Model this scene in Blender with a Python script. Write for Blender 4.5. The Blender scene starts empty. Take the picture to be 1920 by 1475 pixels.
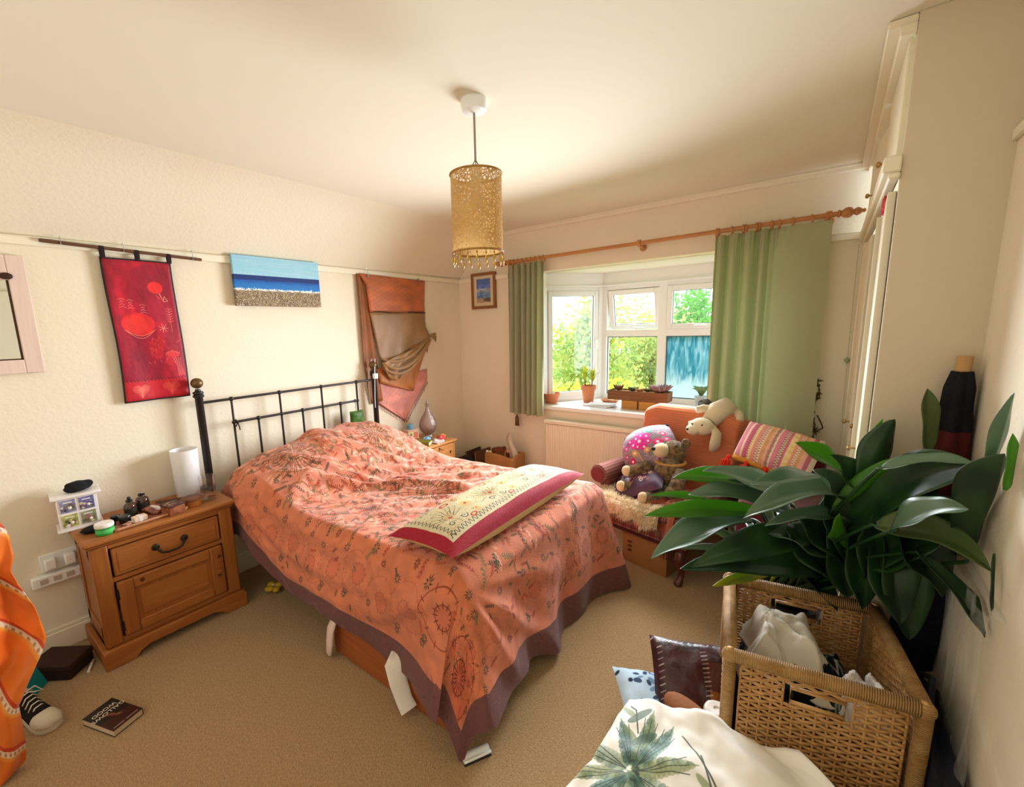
import bpy, bmesh, math, random
import numpy as np
from mathutils import Vector, Matrix, noise
SC = bpy.context.scene
COL = SC.collection
PI = math.pi
R = math.radians
random.seed(7)

# ------------------------------------------------------------------ camera
def aim(yaw, pitch, roll):
    F = Vector((math.sin(yaw) * math.cos(pitch), math.cos(yaw) * math.cos(pitch), -math.sin(pitch)))
    Rt = Vector((math.cos(yaw), -math.sin(yaw), 0)); U = Rt.cross(F)
    c, s = math.cos(roll), math.sin(roll)
    R2 = c * Rt + s * U; U2 = -s * Rt + c * U
    return Matrix(((R2.x, U2.x, -F.x), (R2.y, U2.y, -F.y), (R2.z, U2.z, -F.z)))
cam = bpy.data.cameras.new('camera'); co = bpy.data.objects.new('camera', cam); COL.objects.link(co)
co.matrix_world = Matrix.Translation((3.0516, -3.5704, 1.6)) @ aim(-0.67432, 0.168694, -0.030294).to_4x4()
cam.sensor_fit = 'HORIZONTAL'; cam.sensor_width = 36
cam.lens = 828.5 / 1920 * 36
cam.shift_x = 64.43 / 1920; cam.shift_y = 18.24 / 1920
cam.clip_start = 0.02; cam.clip_end = 200
SC.camera = co

# ------------------------------------------------------------------ sky, sun, daylight, added fill, exposure
w = bpy.data.worlds.new('sky'); SC.world = w; w.use_nodes = True
bg = w.node_tree.nodes['Background']
bg.inputs[0].default_value = (0.80, 0.91, 1.0, 1); bg.inputs[1].default_value = 4.4
def lamp(name, kind, loc, target, energy, col, **k):
    l = bpy.data.lights.new(name, kind); l.energy = energy; l.color = col
    for a, b in k.items(): setattr(l, a, b)
    o = bpy.data.objects.new(name, l); COL.objects.link(o)
    o.location = loc
    d = Vector(target) - Vector(loc)
    o.rotation_euler = d.to_track_quat('-Z', 'Y').to_euler()
    return o
lamp('sun', 'SUN', (0, 6, 9), (0.75, 4.3, 6.5), 4.5, (1, .95, .85), angle=R(.6))
lamp('window_daylight', 'AREA', (1.72, -.135, 1.40), (1.5, -3, .85), 74, (.88, .945, 1.0), shape='RECTANGLE', size=1.25, size_y=.95, spread=R(128))
lamp('rear_fill', 'AREA', (1.6, -4.45, 1.75), (1.7, 0, 1.35), 9.0, (1, .94, .86), shape='RECTANGLE', size=2.6, size_y=1.6)  # soft fill lamp added behind the camera; no real source stands there
SC.view_settings.view_transform = 'Standard'
SC.view_settings.look = 'None'
SC.view_settings.exposure = 0.08
SC.view_settings.gamma = 1
SC.view_settings.use_curve_mapping = False

# ------------------------------------------------------------------ helpers: colour and materials
def lin(c):
    return tuple((x / 12.92 if x <= .04045 else ((x + .055) / 1.055) ** 2.4) for x in c)
def H(h):
    h = h.lstrip('#'); return lin(tuple(int(h[i:i + 2], 16) / 255 for i in (0, 2, 4)))
MATS = {}
class NT:
    def __init__(s, m): s.t = m.node_tree; s.n = s.t.nodes; s.l = s.t.links
    def add(s, k, **kw):
        x = s.n.new(k)
        for a, b in kw.items():
            if a.startswith('i_'):
                key = a[2:].replace('_', ' ')
                x.inputs[key].default_value = b
            else: setattr(x, a, b)
        return x
    def link(s, a, b): s.l.new(a, b)
def mat(name, col, rough=.7, spec=.3, metal=0, bump=None, var=None, trans=0, sheen=0, alpha=None, img=None, coat=0, grain=None, ribs=None, transmission=0, emit=None, tcol=None):
    """bump=(scale,strength) var=(scale,colour2) grain=(colour2,scale,axis) ribs=(axis,scale,strength) img=bpy image on UV"""
    if name in MATS: return MATS[name]
    m = bpy.data.materials.new(name); m.use_nodes = True; MATS[name] = m
    g = NT(m); b = g.n['Principled BSDF']; out = g.n['Material Output']
    c = H(col) if isinstance(col, str) else col
    b.inputs['Base Color'].default_value = (*c, 1)
    b.inputs['Roughness'].default_value = rough
    b.inputs['Specular IOR Level'].default_value = spec
    b.inputs['Metallic'].default_value = metal
    b.inputs['Coat Weight'].default_value = coat
    b.inputs['Sheen Weight'].default_value = sheen
    if transmission: b.inputs['Transmission Weight'].default_value = transmission; b.inputs['IOR'].default_value = 1.45
    tc = g.add('ShaderNodeTexCoord')
    csock = None
    if img:
        t = g.add('ShaderNodeTexImage'); t.image = img; t.extension = 'EXTEND'
        g.link(tc.outputs['UV'], t.inputs['Vector']); csock = t.outputs['Color']
    if var:
        n = g.add('ShaderNodeTexNoise', i_Scale=var[0], i_Detail=3.0)
        g.link(tc.outputs['Object'], n.inputs['Vector'])
        mx = g.add('ShaderNodeMix', data_type='RGBA')
        r = g.add('ShaderNodeMapRange'); r.inputs[1].default_value = .35; r.inputs[2].default_value = .65
        g.link(n.outputs['Fac'], r.inputs[0]); g.link(r.outputs[0], mx.inputs[0])
        mx.inputs[6].default_value = (*c, 1); mx.inputs[7].default_value = (*H(var[1]), 1)
        csock = mx.outputs[2]
    if grain:
        mp = g.add('ShaderNodeMapping'); sc = [14, 14, 14]; sc[grain[2]] = 1.1
        mp.inputs['Scale'].default_value = [x * grain[1] for x in sc]
        g.link(tc.outputs['Object'], mp.inputs['Vector'])
        n = g.add('ShaderNodeTexNoise', i_Scale=2.0, i_Detail=6.0, i_Distortion=1.2)
        g.link(mp.outputs[0], n.inputs['Vector'])
        r = g.add('ShaderNodeMapRange'); r.inputs[1].default_value = .3; r.inputs[2].default_value = .7
        g.link(n.outputs['Fac'], r.inputs[0])
        mx = g.add('ShaderNodeMix', data_type='RGBA'); g.link(r.outputs[0], mx.inputs[0])
        mx.inputs[6].default_value = (*c, 1); mx.inputs[7].default_value = (*H(grain[0]), 1)
        csock = mx.outputs[2]
    if csock: g.link(csock, b.inputs['Base Color'])
    hs = None
    if bump:
        n = g.add('ShaderNodeTexNoise', i_Scale=bump[0], i_Detail=4.0); g.link(tc.outputs['Object'], n.inputs['Vector']); hs = n.outputs['Fac']; st = bump[1]
    if ribs:
        wv = g.add('ShaderNodeTexWave', bands_direction='XYZ'[ribs[0]], i_Scale=ribs[1], i_Distortion=.6); wv.inputs['Detail'].default_value = 1
        g.link(tc.outputs['UV' if len(ribs) > 3 else 'Object'], wv.inputs['Vector']); hs = wv.outputs['Fac']; st = ribs[2]
    if hs:
        bp = g.add('ShaderNodeBump', i_Strength=st, i_Distance=.01); g.link(hs, bp.inputs['Height']); g.link(bp.outputs[0], b.inputs['Normal'])
    last = b.outputs[0]
    if trans:
        tr = g.add('ShaderNodeBsdfTranslucent'); tr.inputs[0].default_value = (*(H(tcol) if tcol else c), 1)
        if csock and not tcol: g.link(csock, tr.inputs[0])
        mx = g.add('ShaderNodeMixShader'); mx.inputs[0].default_value = trans
        g.link(last, mx.inputs[1]); g.link(tr.outputs[0], mx.inputs[2]); last = mx.outputs[0]
    if alpha:   # (scale, threshold): lace holes
        vo = g.add('ShaderNodeTexVoronoi', feature='DISTANCE_TO_EDGE', i_Scale=alpha[0]); g.link(tc.outputs['UV'], vo.inputs['Vector'])
        cmp_ = g.add('ShaderNodeMath', operation='GREATER_THAN'); g.link(vo.outputs['Distance'], cmp_.inputs[0]); cmp_.inputs[1].default_value = alpha[1]
        ml = g.add('ShaderNodeMath', operation='MULTIPLY'); g.link(cmp_.outputs[0], ml.inputs[0]); ml.inputs[1].default_value = alpha[2]
        tp = g.add('ShaderNodeBsdfTransparent'); mx = g.add('ShaderNodeMixShader')
        g.link(ml.outputs[0], mx.inputs[0]); g.link(last, mx.inputs[1]); g.link(tp.outputs[0], mx.inputs[2]); last = mx.outputs[0]
    if emit: b.inputs['Emission Color'].default_value = (*H(emit[0]), 1); b.inputs['Emission Strength'].default_value = emit[1]
    g.link(last, out.inputs[0])
    return m
def glassmat(name, tint, gloss=.06, fog=None):
    m = bpy.data.materials.new(name); m.use_nodes = True; g = NT(m); g.n.remove(g.n['Principled BSDF']); out = g.n['Material Output']
    tp = g.add('ShaderNodeBsdfTransparent'); tp.inputs[0].default_value = (*tint, 1)
    gl = g.add('ShaderNodeBsdfGlossy', i_Roughness=.02)
    mx = g.add('ShaderNodeMixShader'); mx.inputs[0].default_value = gloss
    g.link(tp.outputs[0], mx.inputs[1]); g.link(gl.outputs[0], mx.inputs[2]); last = mx.outputs[0]
    if fog:   # condensation between the panes: blue-grey streaks, white where it has settled at the bottom
        tc = g.add('ShaderNodeTexCoord'); mp = g.add('ShaderNodeMapping'); mp.inputs['Scale'].default_value = (30, 1, 5)
        g.link(tc.outputs['Object'], mp.inputs[0])
        n = g.add('ShaderNodeTexNoise', i_Scale=1.0, i_Detail=5.0, i_Distortion=1.4); g.link(mp.outputs[0], n.inputs[0])
        sx = g.add('ShaderNodeSeparateXYZ'); g.link(tc.outputs['Object'], sx.inputs[0])
        n2 = g.add('ShaderNodeMapRange'); n2.inputs[1].default_value = .42; n2.inputs[2].default_value = .72; g.link(n.outputs[0], n2.inputs[0])
        c1 = g.add('ShaderNodeMix', data_type='RGBA'); g.link(n2.outputs[0], c1.inputs[0]); c1.inputs[6].default_value = (.08, .25, .31, 1); c1.inputs[7].default_value = (.38, .48, .52, 1)
        zj = g.add('ShaderNodeMath', operation='MULTIPLY_ADD'); g.link(n.outputs[0], zj.inputs[0]); zj.inputs[1].default_value = -.25; g.link(sx.outputs[2], zj.inputs[2])
        zc = g.add('ShaderNodeMapRange'); zc.inputs[1].default_value = fog[0]; zc.inputs[2].default_value = fog[1]; g.link(zj.outputs[0], zc.inputs[0])
        cm = g.add('ShaderNodeMix', data_type='RGBA'); g.link(zc.outputs[0], cm.inputs[0]); cm.inputs[6].default_value = (.45, .5, .52, 1); g.link(c1.outputs[2], cm.inputs[7])
        tl = g.add('ShaderNodeBsdfTranslucent'); g.link(cm.outputs[2], tl.inputs[0])
        mx2 = g.add('ShaderNodeMixShader'); mx2.inputs[0].default_value = .93; g.link(last, mx2.inputs[1]); g.link(tl.outputs[0], mx2.inputs[2]); last = mx2.outputs[0]
    g.link(last, out.inputs[0]); return m

# ------------------------------------------------------------------ helpers: flat prints painted in memory
class Canvas:
    def __init__(s, w, h, col):
        s.w, s.h = w, h; s.a = np.empty((h, w, 3), np.float32); s.a[:] = s.c(col)
        s.rs = np.random.RandomState(3)
    def c(s, h):
        if not isinstance(h, str): return np.array(h, np.float32)
        h = h.lstrip('#'); return np.array([int(h[i:i + 2], 16) / 255 for i in (0, 2, 4)], np.float32)
    def _win(s, x0, y0, x1, y1):
        x0, y0, x1, y1 = max(0, int(x0)), max(0, int(y0)), min(s.w, int(x1) + 2), min(s.h, int(y1) + 2)
        if x1 <= x0 or y1 <= y0: return None
        yy, xx = np.mgrid[y0:y1, x0:x1]; return xx, yy, (slice(y0, y1), slice(x0, x1))
    def ell(s, cx, cy, rx, ry, col, rot=0, al=1.0, ring=None):
        q = s._win(cx - max(rx, ry) - 2, cy - max(rx, ry) - 2, cx + max(rx, ry) + 2, cy + max(rx, ry) + 2)
        if q is None: return
        xx, yy, sl = q; dx, dy = xx - cx, yy - cy; cr, sr = math.cos(rot), math.sin(rot)
        d = np.sqrt(((dx * cr + dy * sr) / rx) ** 2 + ((-dx * sr + dy * cr) / ry) ** 2)
        k = np.clip((1 - d) * min(rx, ry) + .5, 0, 1)
        if ring: k = k * np.clip((d - 1) * min(rx, ry) + ring + .5, 0, 1)
        k = (k * al)[..., None]; s.a[sl] = s.a[sl] * (1 - k) + s.c(col) * k
    def rect(s, x0, y0, x1, y1, col, al=1.0):
        x0, y0, x1, y1 = [int(max(0, t)) for t in (x0, y0, x1, y1)]
        s.a[y0:y1, x0:x1] = s.a[y0:y1, x0:x1] * (1 - al) + s.c(col) * al
    def line(s, pts, wd, col, al=1.0, taper=False):
        for i in range(len(pts) - 1):
            (ax, ay), (bx, by) = pts[i], pts[i + 1]
            q = s._win(min(ax, bx) - wd - 1, min(ay, by) - wd - 1, max(ax, bx) + wd + 1, max(ay, by) + wd + 1)
            if q is None: continue
            xx, yy, sl = q; L = (bx - ax) ** 2 + (by - ay) ** 2 + 1e-6
            t = np.clip(((xx - ax) * (bx - ax) + (yy - ay) * (by - ay)) / L, 0, 1)
            d = np.hypot(xx - ax - t * (bx - ax), yy - ay - t * (by - ay))
            hw = wd / 2 * (1 - .8 * np.abs(2 * t - 1) if taper else 1)
            k = (np.clip(hw - d + .5, 0, 1) * al)[..., None]
            s.a[sl] = s.a[sl] * (1 - k) + s.c(col) * k
    def mottle(s, n, amt, tint=None):
        g = s.rs.rand(n + 1, n + 1).astype(np.float32)
        y = np.linspace(0, n - 1e-3, s.h); x = np.linspace(0, n - 1e-3, s.w); yi, xi = y.astype(int), x.astype(int)
        fy, fx = (y - yi)[:, None], (x - xi)[None]; fy = fy * fy * (3 - 2 * fy); fx = fx * fx * (3 - 2 * fx)
        v = (g[yi][:, xi] * (1 - fx) + g[yi][:, xi + 1] * fx) * (1 - fy) + (g[yi + 1][:, xi] * (1 - fx) + g[yi + 1][:, xi + 1] * fx) * fy
        v = (v - .5)[..., None]
        if tint is None: s.a *= 1 + v * amt
        else:
            k = np.clip(v * 2 * amt, 0, 1); s.a[:] = s.a * (1 - k) + s.c(tint) * k
    def image(s, name):
        im = bpy.data.images.new(name, s.w, s.h)
        px = np.ones((s.h, s.w, 4), np.float32); px[..., :3] = np.clip(s.a, 0, 1)
        im.pixels.foreach_set(px.ravel()); im.update(); return im

# ------------------------------------------------------------------ helpers: geometry
ORG = {}
class MB:
    """collects verts / faces in world space (through an optional frame T) and links them as ONE mesh object"""
    def __init__(s, T=None): s.v = []; s.f = []; s.uv = []; s.mi = []; s.T = T or Matrix(); s.cur = 0
    def P(s, p, uv=(0, 0)): s.v.append(s.T @ Vector(p)); s.uv.append(uv); return len(s.v) - 1
    def F(s, *i): s.f.append(i); s.mi.append(s.cur)
    def box(s, c, d, rot=None, taper=1.0):
        k = len(s.v); M = rot or Matrix.Identity(3)
        for z in (-.5, .5):
            t = 1 if z < 0 else taper
            for x, y in ((-.5, -.5), (.5, -.5), (.5, .5), (-.5, .5)):
                s.P(Vector(c) + M @ Vector((x * d[0] * t, y * d[1] * t, z * d[2])), (x + .5, y + .5))
        for q in ((0, 3, 2, 1), (4, 5, 6, 7), (0, 1, 5, 4), (1, 2, 6, 5), (2, 3, 7, 6), (3, 0, 4, 7)): s.F(*[k + j for j in q])
        return s
    def bx(s, x0, x1, y0, y1, z0, z1): return s.box(((x0 + x1) / 2, (y0 + y1) / 2, (z0 + z1) / 2), (abs(x1 - x0), abs(y1 - y0), abs(z1 - z0)))
    def grid(s, fn, nu, nv, cu=False, cv=False):
        k = len(s.v); mu = nu if cu else nu + 1; mv = nv if cv else nv + 1
        for j in range(mv):
            for i in range(mu):
                s.P(fn(i / nu, j / nv), (i / nu, j / nv))
        for j in range(nv):
            for i in range(nu):
                a, b = i, (i + 1) % mu; c, d = j, (j + 1) % mv
                s.F(k + c * mu + a, k + c * mu + b, k + d * mu + b, k + d * mu + a)
        return s
    def tube(s, pts, r, n=8, cap=True, closed=False, flat=1.0):
        pts = [Vector(p) for p in pts]; m = len(pts); k = len(s.v)
        rr = r if isinstance(r, (list, tuple)) else [r] * m
        up = None
        for i, p in enumerate(pts):
            a = pts[(i - 1) % m] if (closed or i) else p; b = pts[(i + 1) % m] if (closed or i < m - 1) else p
            t = (b - a).normalized() if (b - a).length > 1e-9 else Vector((0, 0, 1))
            if up is None: up = Vector((0, 0, 1)) if abs(t.z) < .9 else Vector((1, 0, 0))
            x = up.cross(t)
            if x.length < 1e-6: x = Vector((1, 0, 0)).cross(t)
            x.normalize(); y = t.cross(x); up = y
            for j in range(n):
                q = 2 * PI * j / n; s.P(p + x * math.cos(q) * rr[i] + y * math.sin(q) * rr[i] * flat, (j / n, i / max(1, m - 1)))
        for i in range(m if closed else m - 1):
            for j in range(n):
                a = k + i * n; b = k + ((i + 1) % m) * n
                s.F(a + j, a + (j + 1) % n, b + (j + 1) % n, b + j)
        if cap and not closed:
            s.F(*[k + j for j in reversed(range(n))]); s.F(*[k + (m - 1) * n + j for j in range(n)])
        return s
    def lathe(s, prof, c=(0, 0, 0), n=24, cap=True, M=None):
        k = len(s.v); M = M or Matrix.Identity(3); c = Vector(c)
        for i, (r, z) in enumerate(prof):
            for j in range(n):
                q = 2 * PI * j / n; s.P(c + M @ Vector((r * math.cos(q), r * math.sin(q), z)), (j / n, i / max(1, len(prof) - 1)))
        for i in range(len(prof) - 1):
            for j in range(n): s.F(k + i * n + j, k + i * n + (j + 1) % n, k + (i + 1) * n + (j + 1) % n, k + (i + 1) * n + j)
        if cap:
            if prof[0][0] > 1e-4: s.F(*[k + j for j in reversed(range(n))])
            if prof[-1][0] > 1e-4: s.F(*[k + (len(prof) - 1) * n + j for j in range(n)])
        return s
    def ball(s, c, r, n=14, M=None, sq=1.0):
        r = r if isinstance(r, (tuple, list)) else (r, r, r); M = M or Matrix.Identity(3); c = Vector(c)
        def fn(u, v):
            a = 2 * PI * u; b = PI * (v - .5)
            return c + M @ Vector((r[0] * math.cos(b) * math.cos(a), r[1] * math.cos(b) * math.sin(a), r[2] * math.sin(b)))
        return s.grid(fn, n, max(6, n // 2 + 2), cu=True)
    def prism(s, poly, z0, z1):
        k = len(s.v); n = len(poly)
        for z in (z0, z1):
            for x, y in poly: s.P((x, y, z), (x, y))
        s.F(*[k + i for i in reversed(range(n))]); s.F(*[k + n + i for i in range(n)])
        for i in range(n): s.F(k + i, k + (i + 1) % n, k + n + (i + 1) % n, k + n + i)
        return s
    def build(s, name, m, parent=None, smooth=None, bevel=0, sub=0, solid=0, origin=None, label=None, bseg=2):
        po = ORG.get(parent.name, Vector()) if parent else None
        o0 = po if parent else (Vector(origin) if origin is not None else s._base())
        me = bpy.data.meshes.new(name)
        me.from_pydata([tuple(p - o0) for p in s.v], [], s.f)
        uvl = me.uv_layers.new(name='UVMap')
        li = np.empty(len(me.loops), np.int32); me.loops.foreach_get('vertex_index', li)
        uvl.data.foreach_set('uv', np.array(s.uv, np.float32)[li].ravel())
        for mm in (m if isinstance(m, (list, tuple)) else [m]): me.materials.append(mm)
        if any(s.mi): me.polygons.foreach_set('material_index', s.mi)
        ob = bpy.data.objects.new(name, me); COL.objects.link(ob)
        if parent: ob.parent = parent
        else: ob.location = o0
        ORG[ob.name] = o0
        if smooth is None: smooth = 40
        if smooth:
            me.polygons.foreach_set('use_smooth', [True] * len(me.polygons))
            if smooth < 180: me.set_sharp_from_angle(angle=R(smooth))
        if solid: md = ob.modifiers.new('thickness', 'SOLIDIFY'); md.thickness = solid; md.offset = 0
        if bevel:
            md = ob.modifiers.new('bevel', 'BEVEL'); md.width = bevel; md.segments = bseg; md.limit_method = 'ANGLE'; md.angle_limit = R(40)
        if sub: md = ob.modifiers.new('sub', 'SUBSURF'); md.levels = sub; md.render_levels = sub
        if label: ob['label'] = label
        return ob
    def _base(s):
        xs = [p.x for p in s.v]; ys = [p.y for p in s.v]; zs = [p.z for p in s.v]
        return Vector(((min(xs) + max(xs)) / 2, (min(ys) + max(ys)) / 2, min(zs)))
def thing(name, loc, label, cat, group=None):
    o = bpy.data.objects.new(name, None); COL.objects.link(o); o.location = loc; o.empty_display_size = .05
    ORG[o.name] = Vector(loc); return tag(o, label, cat, group)
def tag(o, label, cat, group=None):
    o['label'] = label; o['category'] = cat
    if group: o['group'] = group
    return o
def struct(o): o['kind'] = 'structure'; return o
def stuff(o): o['kind'] = 'stuff'; return o
def frame(loc, rz=0, ry=0, rx=0):
    return Matrix.Translation(loc) @ Matrix.Rotation(rz, 4, 'Z') @ Matrix.Rotation(ry, 4, 'Y') @ Matrix.Rotation(rx, 4, 'X')
def fbm(p, s=1.0, o=3): return noise.fractal(Vector(p) * s, 1.0, 2.0, o)
def lerp(a, b, t): return a + (b - a) * t
def sstep(a, b, x):
    t = min(1, max(0, (x - a) / (b - a))); return t * t * (3 - 2 * t)
def interp(xs, ys, x):
    if x <= xs[0]: return ys[0]
    for i in range(len(xs) - 1):
        if x <= xs[i + 1]: return lerp(ys[i], ys[i + 1], (x - xs[i]) / (xs[i + 1] - xs[i]))
    return ys[-1]
def poly_at(pts, t):
    """point at arc-length fraction t on a polyline"""
    pts = [Vector(p) for p in pts]; d = [0]
    for a, b in zip(pts, pts[1:]): d.append(d[-1] + (b - a).length)
    x = t * d[-1]
    for i in range(len(pts) - 1):
        if x <= d[i + 1] + 1e-9: return pts[i].lerp(pts[i + 1], (x - d[i]) / max(1e-9, d[i + 1] - d[i]))
    return pts[-1]
def bez(a, b, c, t): return a * (1 - t) ** 2 + b * 2 * t * (1 - t) + c * t * t
# ================================================================== THE SETTING
CREAM = mat('cream_wall', '#EFE5D0', .85, .2, bump=(52, .22), var=(1.2, '#ECE0C8'))
WHITE = mat('ceiling_white', '#ECE5D2', .9, .15, bump=(9, .05))
GLOSS = mat('cream_gloss', '#F1E8D2', .4, .4)
UPVC = mat('white_window_frame', '#F4F5F3', .3, .5)
SILLM = mat('white_sill_paint', '#F5F3EE', .35, .5)
CARPET = mat('beige_carpet', '#BF9C6E', .95, .1, bump=(200, .9), var=(120, '#A68355'), sheen=.25)
CH = 2.474; RAIL = 2.094; RX = 3.41
struct(MB().bx(-.3, 3.9, -4.7, .25, -.1, 0).build('floor', CARPET))
struct(MB().bx(-.3, 3.9, -4.7, .12, CH, CH + .1).build('ceiling', WHITE))
b = MB()     # headboard wall: upright to the picture rail, then sloping in and curving into the ceiling
prof = [(-.15, 0), (0, 0), (0, RAIL), (.10, 2.19), (.20, 2.285), (.28, 2.355), (.35, 2.41), (.42, 2.45), (.52, CH), (-.15, CH)]
k = len(prof)
for y in (-4.7, .1):
    for x, z in prof: b.P((x, y, z))
for i in range(k): b.F(i, (i + 1) % k, k + (i + 1) % k, k + i)
b.F(*reversed(range(k))); b.F(*range(k, 2 * k))
struct(b.build('wall_left', CREAM, smooth=30))
OX0, OX1, SZ, HZ = .90, 2.865, .872, 2.08
b = MB().bx(-.15, OX0, 0, .12, 0, CH).bx(OX1, 3.9, 0, .12, 0, CH).bx(OX0, OX1, 0, .12, 0, SZ - .03).bx(OX0, OX1, 0, .12, HZ, CH)
struct(b.build('wall_back', CREAM, smooth=0))
struct(MB().bx(RX, RX + .4, -4.7, -1.603, 0, RAIL).bx(RX + .05, RX + .4, -4.7, -1.603, RAIL, CH).build('wall_right', CREAM, smooth=0))
struct(MB().bx(-.15, 3.9, -4.8, -4.7, 0, CH).build('wall_front', CREAM, smooth=0))
# bay: sill, head, cheeks
BY = .62; BX0, BX1 = 1.29, 2.41; EX0, EX1 = .93, 2.835; EY = .1
bay = [(OX0, -.03), (OX1, -.03), (OX1, .1), (EX1 + .05, .12), (BX1 + .06, BY + .08), (BX0 - .06, BY + .08), (EX0 - .05, .12), (OX0, .1)]
struct(MB().prism(bay, SZ - .035, SZ).build('trim_1', SILLM, bevel=.006))
struct(MB().prism([(x, max(y, .1201)) for x, y in bay if y > .11 or y == .1], HZ - .004, HZ + .1).build('trim_2', WHITE))
struct(MB().prism([(x, max(y, .1)) for x, y in bay], .2, SZ - .036).build('trim_3', CREAM))
# picture rails, coving, skirting
struct(MB().bx(0, .018, -4.7, 0, RAIL - .042, RAIL).bx(0, .026, -4.7, 0, RAIL - .006, RAIL).build('trim_4', GLOSS, bevel=.003))
struct(MB().bx(0, .62, -.018, 0, RAIL - .042, RAIL).bx(0, .62, -.026, 0, RAIL - .006, RAIL).build('trim_5', GLOSS, bevel=.003))
struct(MB().bx(2.99, 3.16, -.018, 0, RAIL - .042, RAIL).bx(2.99, 3.16, -.026, 0, RAIL - .006, RAIL).build('trim_6', GLOSS, bevel=.003))
struct(MB().bx(RX - .012, RX, -4.7, -1.603, RAIL - .03, RAIL).build('trim_7', GLOSS, bevel=.003))
struct(MB().bx(.5, 3.2, -.03, 0, CH - .035, CH).bx(.5, 3.2, -.045, 0, CH - .014, CH).build('trim_8', GLOSS, bevel=.004))
struct(MB().bx(0, .018, -4.7, -.02, 0, .105).bx(0, .011, -4.7, -.02, .105, .125).build('baseboard_left', GLOSS, bevel=.004))
struct(MB().bx(.02, 3.15, -.018, 0, 0, .105).bx(.02, 3.15, -.011, 0, .105, .125).build('baseboard_back', GLOSS, bevel=.004))
struct(MB().bx(RX - .018, RX, -4.7, -1.62, 0, .12).build('baseboard_right', GLOSS, bevel=.004))

# ---- windows of the bay
PANE = glassmat('clear_glass', (.97, .99, .99)); FOG = glassmat('fogged_glass', (.86, .97, 1.0), .05, fog=(.04, .17))
RUB = mat('grey_window_seal', '#5F6468', .6)
def ring(mb, x0, x1, z0, z1, wd, y0, y1):
    mb.bx(x0, x0 + wd, y0, y1, z0, z1); mb.bx(x1 - wd, x1, y0, y1, z0, z1)
    mb.bx(x0 + wd, x1 - wd, y0, y1, z0, z0 + wd); mb.bx(x0 + wd, x1 - wd, y0, y1, z1 - wd, z1)
    return mb
def bay_window(name, a, bpt, layout):
    """window standing on the line a-b; local x along it, local y outwards"""
    ax = Vector((bpt[0] - a[0], bpt[1] - a[1], 0)); L = ax.length; T = frame((a[0], a[1], 0), math.atan2(ax.y, ax.x))
    root = bpy.data.objects.new(name, None); COL.objects.link(root); root.location = (a[0], a[1], SZ); ORG[root.name] = Vector((a[0], a[1], SZ)); struct(root)
    f = MB(T); z0, z1 = SZ, 1.955
    f.bx(0, L, 0, .07, z0, z0 + .045); f.bx(0, L, 0, .07, z1 - .04, z1)
    f.bx(-.005, .045, -.003, .073, z0 + .0005, z1 - .0005); f.bx(L - .045, L + .005, -.003, .073, z0 + .0005, z1 - .0005)
    f.bx(-.02, L + .02, -.012, .09, z1, HZ)                     # head board above the frame
    f.bx(-.02, L + .02, -.03, .0, z1 - .004, z1 + .012)
    for m in layout['mull']: f.bx(m - .036, m + .036, -.004, .072, z0 + .001, z1 - .001)
    if layout.get('transom'): f.bx(0, L, -.002, .071, 1.478, 1.54)
    f.build('window_frame', UPVC, root, bevel=.004)
    for kind, x0, x1, za, zb in layout['lights']:
        if kind in ('fixed', 'fog'):
            g = MB(T).bx(x0, x1, .03, .036, za, zb).build('pane', FOG if kind == 'fog' else PANE, root, smooth=0)
            ring(MB(T), x0, x1, za, zb, .008, .026, .03).build('glazing_seal', RUB, root, smooth=0)
        else:
            TT = T
            if kind == 'open':      # top-hung sash, pushed outwards at the bottom
                TT = T @ Matrix.Translation((0, .02, zb)) @ Matrix.Rotation(R(13), 4, 'X') @ Matrix.Translation((0, -.02, -zb))
            sh = ring(MB(TT), x0, x1, za, zb, .045, -.008, .05).build('sash', UPVC, root, bevel=.004)
            MB(TT).bx(x0 + .045, x1 - .045, .02, .026, za + .045, zb - .045).build('pane', PANE, sh, smooth=0)
            ring(MB(TT), x0 + .042, x1 - .042, za + .042, zb - .042, .007, .012, .02).build('glazing_seal', RUB, sh, smooth=0)
            h = MB(TT)
            if layout.get('handle') == 'side': h.bx(x1 - .034, x1 - .012, -.022, -.008, 1.38, 1.46).tube([(x1 - .023, -.02, 1.45), (x1 - .023, -.045, 1.45), (x1 - .024, -.048, 1.36)], .009)
            else: h.bx((x0 + x1) / 2 - .02, (x0 + x1) / 2 + .06, -.022, -.008, za + .012, za + .032).tube([((x0 + x1) / 2, -.02, za + .022), ((x0 + x1) / 2, -.042, za + .022), ((x0 + x1) / 2 + .1, -.045, za + .022)], .008)
            h.build('window_handle', UPVC, sh)
    return root
LW = math.hypot(BX0 - EX0, BY - EY)
bay_window('window_1', (EX0, EY), (BX0, BY), dict(mull=[], handle='side', lights=[('sash', .05, LW - .05, SZ + .045, 1.915)]))
FW = BX1 - BX0; mid = FW / 2
bay_window('window_2', (BX0, BY), (BX1, BY), dict(mull=[mid], transom=True, lights=[
    ('open', .05, mid - .036, 1.54, 1.915), ('sash', mid + .036, FW - .05, 1.54, 1.915),
    ('fixed', .045, mid - .036, SZ + .045, 1.478), ('fog', mid + .036, FW - .045, SZ + .045, 1.478)]))
bay_window('window_3', (BX1, BY), (EX1, EY), dict(mull=[], handle='side', lights=[('sash', .05, LW - .05, SZ + .045, 1.915)]))
struct(MB().bx(OX0 - .0, EX0 + .03, .02, .12, SZ, HZ).build('trim_9', SILLM, bevel=.003))
struct(MB().bx(EX1 - .03, OX1, .02, .12, SZ, HZ).build('trim_10', SILLM, bevel=.003))

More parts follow.
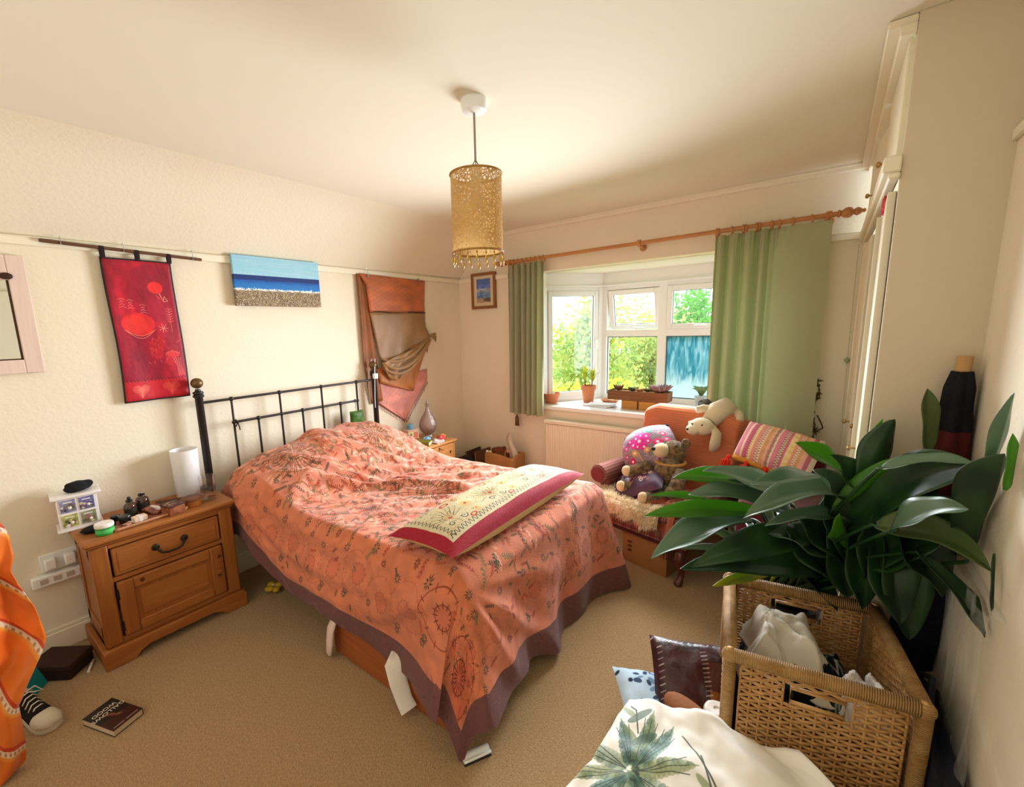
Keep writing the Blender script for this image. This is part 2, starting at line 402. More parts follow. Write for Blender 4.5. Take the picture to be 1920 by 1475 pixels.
# ---- outside: ground and trees far below the window
struct(MB().bx(-30, 30, 1.5, 60, -2.8, -2.6).build('ground', mat('garden_grass', '#7E9A45', .95, .1, var=(.6, '#9AA85A')), smooth=0))
def foliage(c, r, n, sz, seed):
    rs = np.random.RandomState(seed); b = MB()
    k = 9; cl = [(Vector((rs.randn() * .45 * r[0], rs.randn() * .45 * r[1], rs.uniform(-.7, .75) * r[2])), rs.uniform(.32, .6)) for _ in range(k * 3)]
    for i in range(n):
        q, s = cl[rs.randint(len(cl))]
        d = Vector(rs.randn(3)).normalized() * (rs.rand() ** .35) * s
        p = Vector(c) + q + Vector((d.x * r[0], d.y * r[1], d.z * r[2]))
        u = Vector(rs.randn(3)).normalized(); v = u.cross(Vector(rs.randn(3))).normalized(); s2 = sz * rs.uniform(.6, 1.4)
        a = len(b.v)
        b.v += [p - u * s2, p + v * s2 * .5, p + u * s2, p - v * s2 * .5]; b.uv += [(0, 0)] * 4
        b.F(a, a + 1, a + 2, a + 3)
    return b
TREES = [   # centre, radii, leaves, size, leaf colours, label
    ((-2.06, 7.8, 0.62), (1.13, 0.98, 1.72), 6500, .07, '#B9B45A', '#7FA060', 'tall pale yellow-green tree outside the left bay pane'),
    ((-1.29, 10.6, 0.24), (1.41, 1.19, 1.63), 6000, .07, '#B7B05A', '#7F9A62', 'broad yellowish tree seen through the lower middle pane'),
    ((-0.98, 14.4, 0.82), (1.23, 1.34, 2.18), 5000, .09, '#5FA33A', '#3E7F35', 'tall green tree behind the open top-hung sash'),
    ((-0.03, 18.5, 0.43), (2.05, 1.61, 2.56), 6500, .08, '#9CC63C', '#6DA034', 'bright green rounded tree outside the right-hand panes'),
    ((0.16, 3.4, -0.19), (0.91, 0.68, 0.76), 4500, .055, '#C8D832', '#93B93A', 'low lime-green shrub below the middle panes'),
    ((-2.3, 5.3, -0.62), (1.04, 0.85, 0.95), 4000, .055, '#D8D66A', '#A9B04C', 'low pale-yellow shrub below the left bay pane'),
    ((1.14, 5.6, -0.77), (1.18, 0.82, 0.91), 4000, .06, '#7FB342', '#5D9138', 'low mid-green shrub behind the misted pane')]
for i, (c, r, n, sz, c1, c2, lab) in enumerate(TREES):
    t = thing('tree' if i < 4 else 'shrub', (c[0], c[1], -2.6), lab, 'tree' if i < 4 else 'shrub', 'garden greenery')
    dk = lambda h: '#%02x%02x%02x' % tuple(min(255, int(int(h[q:q + 2], 16) * 1.12)) for q in (1, 3, 5))
    m = mat('leaves_%d' % i, dk(c1), .5, .3, var=(2.5, dk(c2)), trans=.45)
    stuff(foliage(c, r, n, sz, i).build('foliage', m, t, smooth=0))
    b = MB().tube([(c[0], c[1], -2.6), (c[0] + .05, c[1], c[2] - r[2] * .4), (c[0] - .05, c[1] + .05, c[2] + r[2] * .3)], [.13, .10, .04], 7)
    for a in range(4):
        q = a * 1.7; b.tube([(c[0] + .04, c[1], c[2] - r[2] * .4 + a * .15), (c[0] + math.cos(q) * r[0] * .5, c[1] + math.sin(q) * r[1] * .5, c[2] + .2 + a * .1)], [.05, .015], 5)
    b.build('trunk', mat('bark', '#6B5B45', .9), t)

# ---- built-in wardrobe filling the right side up to the window wall
WCREAM = mat('wardrobe_cream', '#F0E6CC', .5, .35); WGREY = mat('wardrobe_side_shaded', '#D8C9AF', .75, .2, bump=(60, .05))  # side panel's weaker light is put into its duller cream
DARK = mat('gap_shade', '#1B120D', .9)
t = thing('built_in_wardrobe', (3.29, -.8, 0), 'cream built-in wardrobe with doors ajar right of the window', 'wardrobe')
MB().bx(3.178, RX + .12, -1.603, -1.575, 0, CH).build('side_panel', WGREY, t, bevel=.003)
MB().bx(3.19, 3.40, -1.573, -.02, .02, 2.02).build('shade_block', DARK, t, smooth=0)  # solid near-black block: shade behind the doors put into colour
MB().bx(3.11, 3.178, -1.60, 0, CH - .022, CH - .001).bx(3.14, 3.178, -1.60, 0, CH - .05, CH - .02).bx(3.172, 3.40, -1.573, 0, 2.425, CH - .001).build('cornice', WCREAM, t, bevel=.004)
MB().bx(3.135, 3.178, -1.62, -.0, 2.035, 2.085).bx(3.15, 3.178, -1.62, 0, 2.015, 2.035).build('shelf_moulding', WCREAM, t, bevel=.006)
MB().bx(3.155, 3.178, -.10, 0, 0, 2.02).build('end_stile', WCREAM, t, bevel=.003)
def wdoor(y0, y1, z0, z1, ang, hinge_far, nm, x=3.178):
    hy = y1 if hinge_far else y0
    T = Matrix.Translation((x, hy, 0)) @ Matrix.Rotation(R(ang), 4, 'Z') @ Matrix.Translation((-x, -hy, 0))
    d = MB(T).bx(x - .022, x, y0, y1, z0, z1).build(nm, WCREAM, t, bevel=.003)
    ky = y0 + .05 if hinge_far else y1 - .05
    MB(T).lathe([(.004, 0), (.004, .012), (.011, .018), (.011, .026), (.0, .03)], (x - .022, ky, z0 + .1 if z0 > 1 else 1.05), 10, M=Matrix.Rotation(R(-90), 3, 'Y')).build('knob', mat('brass', '#B89B5E', .35, metal=1), d)
wdoor(-.56, -.11, 2.09, 2.42, 0, True, 'upper_door'); wdoor(-1.03, -.57, 2.09, 2.42, 5, True, 'upper_door'); wdoor(-1.57, -1.04, 2.09, 2.42, 0, False, 'upper_door', 3.186)
wdoor(-.60, -.11, .08, 1.99, 1, True, 'lower_door'); wdoor(-1.10, -.62, .08, 1.99, -4.5, False, 'lower_door'); wdoor(-1.56, -1.12, .08, 1.99, -2, False, 'lower_door')
MB().bx(3.165, 3.178, -1.6, 0, 0, .07).build('plinth', WCREAM, t)
b = MB(); b.grid(lambda u, v: Vector((3.168 + .012 * math.sin(u * 9 + v * 5), -1.42 + u * .13, 1.965 + v * .05 - .02 * abs(u - .5))), 8, 4)
tag(b.build('red_cloth', mat('red_cloth', '#C8302E', .8), solid=.004), 'scrap of red cloth caught above the wardrobe door', 'cloth')

# ---- radiator
RADM = mat('radiator_enamel', '#F0E4CE', .4, .4)
t = thing('radiator', (1.72, -.07, .16), 'long cream panel radiator with ribbed front below the window', 'radiator')
b = MB(); n = 56
def rad(u, v):
    x = 1.06 + u * 1.32; return Vector((x, -.092 - .006 * abs(math.sin(u * n * PI)) ** .6, .17 + v * .545))
b.grid(rad, n * 6, 1); b.build('front_panel', RADM, t, smooth=180)
MB().bx(1.055, 2.385, -.09, -.035, .165, .72).build('body', RADM, t, bevel=.006)
MB().bx(1.045, 2.395, -.108, -.028, .722, .756).build('top_cap', RADM, t, bevel=.008, bseg=3)
MB().tube([(1.12, -.06, .18), (1.12, -.06, .1), (1.12, -.06, 0)], .008).lathe([(.014, 0), (.02, .02), (.02, .06), (.012, .07)], (1.12, -.06, .1), 12).build('valve', UPVC, t)
MB().bx(1.3, 1.34, -.035, -.0005, .3, .6).build('bracket', UPVC, t)
# ================================================================== BED
IRON = mat('black_iron', '#191512', .45, .5); BRASS = mat('aged_brass', '#6E5636', .42, .5, metal=.7)
YL, YR, HX = -2.553, -1.232, .08
t = thing('bed_frame', (1.05, -1.85, 0), 'black iron bed frame with brass ball finials on the headboard', 'bed frame')
for y in (YL, YR):
    p = MB().lathe([(.022, 0), (.022, 1.235), (.026, 1.24)], (HX, y, 0), 18).build('post', IRON, t)
    MB().lathe([(.026, 0), (.031, .006), (.031, .012), (.024, .02), (.030, .026), (.028, .034), (.016, .04), (.014, .052)], (HX, y, 1.235), 18).build('collar', IRON, p)
    MB().ball((HX, y, 1.322), (.034, .034, .032), 18).build('finial', BRASS, p)
def rail(y0, y1, z, nm): return MB().tube([(HX, y0, z), (HX, y1, z)], .0085, 10).build(nm, IRON, t)
tr = rail(YL, YR, 1.201, 'top_rail'); mr = rail(-2.37, -1.412, 1.049, 'middle_rail')
for y in (-2.37, -2.052, -1.728, -1.412):
    s = MB().tube([(HX, y, .32), (HX, y, 1.201)], .0075, 8).build('spindle', IRON, t)
    MB().ball((HX, y, 1.201), (.016, .016, .015), 10).build('ball_joint', IRON, s)
    MB().ball((HX, y, 1.049), (.014, .014, .013), 10).build('ball_joint', IRON, s)
for y in (-2.213, -1.893, -1.573):
    s = MB().tube([(HX, y, .32), (HX, y, 1.049)], .0075, 8).build('spindle', IRON, t)
    MB().ball((HX, y, 1.049), (.016, .016, .015), 10).build('ball_joint', IRON, s)
rail(YL, YR, .32, 'bottom_rail')
for y in (-2.38, -1.22): MB().bx(.09, 1.98, y - .015, y + .015, .27, .33).build('side_rail', IRON, t, bevel=.004)
MB().bx(1.95, 1.98, -2.38, -1.22, .27, .33).build('foot_rail', IRON, t)
CHROME = mat('chrome', '#C9CCD0', .2, .5, metal=1)
for x, y in ((2.085, -1.20), (1.9, -2.3), (1.95, -1.27)):
    MB().lathe([(.036, 0), (.036, .006), (.012, .012), (.009, .02), (.009, .3)], (x, y, 0), 18).build('leg', CHROME, t)
t = thing('mattress', (1.05, -1.85, .33), 'thick mattress hidden under the coral bedspread', 'mattress')
MB().bx(.11, 2.0, -2.42, -1.2, .33, .625).build('mattress_body', mat('mattress_ticking', '#E9E2D2', .9), t, bevel=.05, bseg=4)
MB().bx(.12, 1.99, -2.425, -1.195, .47, .48).build('piping', mat('mattress_ticking', '#E9E2D2', .9), t)
# underbed drawers
PINEF = mat('reddish_pine', '#8E4A22', .45, .4, grain=('#A65A2B', 1.2, 0), coat=.15)
for x0, x1, lab in ((1.2, 1.97, 'reddish wooden underbed drawer at the foot end with socks caught in it'),):
    t = thing('underbed_drawer', ((x0 + x1) / 2, -2.2, 0), lab, 'drawer')
    MB().bx(x0, x1, -2.475, -2.455, .005, .205).build('front', PINEF, t, bevel=.004)
    for q in (x0 + .01, x1 - .01): MB().bx(q - .009, q + .009, -2.455, -1.9, .01, .19).build('side', PINEF, t)
    MB().bx(x0, x1, -2.455, -1.9, .01, .02).build('bottom', PINEF, t); MB().bx(x0, x1, -1.91, -1.895, .01, .19).build('back', PINEF, t)
SOCK = mat('white_wool_sock', '#EFE6DA', .95, .1, bump=(300, .5)); PSOCK = mat('pink_white_sock', '#EBD0C6', .95, .1, bump=(300, .5))
def sock(name, m, pts, rr, lab, flat):
    b = MB().tube(pts, rr, 16, flat=flat); o = b.build(name, m, smooth=60)
    return tag(o, lab, 'sock', 'socks hanging from the underbed drawer')
sock('sock', SOCK, [(1.70, -2.44, .20), (1.70, -2.478, .222), (1.71, -2.51, .20), (1.735, -2.515, .13), (1.765, -2.517, .07), (1.795, -2.518, .035)], [.02, .040, .042, .038, .034, .036], 'long white ribbed sock hanging over the drawer front near the foot', .2)
sock('sock', PSOCK, [(1.245, -2.45, .21), (1.245, -2.49, .21), (1.235, -2.51, .16), (1.225, -2.515, .09), (1.215, -2.518, .03), (1.215, -2.518, .012)], [.015, .026, .033, .034, .028, .012], 'short pinkish sock hanging at the far left end of the drawer', .45)

# ---- embroidered bedspread
def paint_spread():
    c = Canvas(1500, 1300, '#D98A74'); c.mottle(9, .16); c.mottle(40, .12); c.mottle(14, .45, '#CC6E44'); c.rect(0, 0, 1500, 285, '#C4683C', .45); c.rect(1195, 0, 1500, 1300, '#C8704A', .45); c.mottle(70, .12); rs = np.random.RandomState(11)
    cols = ['#8C3B24', '#B4472E', '#5B5232', '#3E3A2A', '#6E6A40', '#C86A3C', '#A33A30', '#7A4A30', '#F0BFA6', '#EFB79C']
    def sprig(x, y, a, s, col):
        n = rs.randint(4, 7)
        for i in range(n):
            d = (i + 1) * s * .32; px, py = x + math.cos(a) * d, y + math.sin(a) * d
            for sg in (-1, 1):
                aa = a + sg * .75; L = s * .38
                c.line([(px, py), (px + math.cos(aa) * L, py + math.sin(aa) * L)], 3.4, col, .88, True)
        c.line([(x, y), (x + math.cos(a) * s * .3 * n, y + math.sin(a) * s * .3 * n)], 1.8, col, .6)
    def rosette(x, y, r, col, n=9, w=3.2):
        for i in range(n):
            q = 2 * PI * i / n; c.line([(x + math.cos(q) * r * .25, y + math.sin(q) * r * .25), (x + math.cos(q) * r, y + math.sin(q) * r)], w, col, .9, True)
    def ringm(x, y, r, col, ticks=14, fill=None, al=.85):
        if fill: c.ell(x, y, r, r, fill, al=.35)
        c.ell(x, y, r, r, col, ring=2.2, al=al)
        for i in range(ticks):
            q = 2 * PI * i / ticks + .1; c.line([(x + math.cos(q) * (r - 8), y + math.sin(q) * (r - 8)), (x + math.cos(q) * (r + 5), y + math.sin(q) * (r + 5))], 2.6, col, al)
    # dense field over the top of the bed
    for i in range(2100):
        x, y = rs.uniform(20, 1180), rs.uniform(290, 1010)
        sprig(x, y, rs.uniform(0, 6.28), rs.uniform(14, 24), cols[rs.randint(len(cols))])
    for i in range(90): rosette(rs.uniform(20, 1180), rs.uniform(290, 1010), rs.uniform(10, 17), cols[rs.randint(5)])
    for (x, y, r) in ((235, 420, 92), (240, 800, 80), (700, 640, 105), (1010, 880, 70)):
        for k in (1, .66, .36): c.ell(x, y, r * k, r * k, '#E79A80', ring=10, al=.5); ringm(x, y, r * k, '#7A5536', int(20 * k) + 8)
        rosette(x, y, r * .3, '#4E4A34', 14); rosette(x, y, r * .9, '#7C4A2E', 22, 3); rosette(x, y, r * 1.2, '#5B5232', 26, 3)
    # side and foot margins: open curling rings and dark flowers
    for i in range(13):
        x = 60 + i * 108; y = 175 + 22 * math.sin(i * 2.1)
        k_ = .8 if i in (10,) else .22; ringm(x, y, 62, '#7A2F20', 10, None, k_); ringm(x + 4, y + 2, 27, '#5E2A1C', 12, '#C25A46', k_)
        rosette(x + 54, y + 74, 13, '#33342A'); rosette(x - 50, y - 66, 12, '#33342A'); rosette(x + 52, y - 60, 11, '#3A3A2C'); rosette(x - 6, y + 92, 10, '#5A3020')
        y2 = 1125 + 14 * math.sin(i); ringm(x, y2, 56, '#7A2F20', 10, None, .3); rosette(x + 54, y2 - 60, 12, '#33342A')
    for i in range(11):
        y = 110 + i * 108; x = 1312
        k_ = .15 if i < 5 else .32; ringm(x, y, 58, '#7A2F20', 10, None, k_); ringm(x, y, 26, '#6A2A1C', 12, '#B85440', k_)
        rosette(x - 72, y + 50, 13, '#33342A'); rosette(x + 60, y + 52, 12, '#33342A'); sprig(x - 70, y - 20, 1.2, 16, '#4A4630'); sprig(x + 58, y - 8, -1.2, 16, '#8C3B24')
    for i in range(160):
        x, y = rs.uniform(10, 1380), rs.choice([rs.uniform(90, 280), rs.uniform(1020, 1210)])
        if rs.rand() < .5: sprig(x, y, rs.uniform(0, 6.3), rs.uniform(12, 17), cols[rs.randint(6)])
    for i in range(90): sprig(rs.uniform(1190, 1380), rs.uniform(90, 1210), rs.uniform(0, 6.3), rs.uniform(11, 16), cols[rs.randint(6)])
    c.ell(1345, 112, 62, 62, '#C4583C', al=.5); ringm(1318, 130, 90, '#6A2418', 16); ringm(1318, 130, 40, '#3A2018', 14, '#B4503A'); rosette(1318, 130, 36, '#3A2018', 16)
    # dusky plum velvet border
    for (x0, y0, x1, y1) in ((0, 0, 1500, 66), (0, 1234, 1500, 1300), (1422, 0, 1500, 1300)):
        c.rect(x0, y0, x1, y1, '#6E4442')
    for i in range(900):
        s = rs.randint(3); x, y = (rs.uniform(0, 1500), rs.uniform(0, 64)) if s == 0 else ((rs.uniform(0, 1500), rs.uniform(1236, 1300)) if s == 1 else (rs.uniform(1424, 1500), rs.uniform(0, 1300)))
        c.line([(x, y), (x + rs.randn() * 8, y + rs.randn() * 8)], 3, '#8A5650' if rs.rand() < .5 else '#573234', .5)
    return c.image('bedspread_embroidery')
SPREAD = mat('embroidered_cotton', '#DB7F66', .85, .2, img=paint_spread(), bump=(130, .22), sheen=.15)
XH, XF, DS = .125, 2.015, .44
def foot_drop(dn): return lerp(.485, .605, sstep(.1, .75, dn))
def ynear(x): return -2.50 + .045 * x
def yfar(x): return -1.23 + .06 * x
def ztop(x, y):
    v = (y - ynear(x)) / (yfar(x) - ynear(x))
    px = sstep(.05, .24, x) * (1 - sstep(.38, .95, x))
    hy = interp([-2.55, -2.3, -1.95, -1.7, -1.5, -1.3, -1.15], [.085, .19, .262, .262, .262, .16, .03], y)
    z = .658 + px * hy
    top = sstep(0, .12, v) * sstep(0, .1, 1 - v) * sstep(0, .08, (XF - x) / 1.9)
    r = x * .74 - y * .67       # long soft ripples running towards the pillow corner
    z += top * (.015 * math.sin(r * 66 + 3.5 * fbm((x, y, 0), 1.6)) * sstep(-2.3, -1.75, y) * sstep(.35, .7, x) * (.55 + .6 * noise.noise((x * 2, y * 2, 1))) + .010 * math.sin(r * 31 + 2 * fbm((x, y, 4), 1.3)) * sstep(-2.3, -1.6, y) + .016 * fbm((x * 1.0, y * 2.2, 3), 2.4) + .007 * fbm((x, y, 7), 9))
    top2 = top
    for cx, cy, ang, L, wd, hh in ((.85, -2.05, .75, .42, .030, .045), (.93, -1.9, .55, .5, .032, .04), (1.12, -1.72, .3, .55, .03, .018), (.7, -2.28, 1.9, .3, .03, .02)):
        dx, dy = x - cx, y - cy; al = dx * math.cos(ang) + dy * math.sin(ang); ac = -dx * math.sin(ang) + dy * math.cos(ang) + .12 * al * al
        z += hh * math.exp(-(ac / wd) ** 2 - (al / L) ** 2) * top
    return z
def side_drop(x): return interp([.12, .35, .6, 1.0, 1.4, 1.75, 2.015], [.30, .33, .37, .405, .43, .445, .45], x) + .012 * math.sin(x * 9)
def flare(d, w=.15): return math.exp(-(d / w) ** 2)
NA, NB = 150, 130
FA, FB = .785, (.20, .80)     # fraction of the cloth lying on top
def spread(u, v):
    """u head->foot hem, v near hem->far hem"""
    da = max(0, (u - FA) / (1 - FA)); x = XH + (XF - XH) * min(1, u / FA)
    yn, yf = ynear(x), yfar(x)
    if v < FB[0]: db, y, sg = (FB[0] - v) / FB[0], yn, -1
    elif v > FB[1]: db, y, sg = (v - FB[1]) / (1 - FB[1]), yf, 1
    else: db, sg = 0, 0; y = lerp(yn, yf, (v - FB[0]) / (FB[1] - FB[0]))
    zt = ztop(min(max(x, XH), XF), y)
    e = .05
    if da == 0 and db == 0:
        de = min((x - XH) / 1 + .2, XF - x, y - yn, yf - y)
        if de < e: zt -= (e - math.sqrt(max(0, e * e - (e - de) ** 2)))*.8
        return Vector((x, y, zt))
    zt -= e * .8
    if da > 0 and db == 0:     # foot drop
        dn, df = y - yn, yf - y; k = da
        fl = .02 + k * (.045 + .13 * flare(dn) + .12 * flare(df)) + .018 * k * math.sin(y * 17 + 1.5) + .03 * k * fbm((y * 3, k, 5), 1) 
        z = zt - foot_drop(dn) * k; tt = math.exp(-((dn - .16 * (1 + k)) / .09) ** 2) * .035 * k
        for a0, am in ((.35, .03), (.75, .028), (1.25, .018)):      # pleats fanning out from the pinched corner
            aa = math.atan2(dn, max(.02, k * .6)); tt += am * math.exp(-((aa - a0) / .10) ** 2) * sstep(.05, .4, math.hypot(dn, k)) * (1 - sstep(.5, 1.1, dn))
        return Vector((x + fl + tt, y + .04 * k * (flare(df) - flare(dn)), max(.012, z)))
    if db > 0 and da == 0:     # long side drops
        k = db; d = XF - x
        fl = .018 + k * (.04 + (.15 if sg < 0 else .06) * flare(d)) + .016 * k * math.sin(x * 11 + 1) + .025 * k * fbm((x * 2.5, k, 9), 1.2)
        z = zt - side_drop(x) * k
        if sg < 0:
            for q0, dep, am in ((.2, .42, .030), (.45, .70, .026), (.75, .9, .016)):   # swags slung between the pillow end and the foot corner
                kc = dep * (1 - ((x - 1.12) / (1.0 - q0 * .25)) ** 2); fl += am * math.exp(-((k - kc) / .10) ** 2) * sstep(.0, .3, kc)
        return Vector((x + .05 * k * flare(d), y + sg * fl, max(.012, z)))
    DF = foot_drop(0 if sg < 0 else 1.2); r = math.hypot(da * DF, db * DS); th = math.atan2(db, da) / (PI / 2)
    k = r / (DF * (1 - th) + DS * th)
    k = min(k, 1) + .15 * max(0, k - 1)
    A = Vector((XF + .02 + k * .175 + .018 * k * math.sin(yn * 17 + 1.5), yn + .05 * k * (-sg if sg > 0 else 1) * (1 if sg < 0 else -1) * -1 * .8, 0)) if sg < 0 else Vector((XF + .02 + k * .17, yf - .0, 0))
    B = Vector((XF - .045 * k, y + sg * (.018 + k * .16), 0)) if sg < 0 else Vector((XF, y + sg * (.02 + k * .1), 0))
    p = A.lerp(B, th); bulge = math.sin(th * PI); p += Vector((.012, sg * .012, 0)) * k * bulge * (1 if sg < 0 else 1.5)
    p += Vector((.012, .012 * sg, 0)) * math.sin(th * 9 * PI / 2) * k * .8
    z = zt - r * (.97 if sg < 0 else .95)
    if z < .012:
        ex = .012 - z; p += Vector((-.12, -.30 if sg < 0 else .2, 0)) * min(ex, .16); z = .012 + .01 * bulge
    return Vector((p.x, p.y, z))
o = MB().grid(spread, NA, NB).build('bedspread', SPREAD, smooth=180, sub=1, origin=(1.05, -1.85, 0))
tag(o, 'coral embroidered bedspread with plum border draped over the bed', 'bedspread')

# ---- long bolster cushion across the bed
def pillow_mesh(T, L, W, Tn, n=26, m=40, crumple=.0, seed=0, edge=2.6, rnd=0):
    b = MB(T)
    for sgn in (1, -1):
        def fn(u, v):
            x, y = 2 * u - 1, 2 * v - 1
            th = max(0, (1 - abs(x) ** edge)) ** .55 * max(0, (1 - abs(y) ** edge)) ** .55
            pin = 1 - .05 * (1 - abs(y) ** 2) * abs(x) ** 3 ; pin2 = 1 - .05 * (1 - abs(x) ** 2) * abs(y) ** 3
            cr = crumple * fbm((x * 2 + seed, y * 2, sgn), 1.7) * (th ** .5)
            x, y = x * math.sqrt(1 - rnd * y * y / 2), y * math.sqrt(1 - rnd * x * x / 2)
            return Vector((x * L / 2 * pin, y * W / 2 * pin2, sgn * Tn / 2 * th + cr))
        s0 = len(b.f); b.cur = 0 if sgn > 0 else 1
        if sgn > 0: b.grid(fn, m, n)
        else: b.grid(lambda u, v: fn(1 - u, v), m, n)
    return b
def paint_bolster():
    c = Canvas(1400, 480, '#D4C7A2'); c.mottle(30, .05); rs = np.random.RandomState(5)
    blk, ylw, orn, grn, red, blu = '#3A3A34', '#D9A63A', '#CF7A2E', '#7E8A4A', '#C1442E', '#5A6468'
    for y in (96, 452):
        pts = [(x, y + 15 * math.sin(x * .21)) for x in range(80, 1396, 4)]; c.line(pts, 4.2, blk, .9)
        pts = [(x, y + 24 + 8 * math.sin(x * .21)) for x in range(80, 1396, 4)]; c.line(pts, 2.2, orn if y < 200 else grn, .6)
    pts = [(104 + 13 * math.sin(y * .23), y) for y in range(84, 460, 4)]; c.line(pts, 4.2, blk, .9)
    def flower(x, y, r, col, n=10, w=5):
        for i in range(n):
            q = 2 * PI * i / n; c.line([(x + math.cos(q) * r * .2, y + math.sin(q) * r * .2), (x + math.cos(q) * r, y + math.sin(q) * r)], w, col, .95, True)
        c.ell(x, y, r * .22, r * .22, red)
    def spiral(x, y, r, sg, col):
        c.line([(x + math.cos(sg * k * .25) * r * (1 - k / 34), y + math.sin(sg * k * .25) * r * (1 - k / 34)) for k in range(30)], 5, col)
    for x0 in (210, 560, 910, 1240):
        for i in range(10):
            a = .25 + i * .3; c.line([(x0, 200), (x0 + math.cos(a) * 120, 200 + math.sin(a) * 130)], 5, blk if i % 3 else grn, .9, True)
            for k in range(5):
                px, py = x0 + math.cos(a) * (35 + k * 19), 200 + math.sin(a) * (35 + k * 20)
                c.line([(px, py), (px + rs.randn() * 9, py + 15)], 4.6, [blk, ylw, grn, orn][rs.randint(4)], .9, True)
        flower(x0, 215, 50, '#D98F62'); spiral(x0 - 46, 152, 26, 1, blk); spiral(x0 + 46, 152, 26, -1, blk)
        c.line([(x0, 200), (x0, 120)], 3, blk)
        flower(x0 + 165, 250, 46, ylw, 16, 6); flower(x0 + 165, 355, 36, orn, 12); flower(x0 + 150, 150, 34, '#D7B24C', 14)
        c.ell(x0 + 85, 345, 34, 18, red, ring=8); c.ell(x0 + 95, 120, 24, 15, red, ring=6); c.ell(x0 + 150, 400, 40, 20, ylw, ring=9)
    for i in range(420):
        x, y = rs.uniform(130, 1390), rs.uniform(125, 430); a = rs.uniform(0, 6.3)
        c.line([(x, y), (x + math.cos(a) * 19, y + math.sin(a) * 19)], 4.6, [blk, ylw, grn, orn, blu, '#C9913A'][rs.randint(6)], .8, True)
    for i in range(14): c.line([(rs.uniform(130, 420), rs.uniform(380, 440)), (rs.uniform(130, 420), rs.uniform(380, 440))], 3, blu, .8)
    c.rect(0, 0, 1400, 62, '#9E2334'); c.rect(0, 0, 66, 480, '#9E2334'); c.rect(1384, 0, 1400, 90, '#9E2334')
    for i in range(800): 
        x, y = (rs.uniform(0, 1400), rs.uniform(0, 60)) if rs.rand() < .75 else (rs.uniform(0, 64), rs.uniform(0, 480)); c.line([(x, y), (x + rs.randn() * 6, y + rs.randn() * 6)], 3, '#B83A48' if rs.rand() < .5 else '#811A2A', .5)
    return c.image('bolster_embroidery')
T = frame((1.79, -1.825, .727), R(90.5), 0, 0) @ Matrix.Rotation(R(-2), 4, 'X')
b = pillow_mesh(T, 1.19, .375, .17, crumple=.008)
o = b.build('bolster_cushion', [mat('bolster_print', '#EFE6CB', .8, .2, img=paint_bolster(), bump=(200, .25)), mat('bolster_back', '#D9C08A', .85, .2, bump=(160, .2))], smooth=180)
tag(o, 'long cream bolster cushion with embroidered flowers and burgundy border on the bed', 'cushion')

# ---- little things on the headboard
GV = mat('green_velvet', '#2C4A0C', .5, .3, sheen=.2, var=(18, '#4E7418'))
t = thing('green_pouch', (.105, -1.45, .86), 'small green velvet pouch hanging from the headboard rail', 'pouch')
b = pillow_mesh(frame((.112, -1.452, .915), R(90), 0, R(90)) , .135, .125, .05, 12, 12, .004); b.build('bag', GV, t, smooth=180)
MB().tube([(.10, -1.44, 1.056), (.1, -1.448, 1.0), (.108, -1.45, .975)], .003, 6).tube([(.095, -1.435, 1.054), (.07, -1.43, 1.061), (.068, -1.44, 1.045), (.09, -1.445, 1.035)], .003, 6).build('strap', IRON, t)
b = MB().tube([(.085, -2.362, 1.062), (.098, -2.356, 1.05), (.09, -2.35, 1.036), (.07, -2.358, 1.05), (.085, -2.362, 1.062)], .006, 6).tube([(.097, -2.354, 1.045), (.1, -2.35, 1.02), (.096, -2.345, .995)], .004, 6).tube([(.096, -2.356, 1.045), (.092, -2.366, 1.02)], .004, 6)
tag(b.build('hair_tie', IRON), 'black hair tie knotted round the left end of the middle rail', 'hair tie')
t = thing('charger_cable', (.11, -1.25, .97), 'white phone charger plug and cable draped over the right bed post', 'cable')
b = MB().tube([(.052, -1.262, 1.0), (.05, -1.266, 1.15), (.05, -1.25, 1.3), (.06, -1.225, 1.37), (.09, -1.215, 1.372), (.108, -1.235, 1.33), (.113, -1.245, 1.26), (.112, -1.252, 1.15), (.11, -1.258, 1.05), (.112, -1.262, .97)], .0028, 6)
b.build('cable', UPVC, t); MB().bx(.1, .128, -1.262, -1.222, 1.21, 1.255).build('plug', UPVC, t, bevel=.006)

# ================================================================== BEDSIDE CABINETS
PINE = mat('waxed_pine', '#AC6C34', .45, .35, grain=('#9A5A26', .9, 1), coat=.1)
PINE2 = mat('waxed_pine_upright', '#A4652B', .45, .35, grain=('#935321', .9, 2), coat=.1)
KNOT = mat('pine_knot', '#5A2E14', .6); BRZ = mat('dark_bronze', '#33261C', .45, .5, metal=.6)
t = thing('bedside_cabinet', (.22, -2.89, 0), 'waxed pine bedside cabinet with drawer and panelled door left of the bed', 'cabinet')
Y0, Y1 = -3.233, -2.553
MB().bx(.02, .425, Y0, Y1, .64, .664).build('top', PINE, t, bevel=.008, bseg=3)
MB().bx(.03, .412, Y0 + .012, Y1 - .012, .625, .64).build('top_moulding', PINE, t, bevel=.006)
MB().bx(.03, .385, Y0 + .03, Y0 + .05, .1, .625).build('side_panel', PINE2, t); MB().bx(.03, .385, Y1 - .05, Y1 - .03, .1, .625).build('side_panel', PINE2, t)
MB().bx(.03, .045, Y0 + .03, Y1 - .03, .1, .625).build('back_panel', PINE2, t)
for y in (Y0 + .022, Y1 - .092): 
    MB().bx(.365, .402, y, y + .07, .1, .625).build('stile', PINE2, t, bevel=.008)
for y in (Y0 + .026, Y1 - .03): MB().bx(.06, .365, y - .002, y + .006, .14, .20).bx(.06, .365, y - .002, y + .006, .56, .61).bx(.06, .11, y - .002, y + .006, .14, .61).bx(.33, .365, y - .002, y + .006, .14, .61).build('side_frame', PINE2, t, bevel=.003)
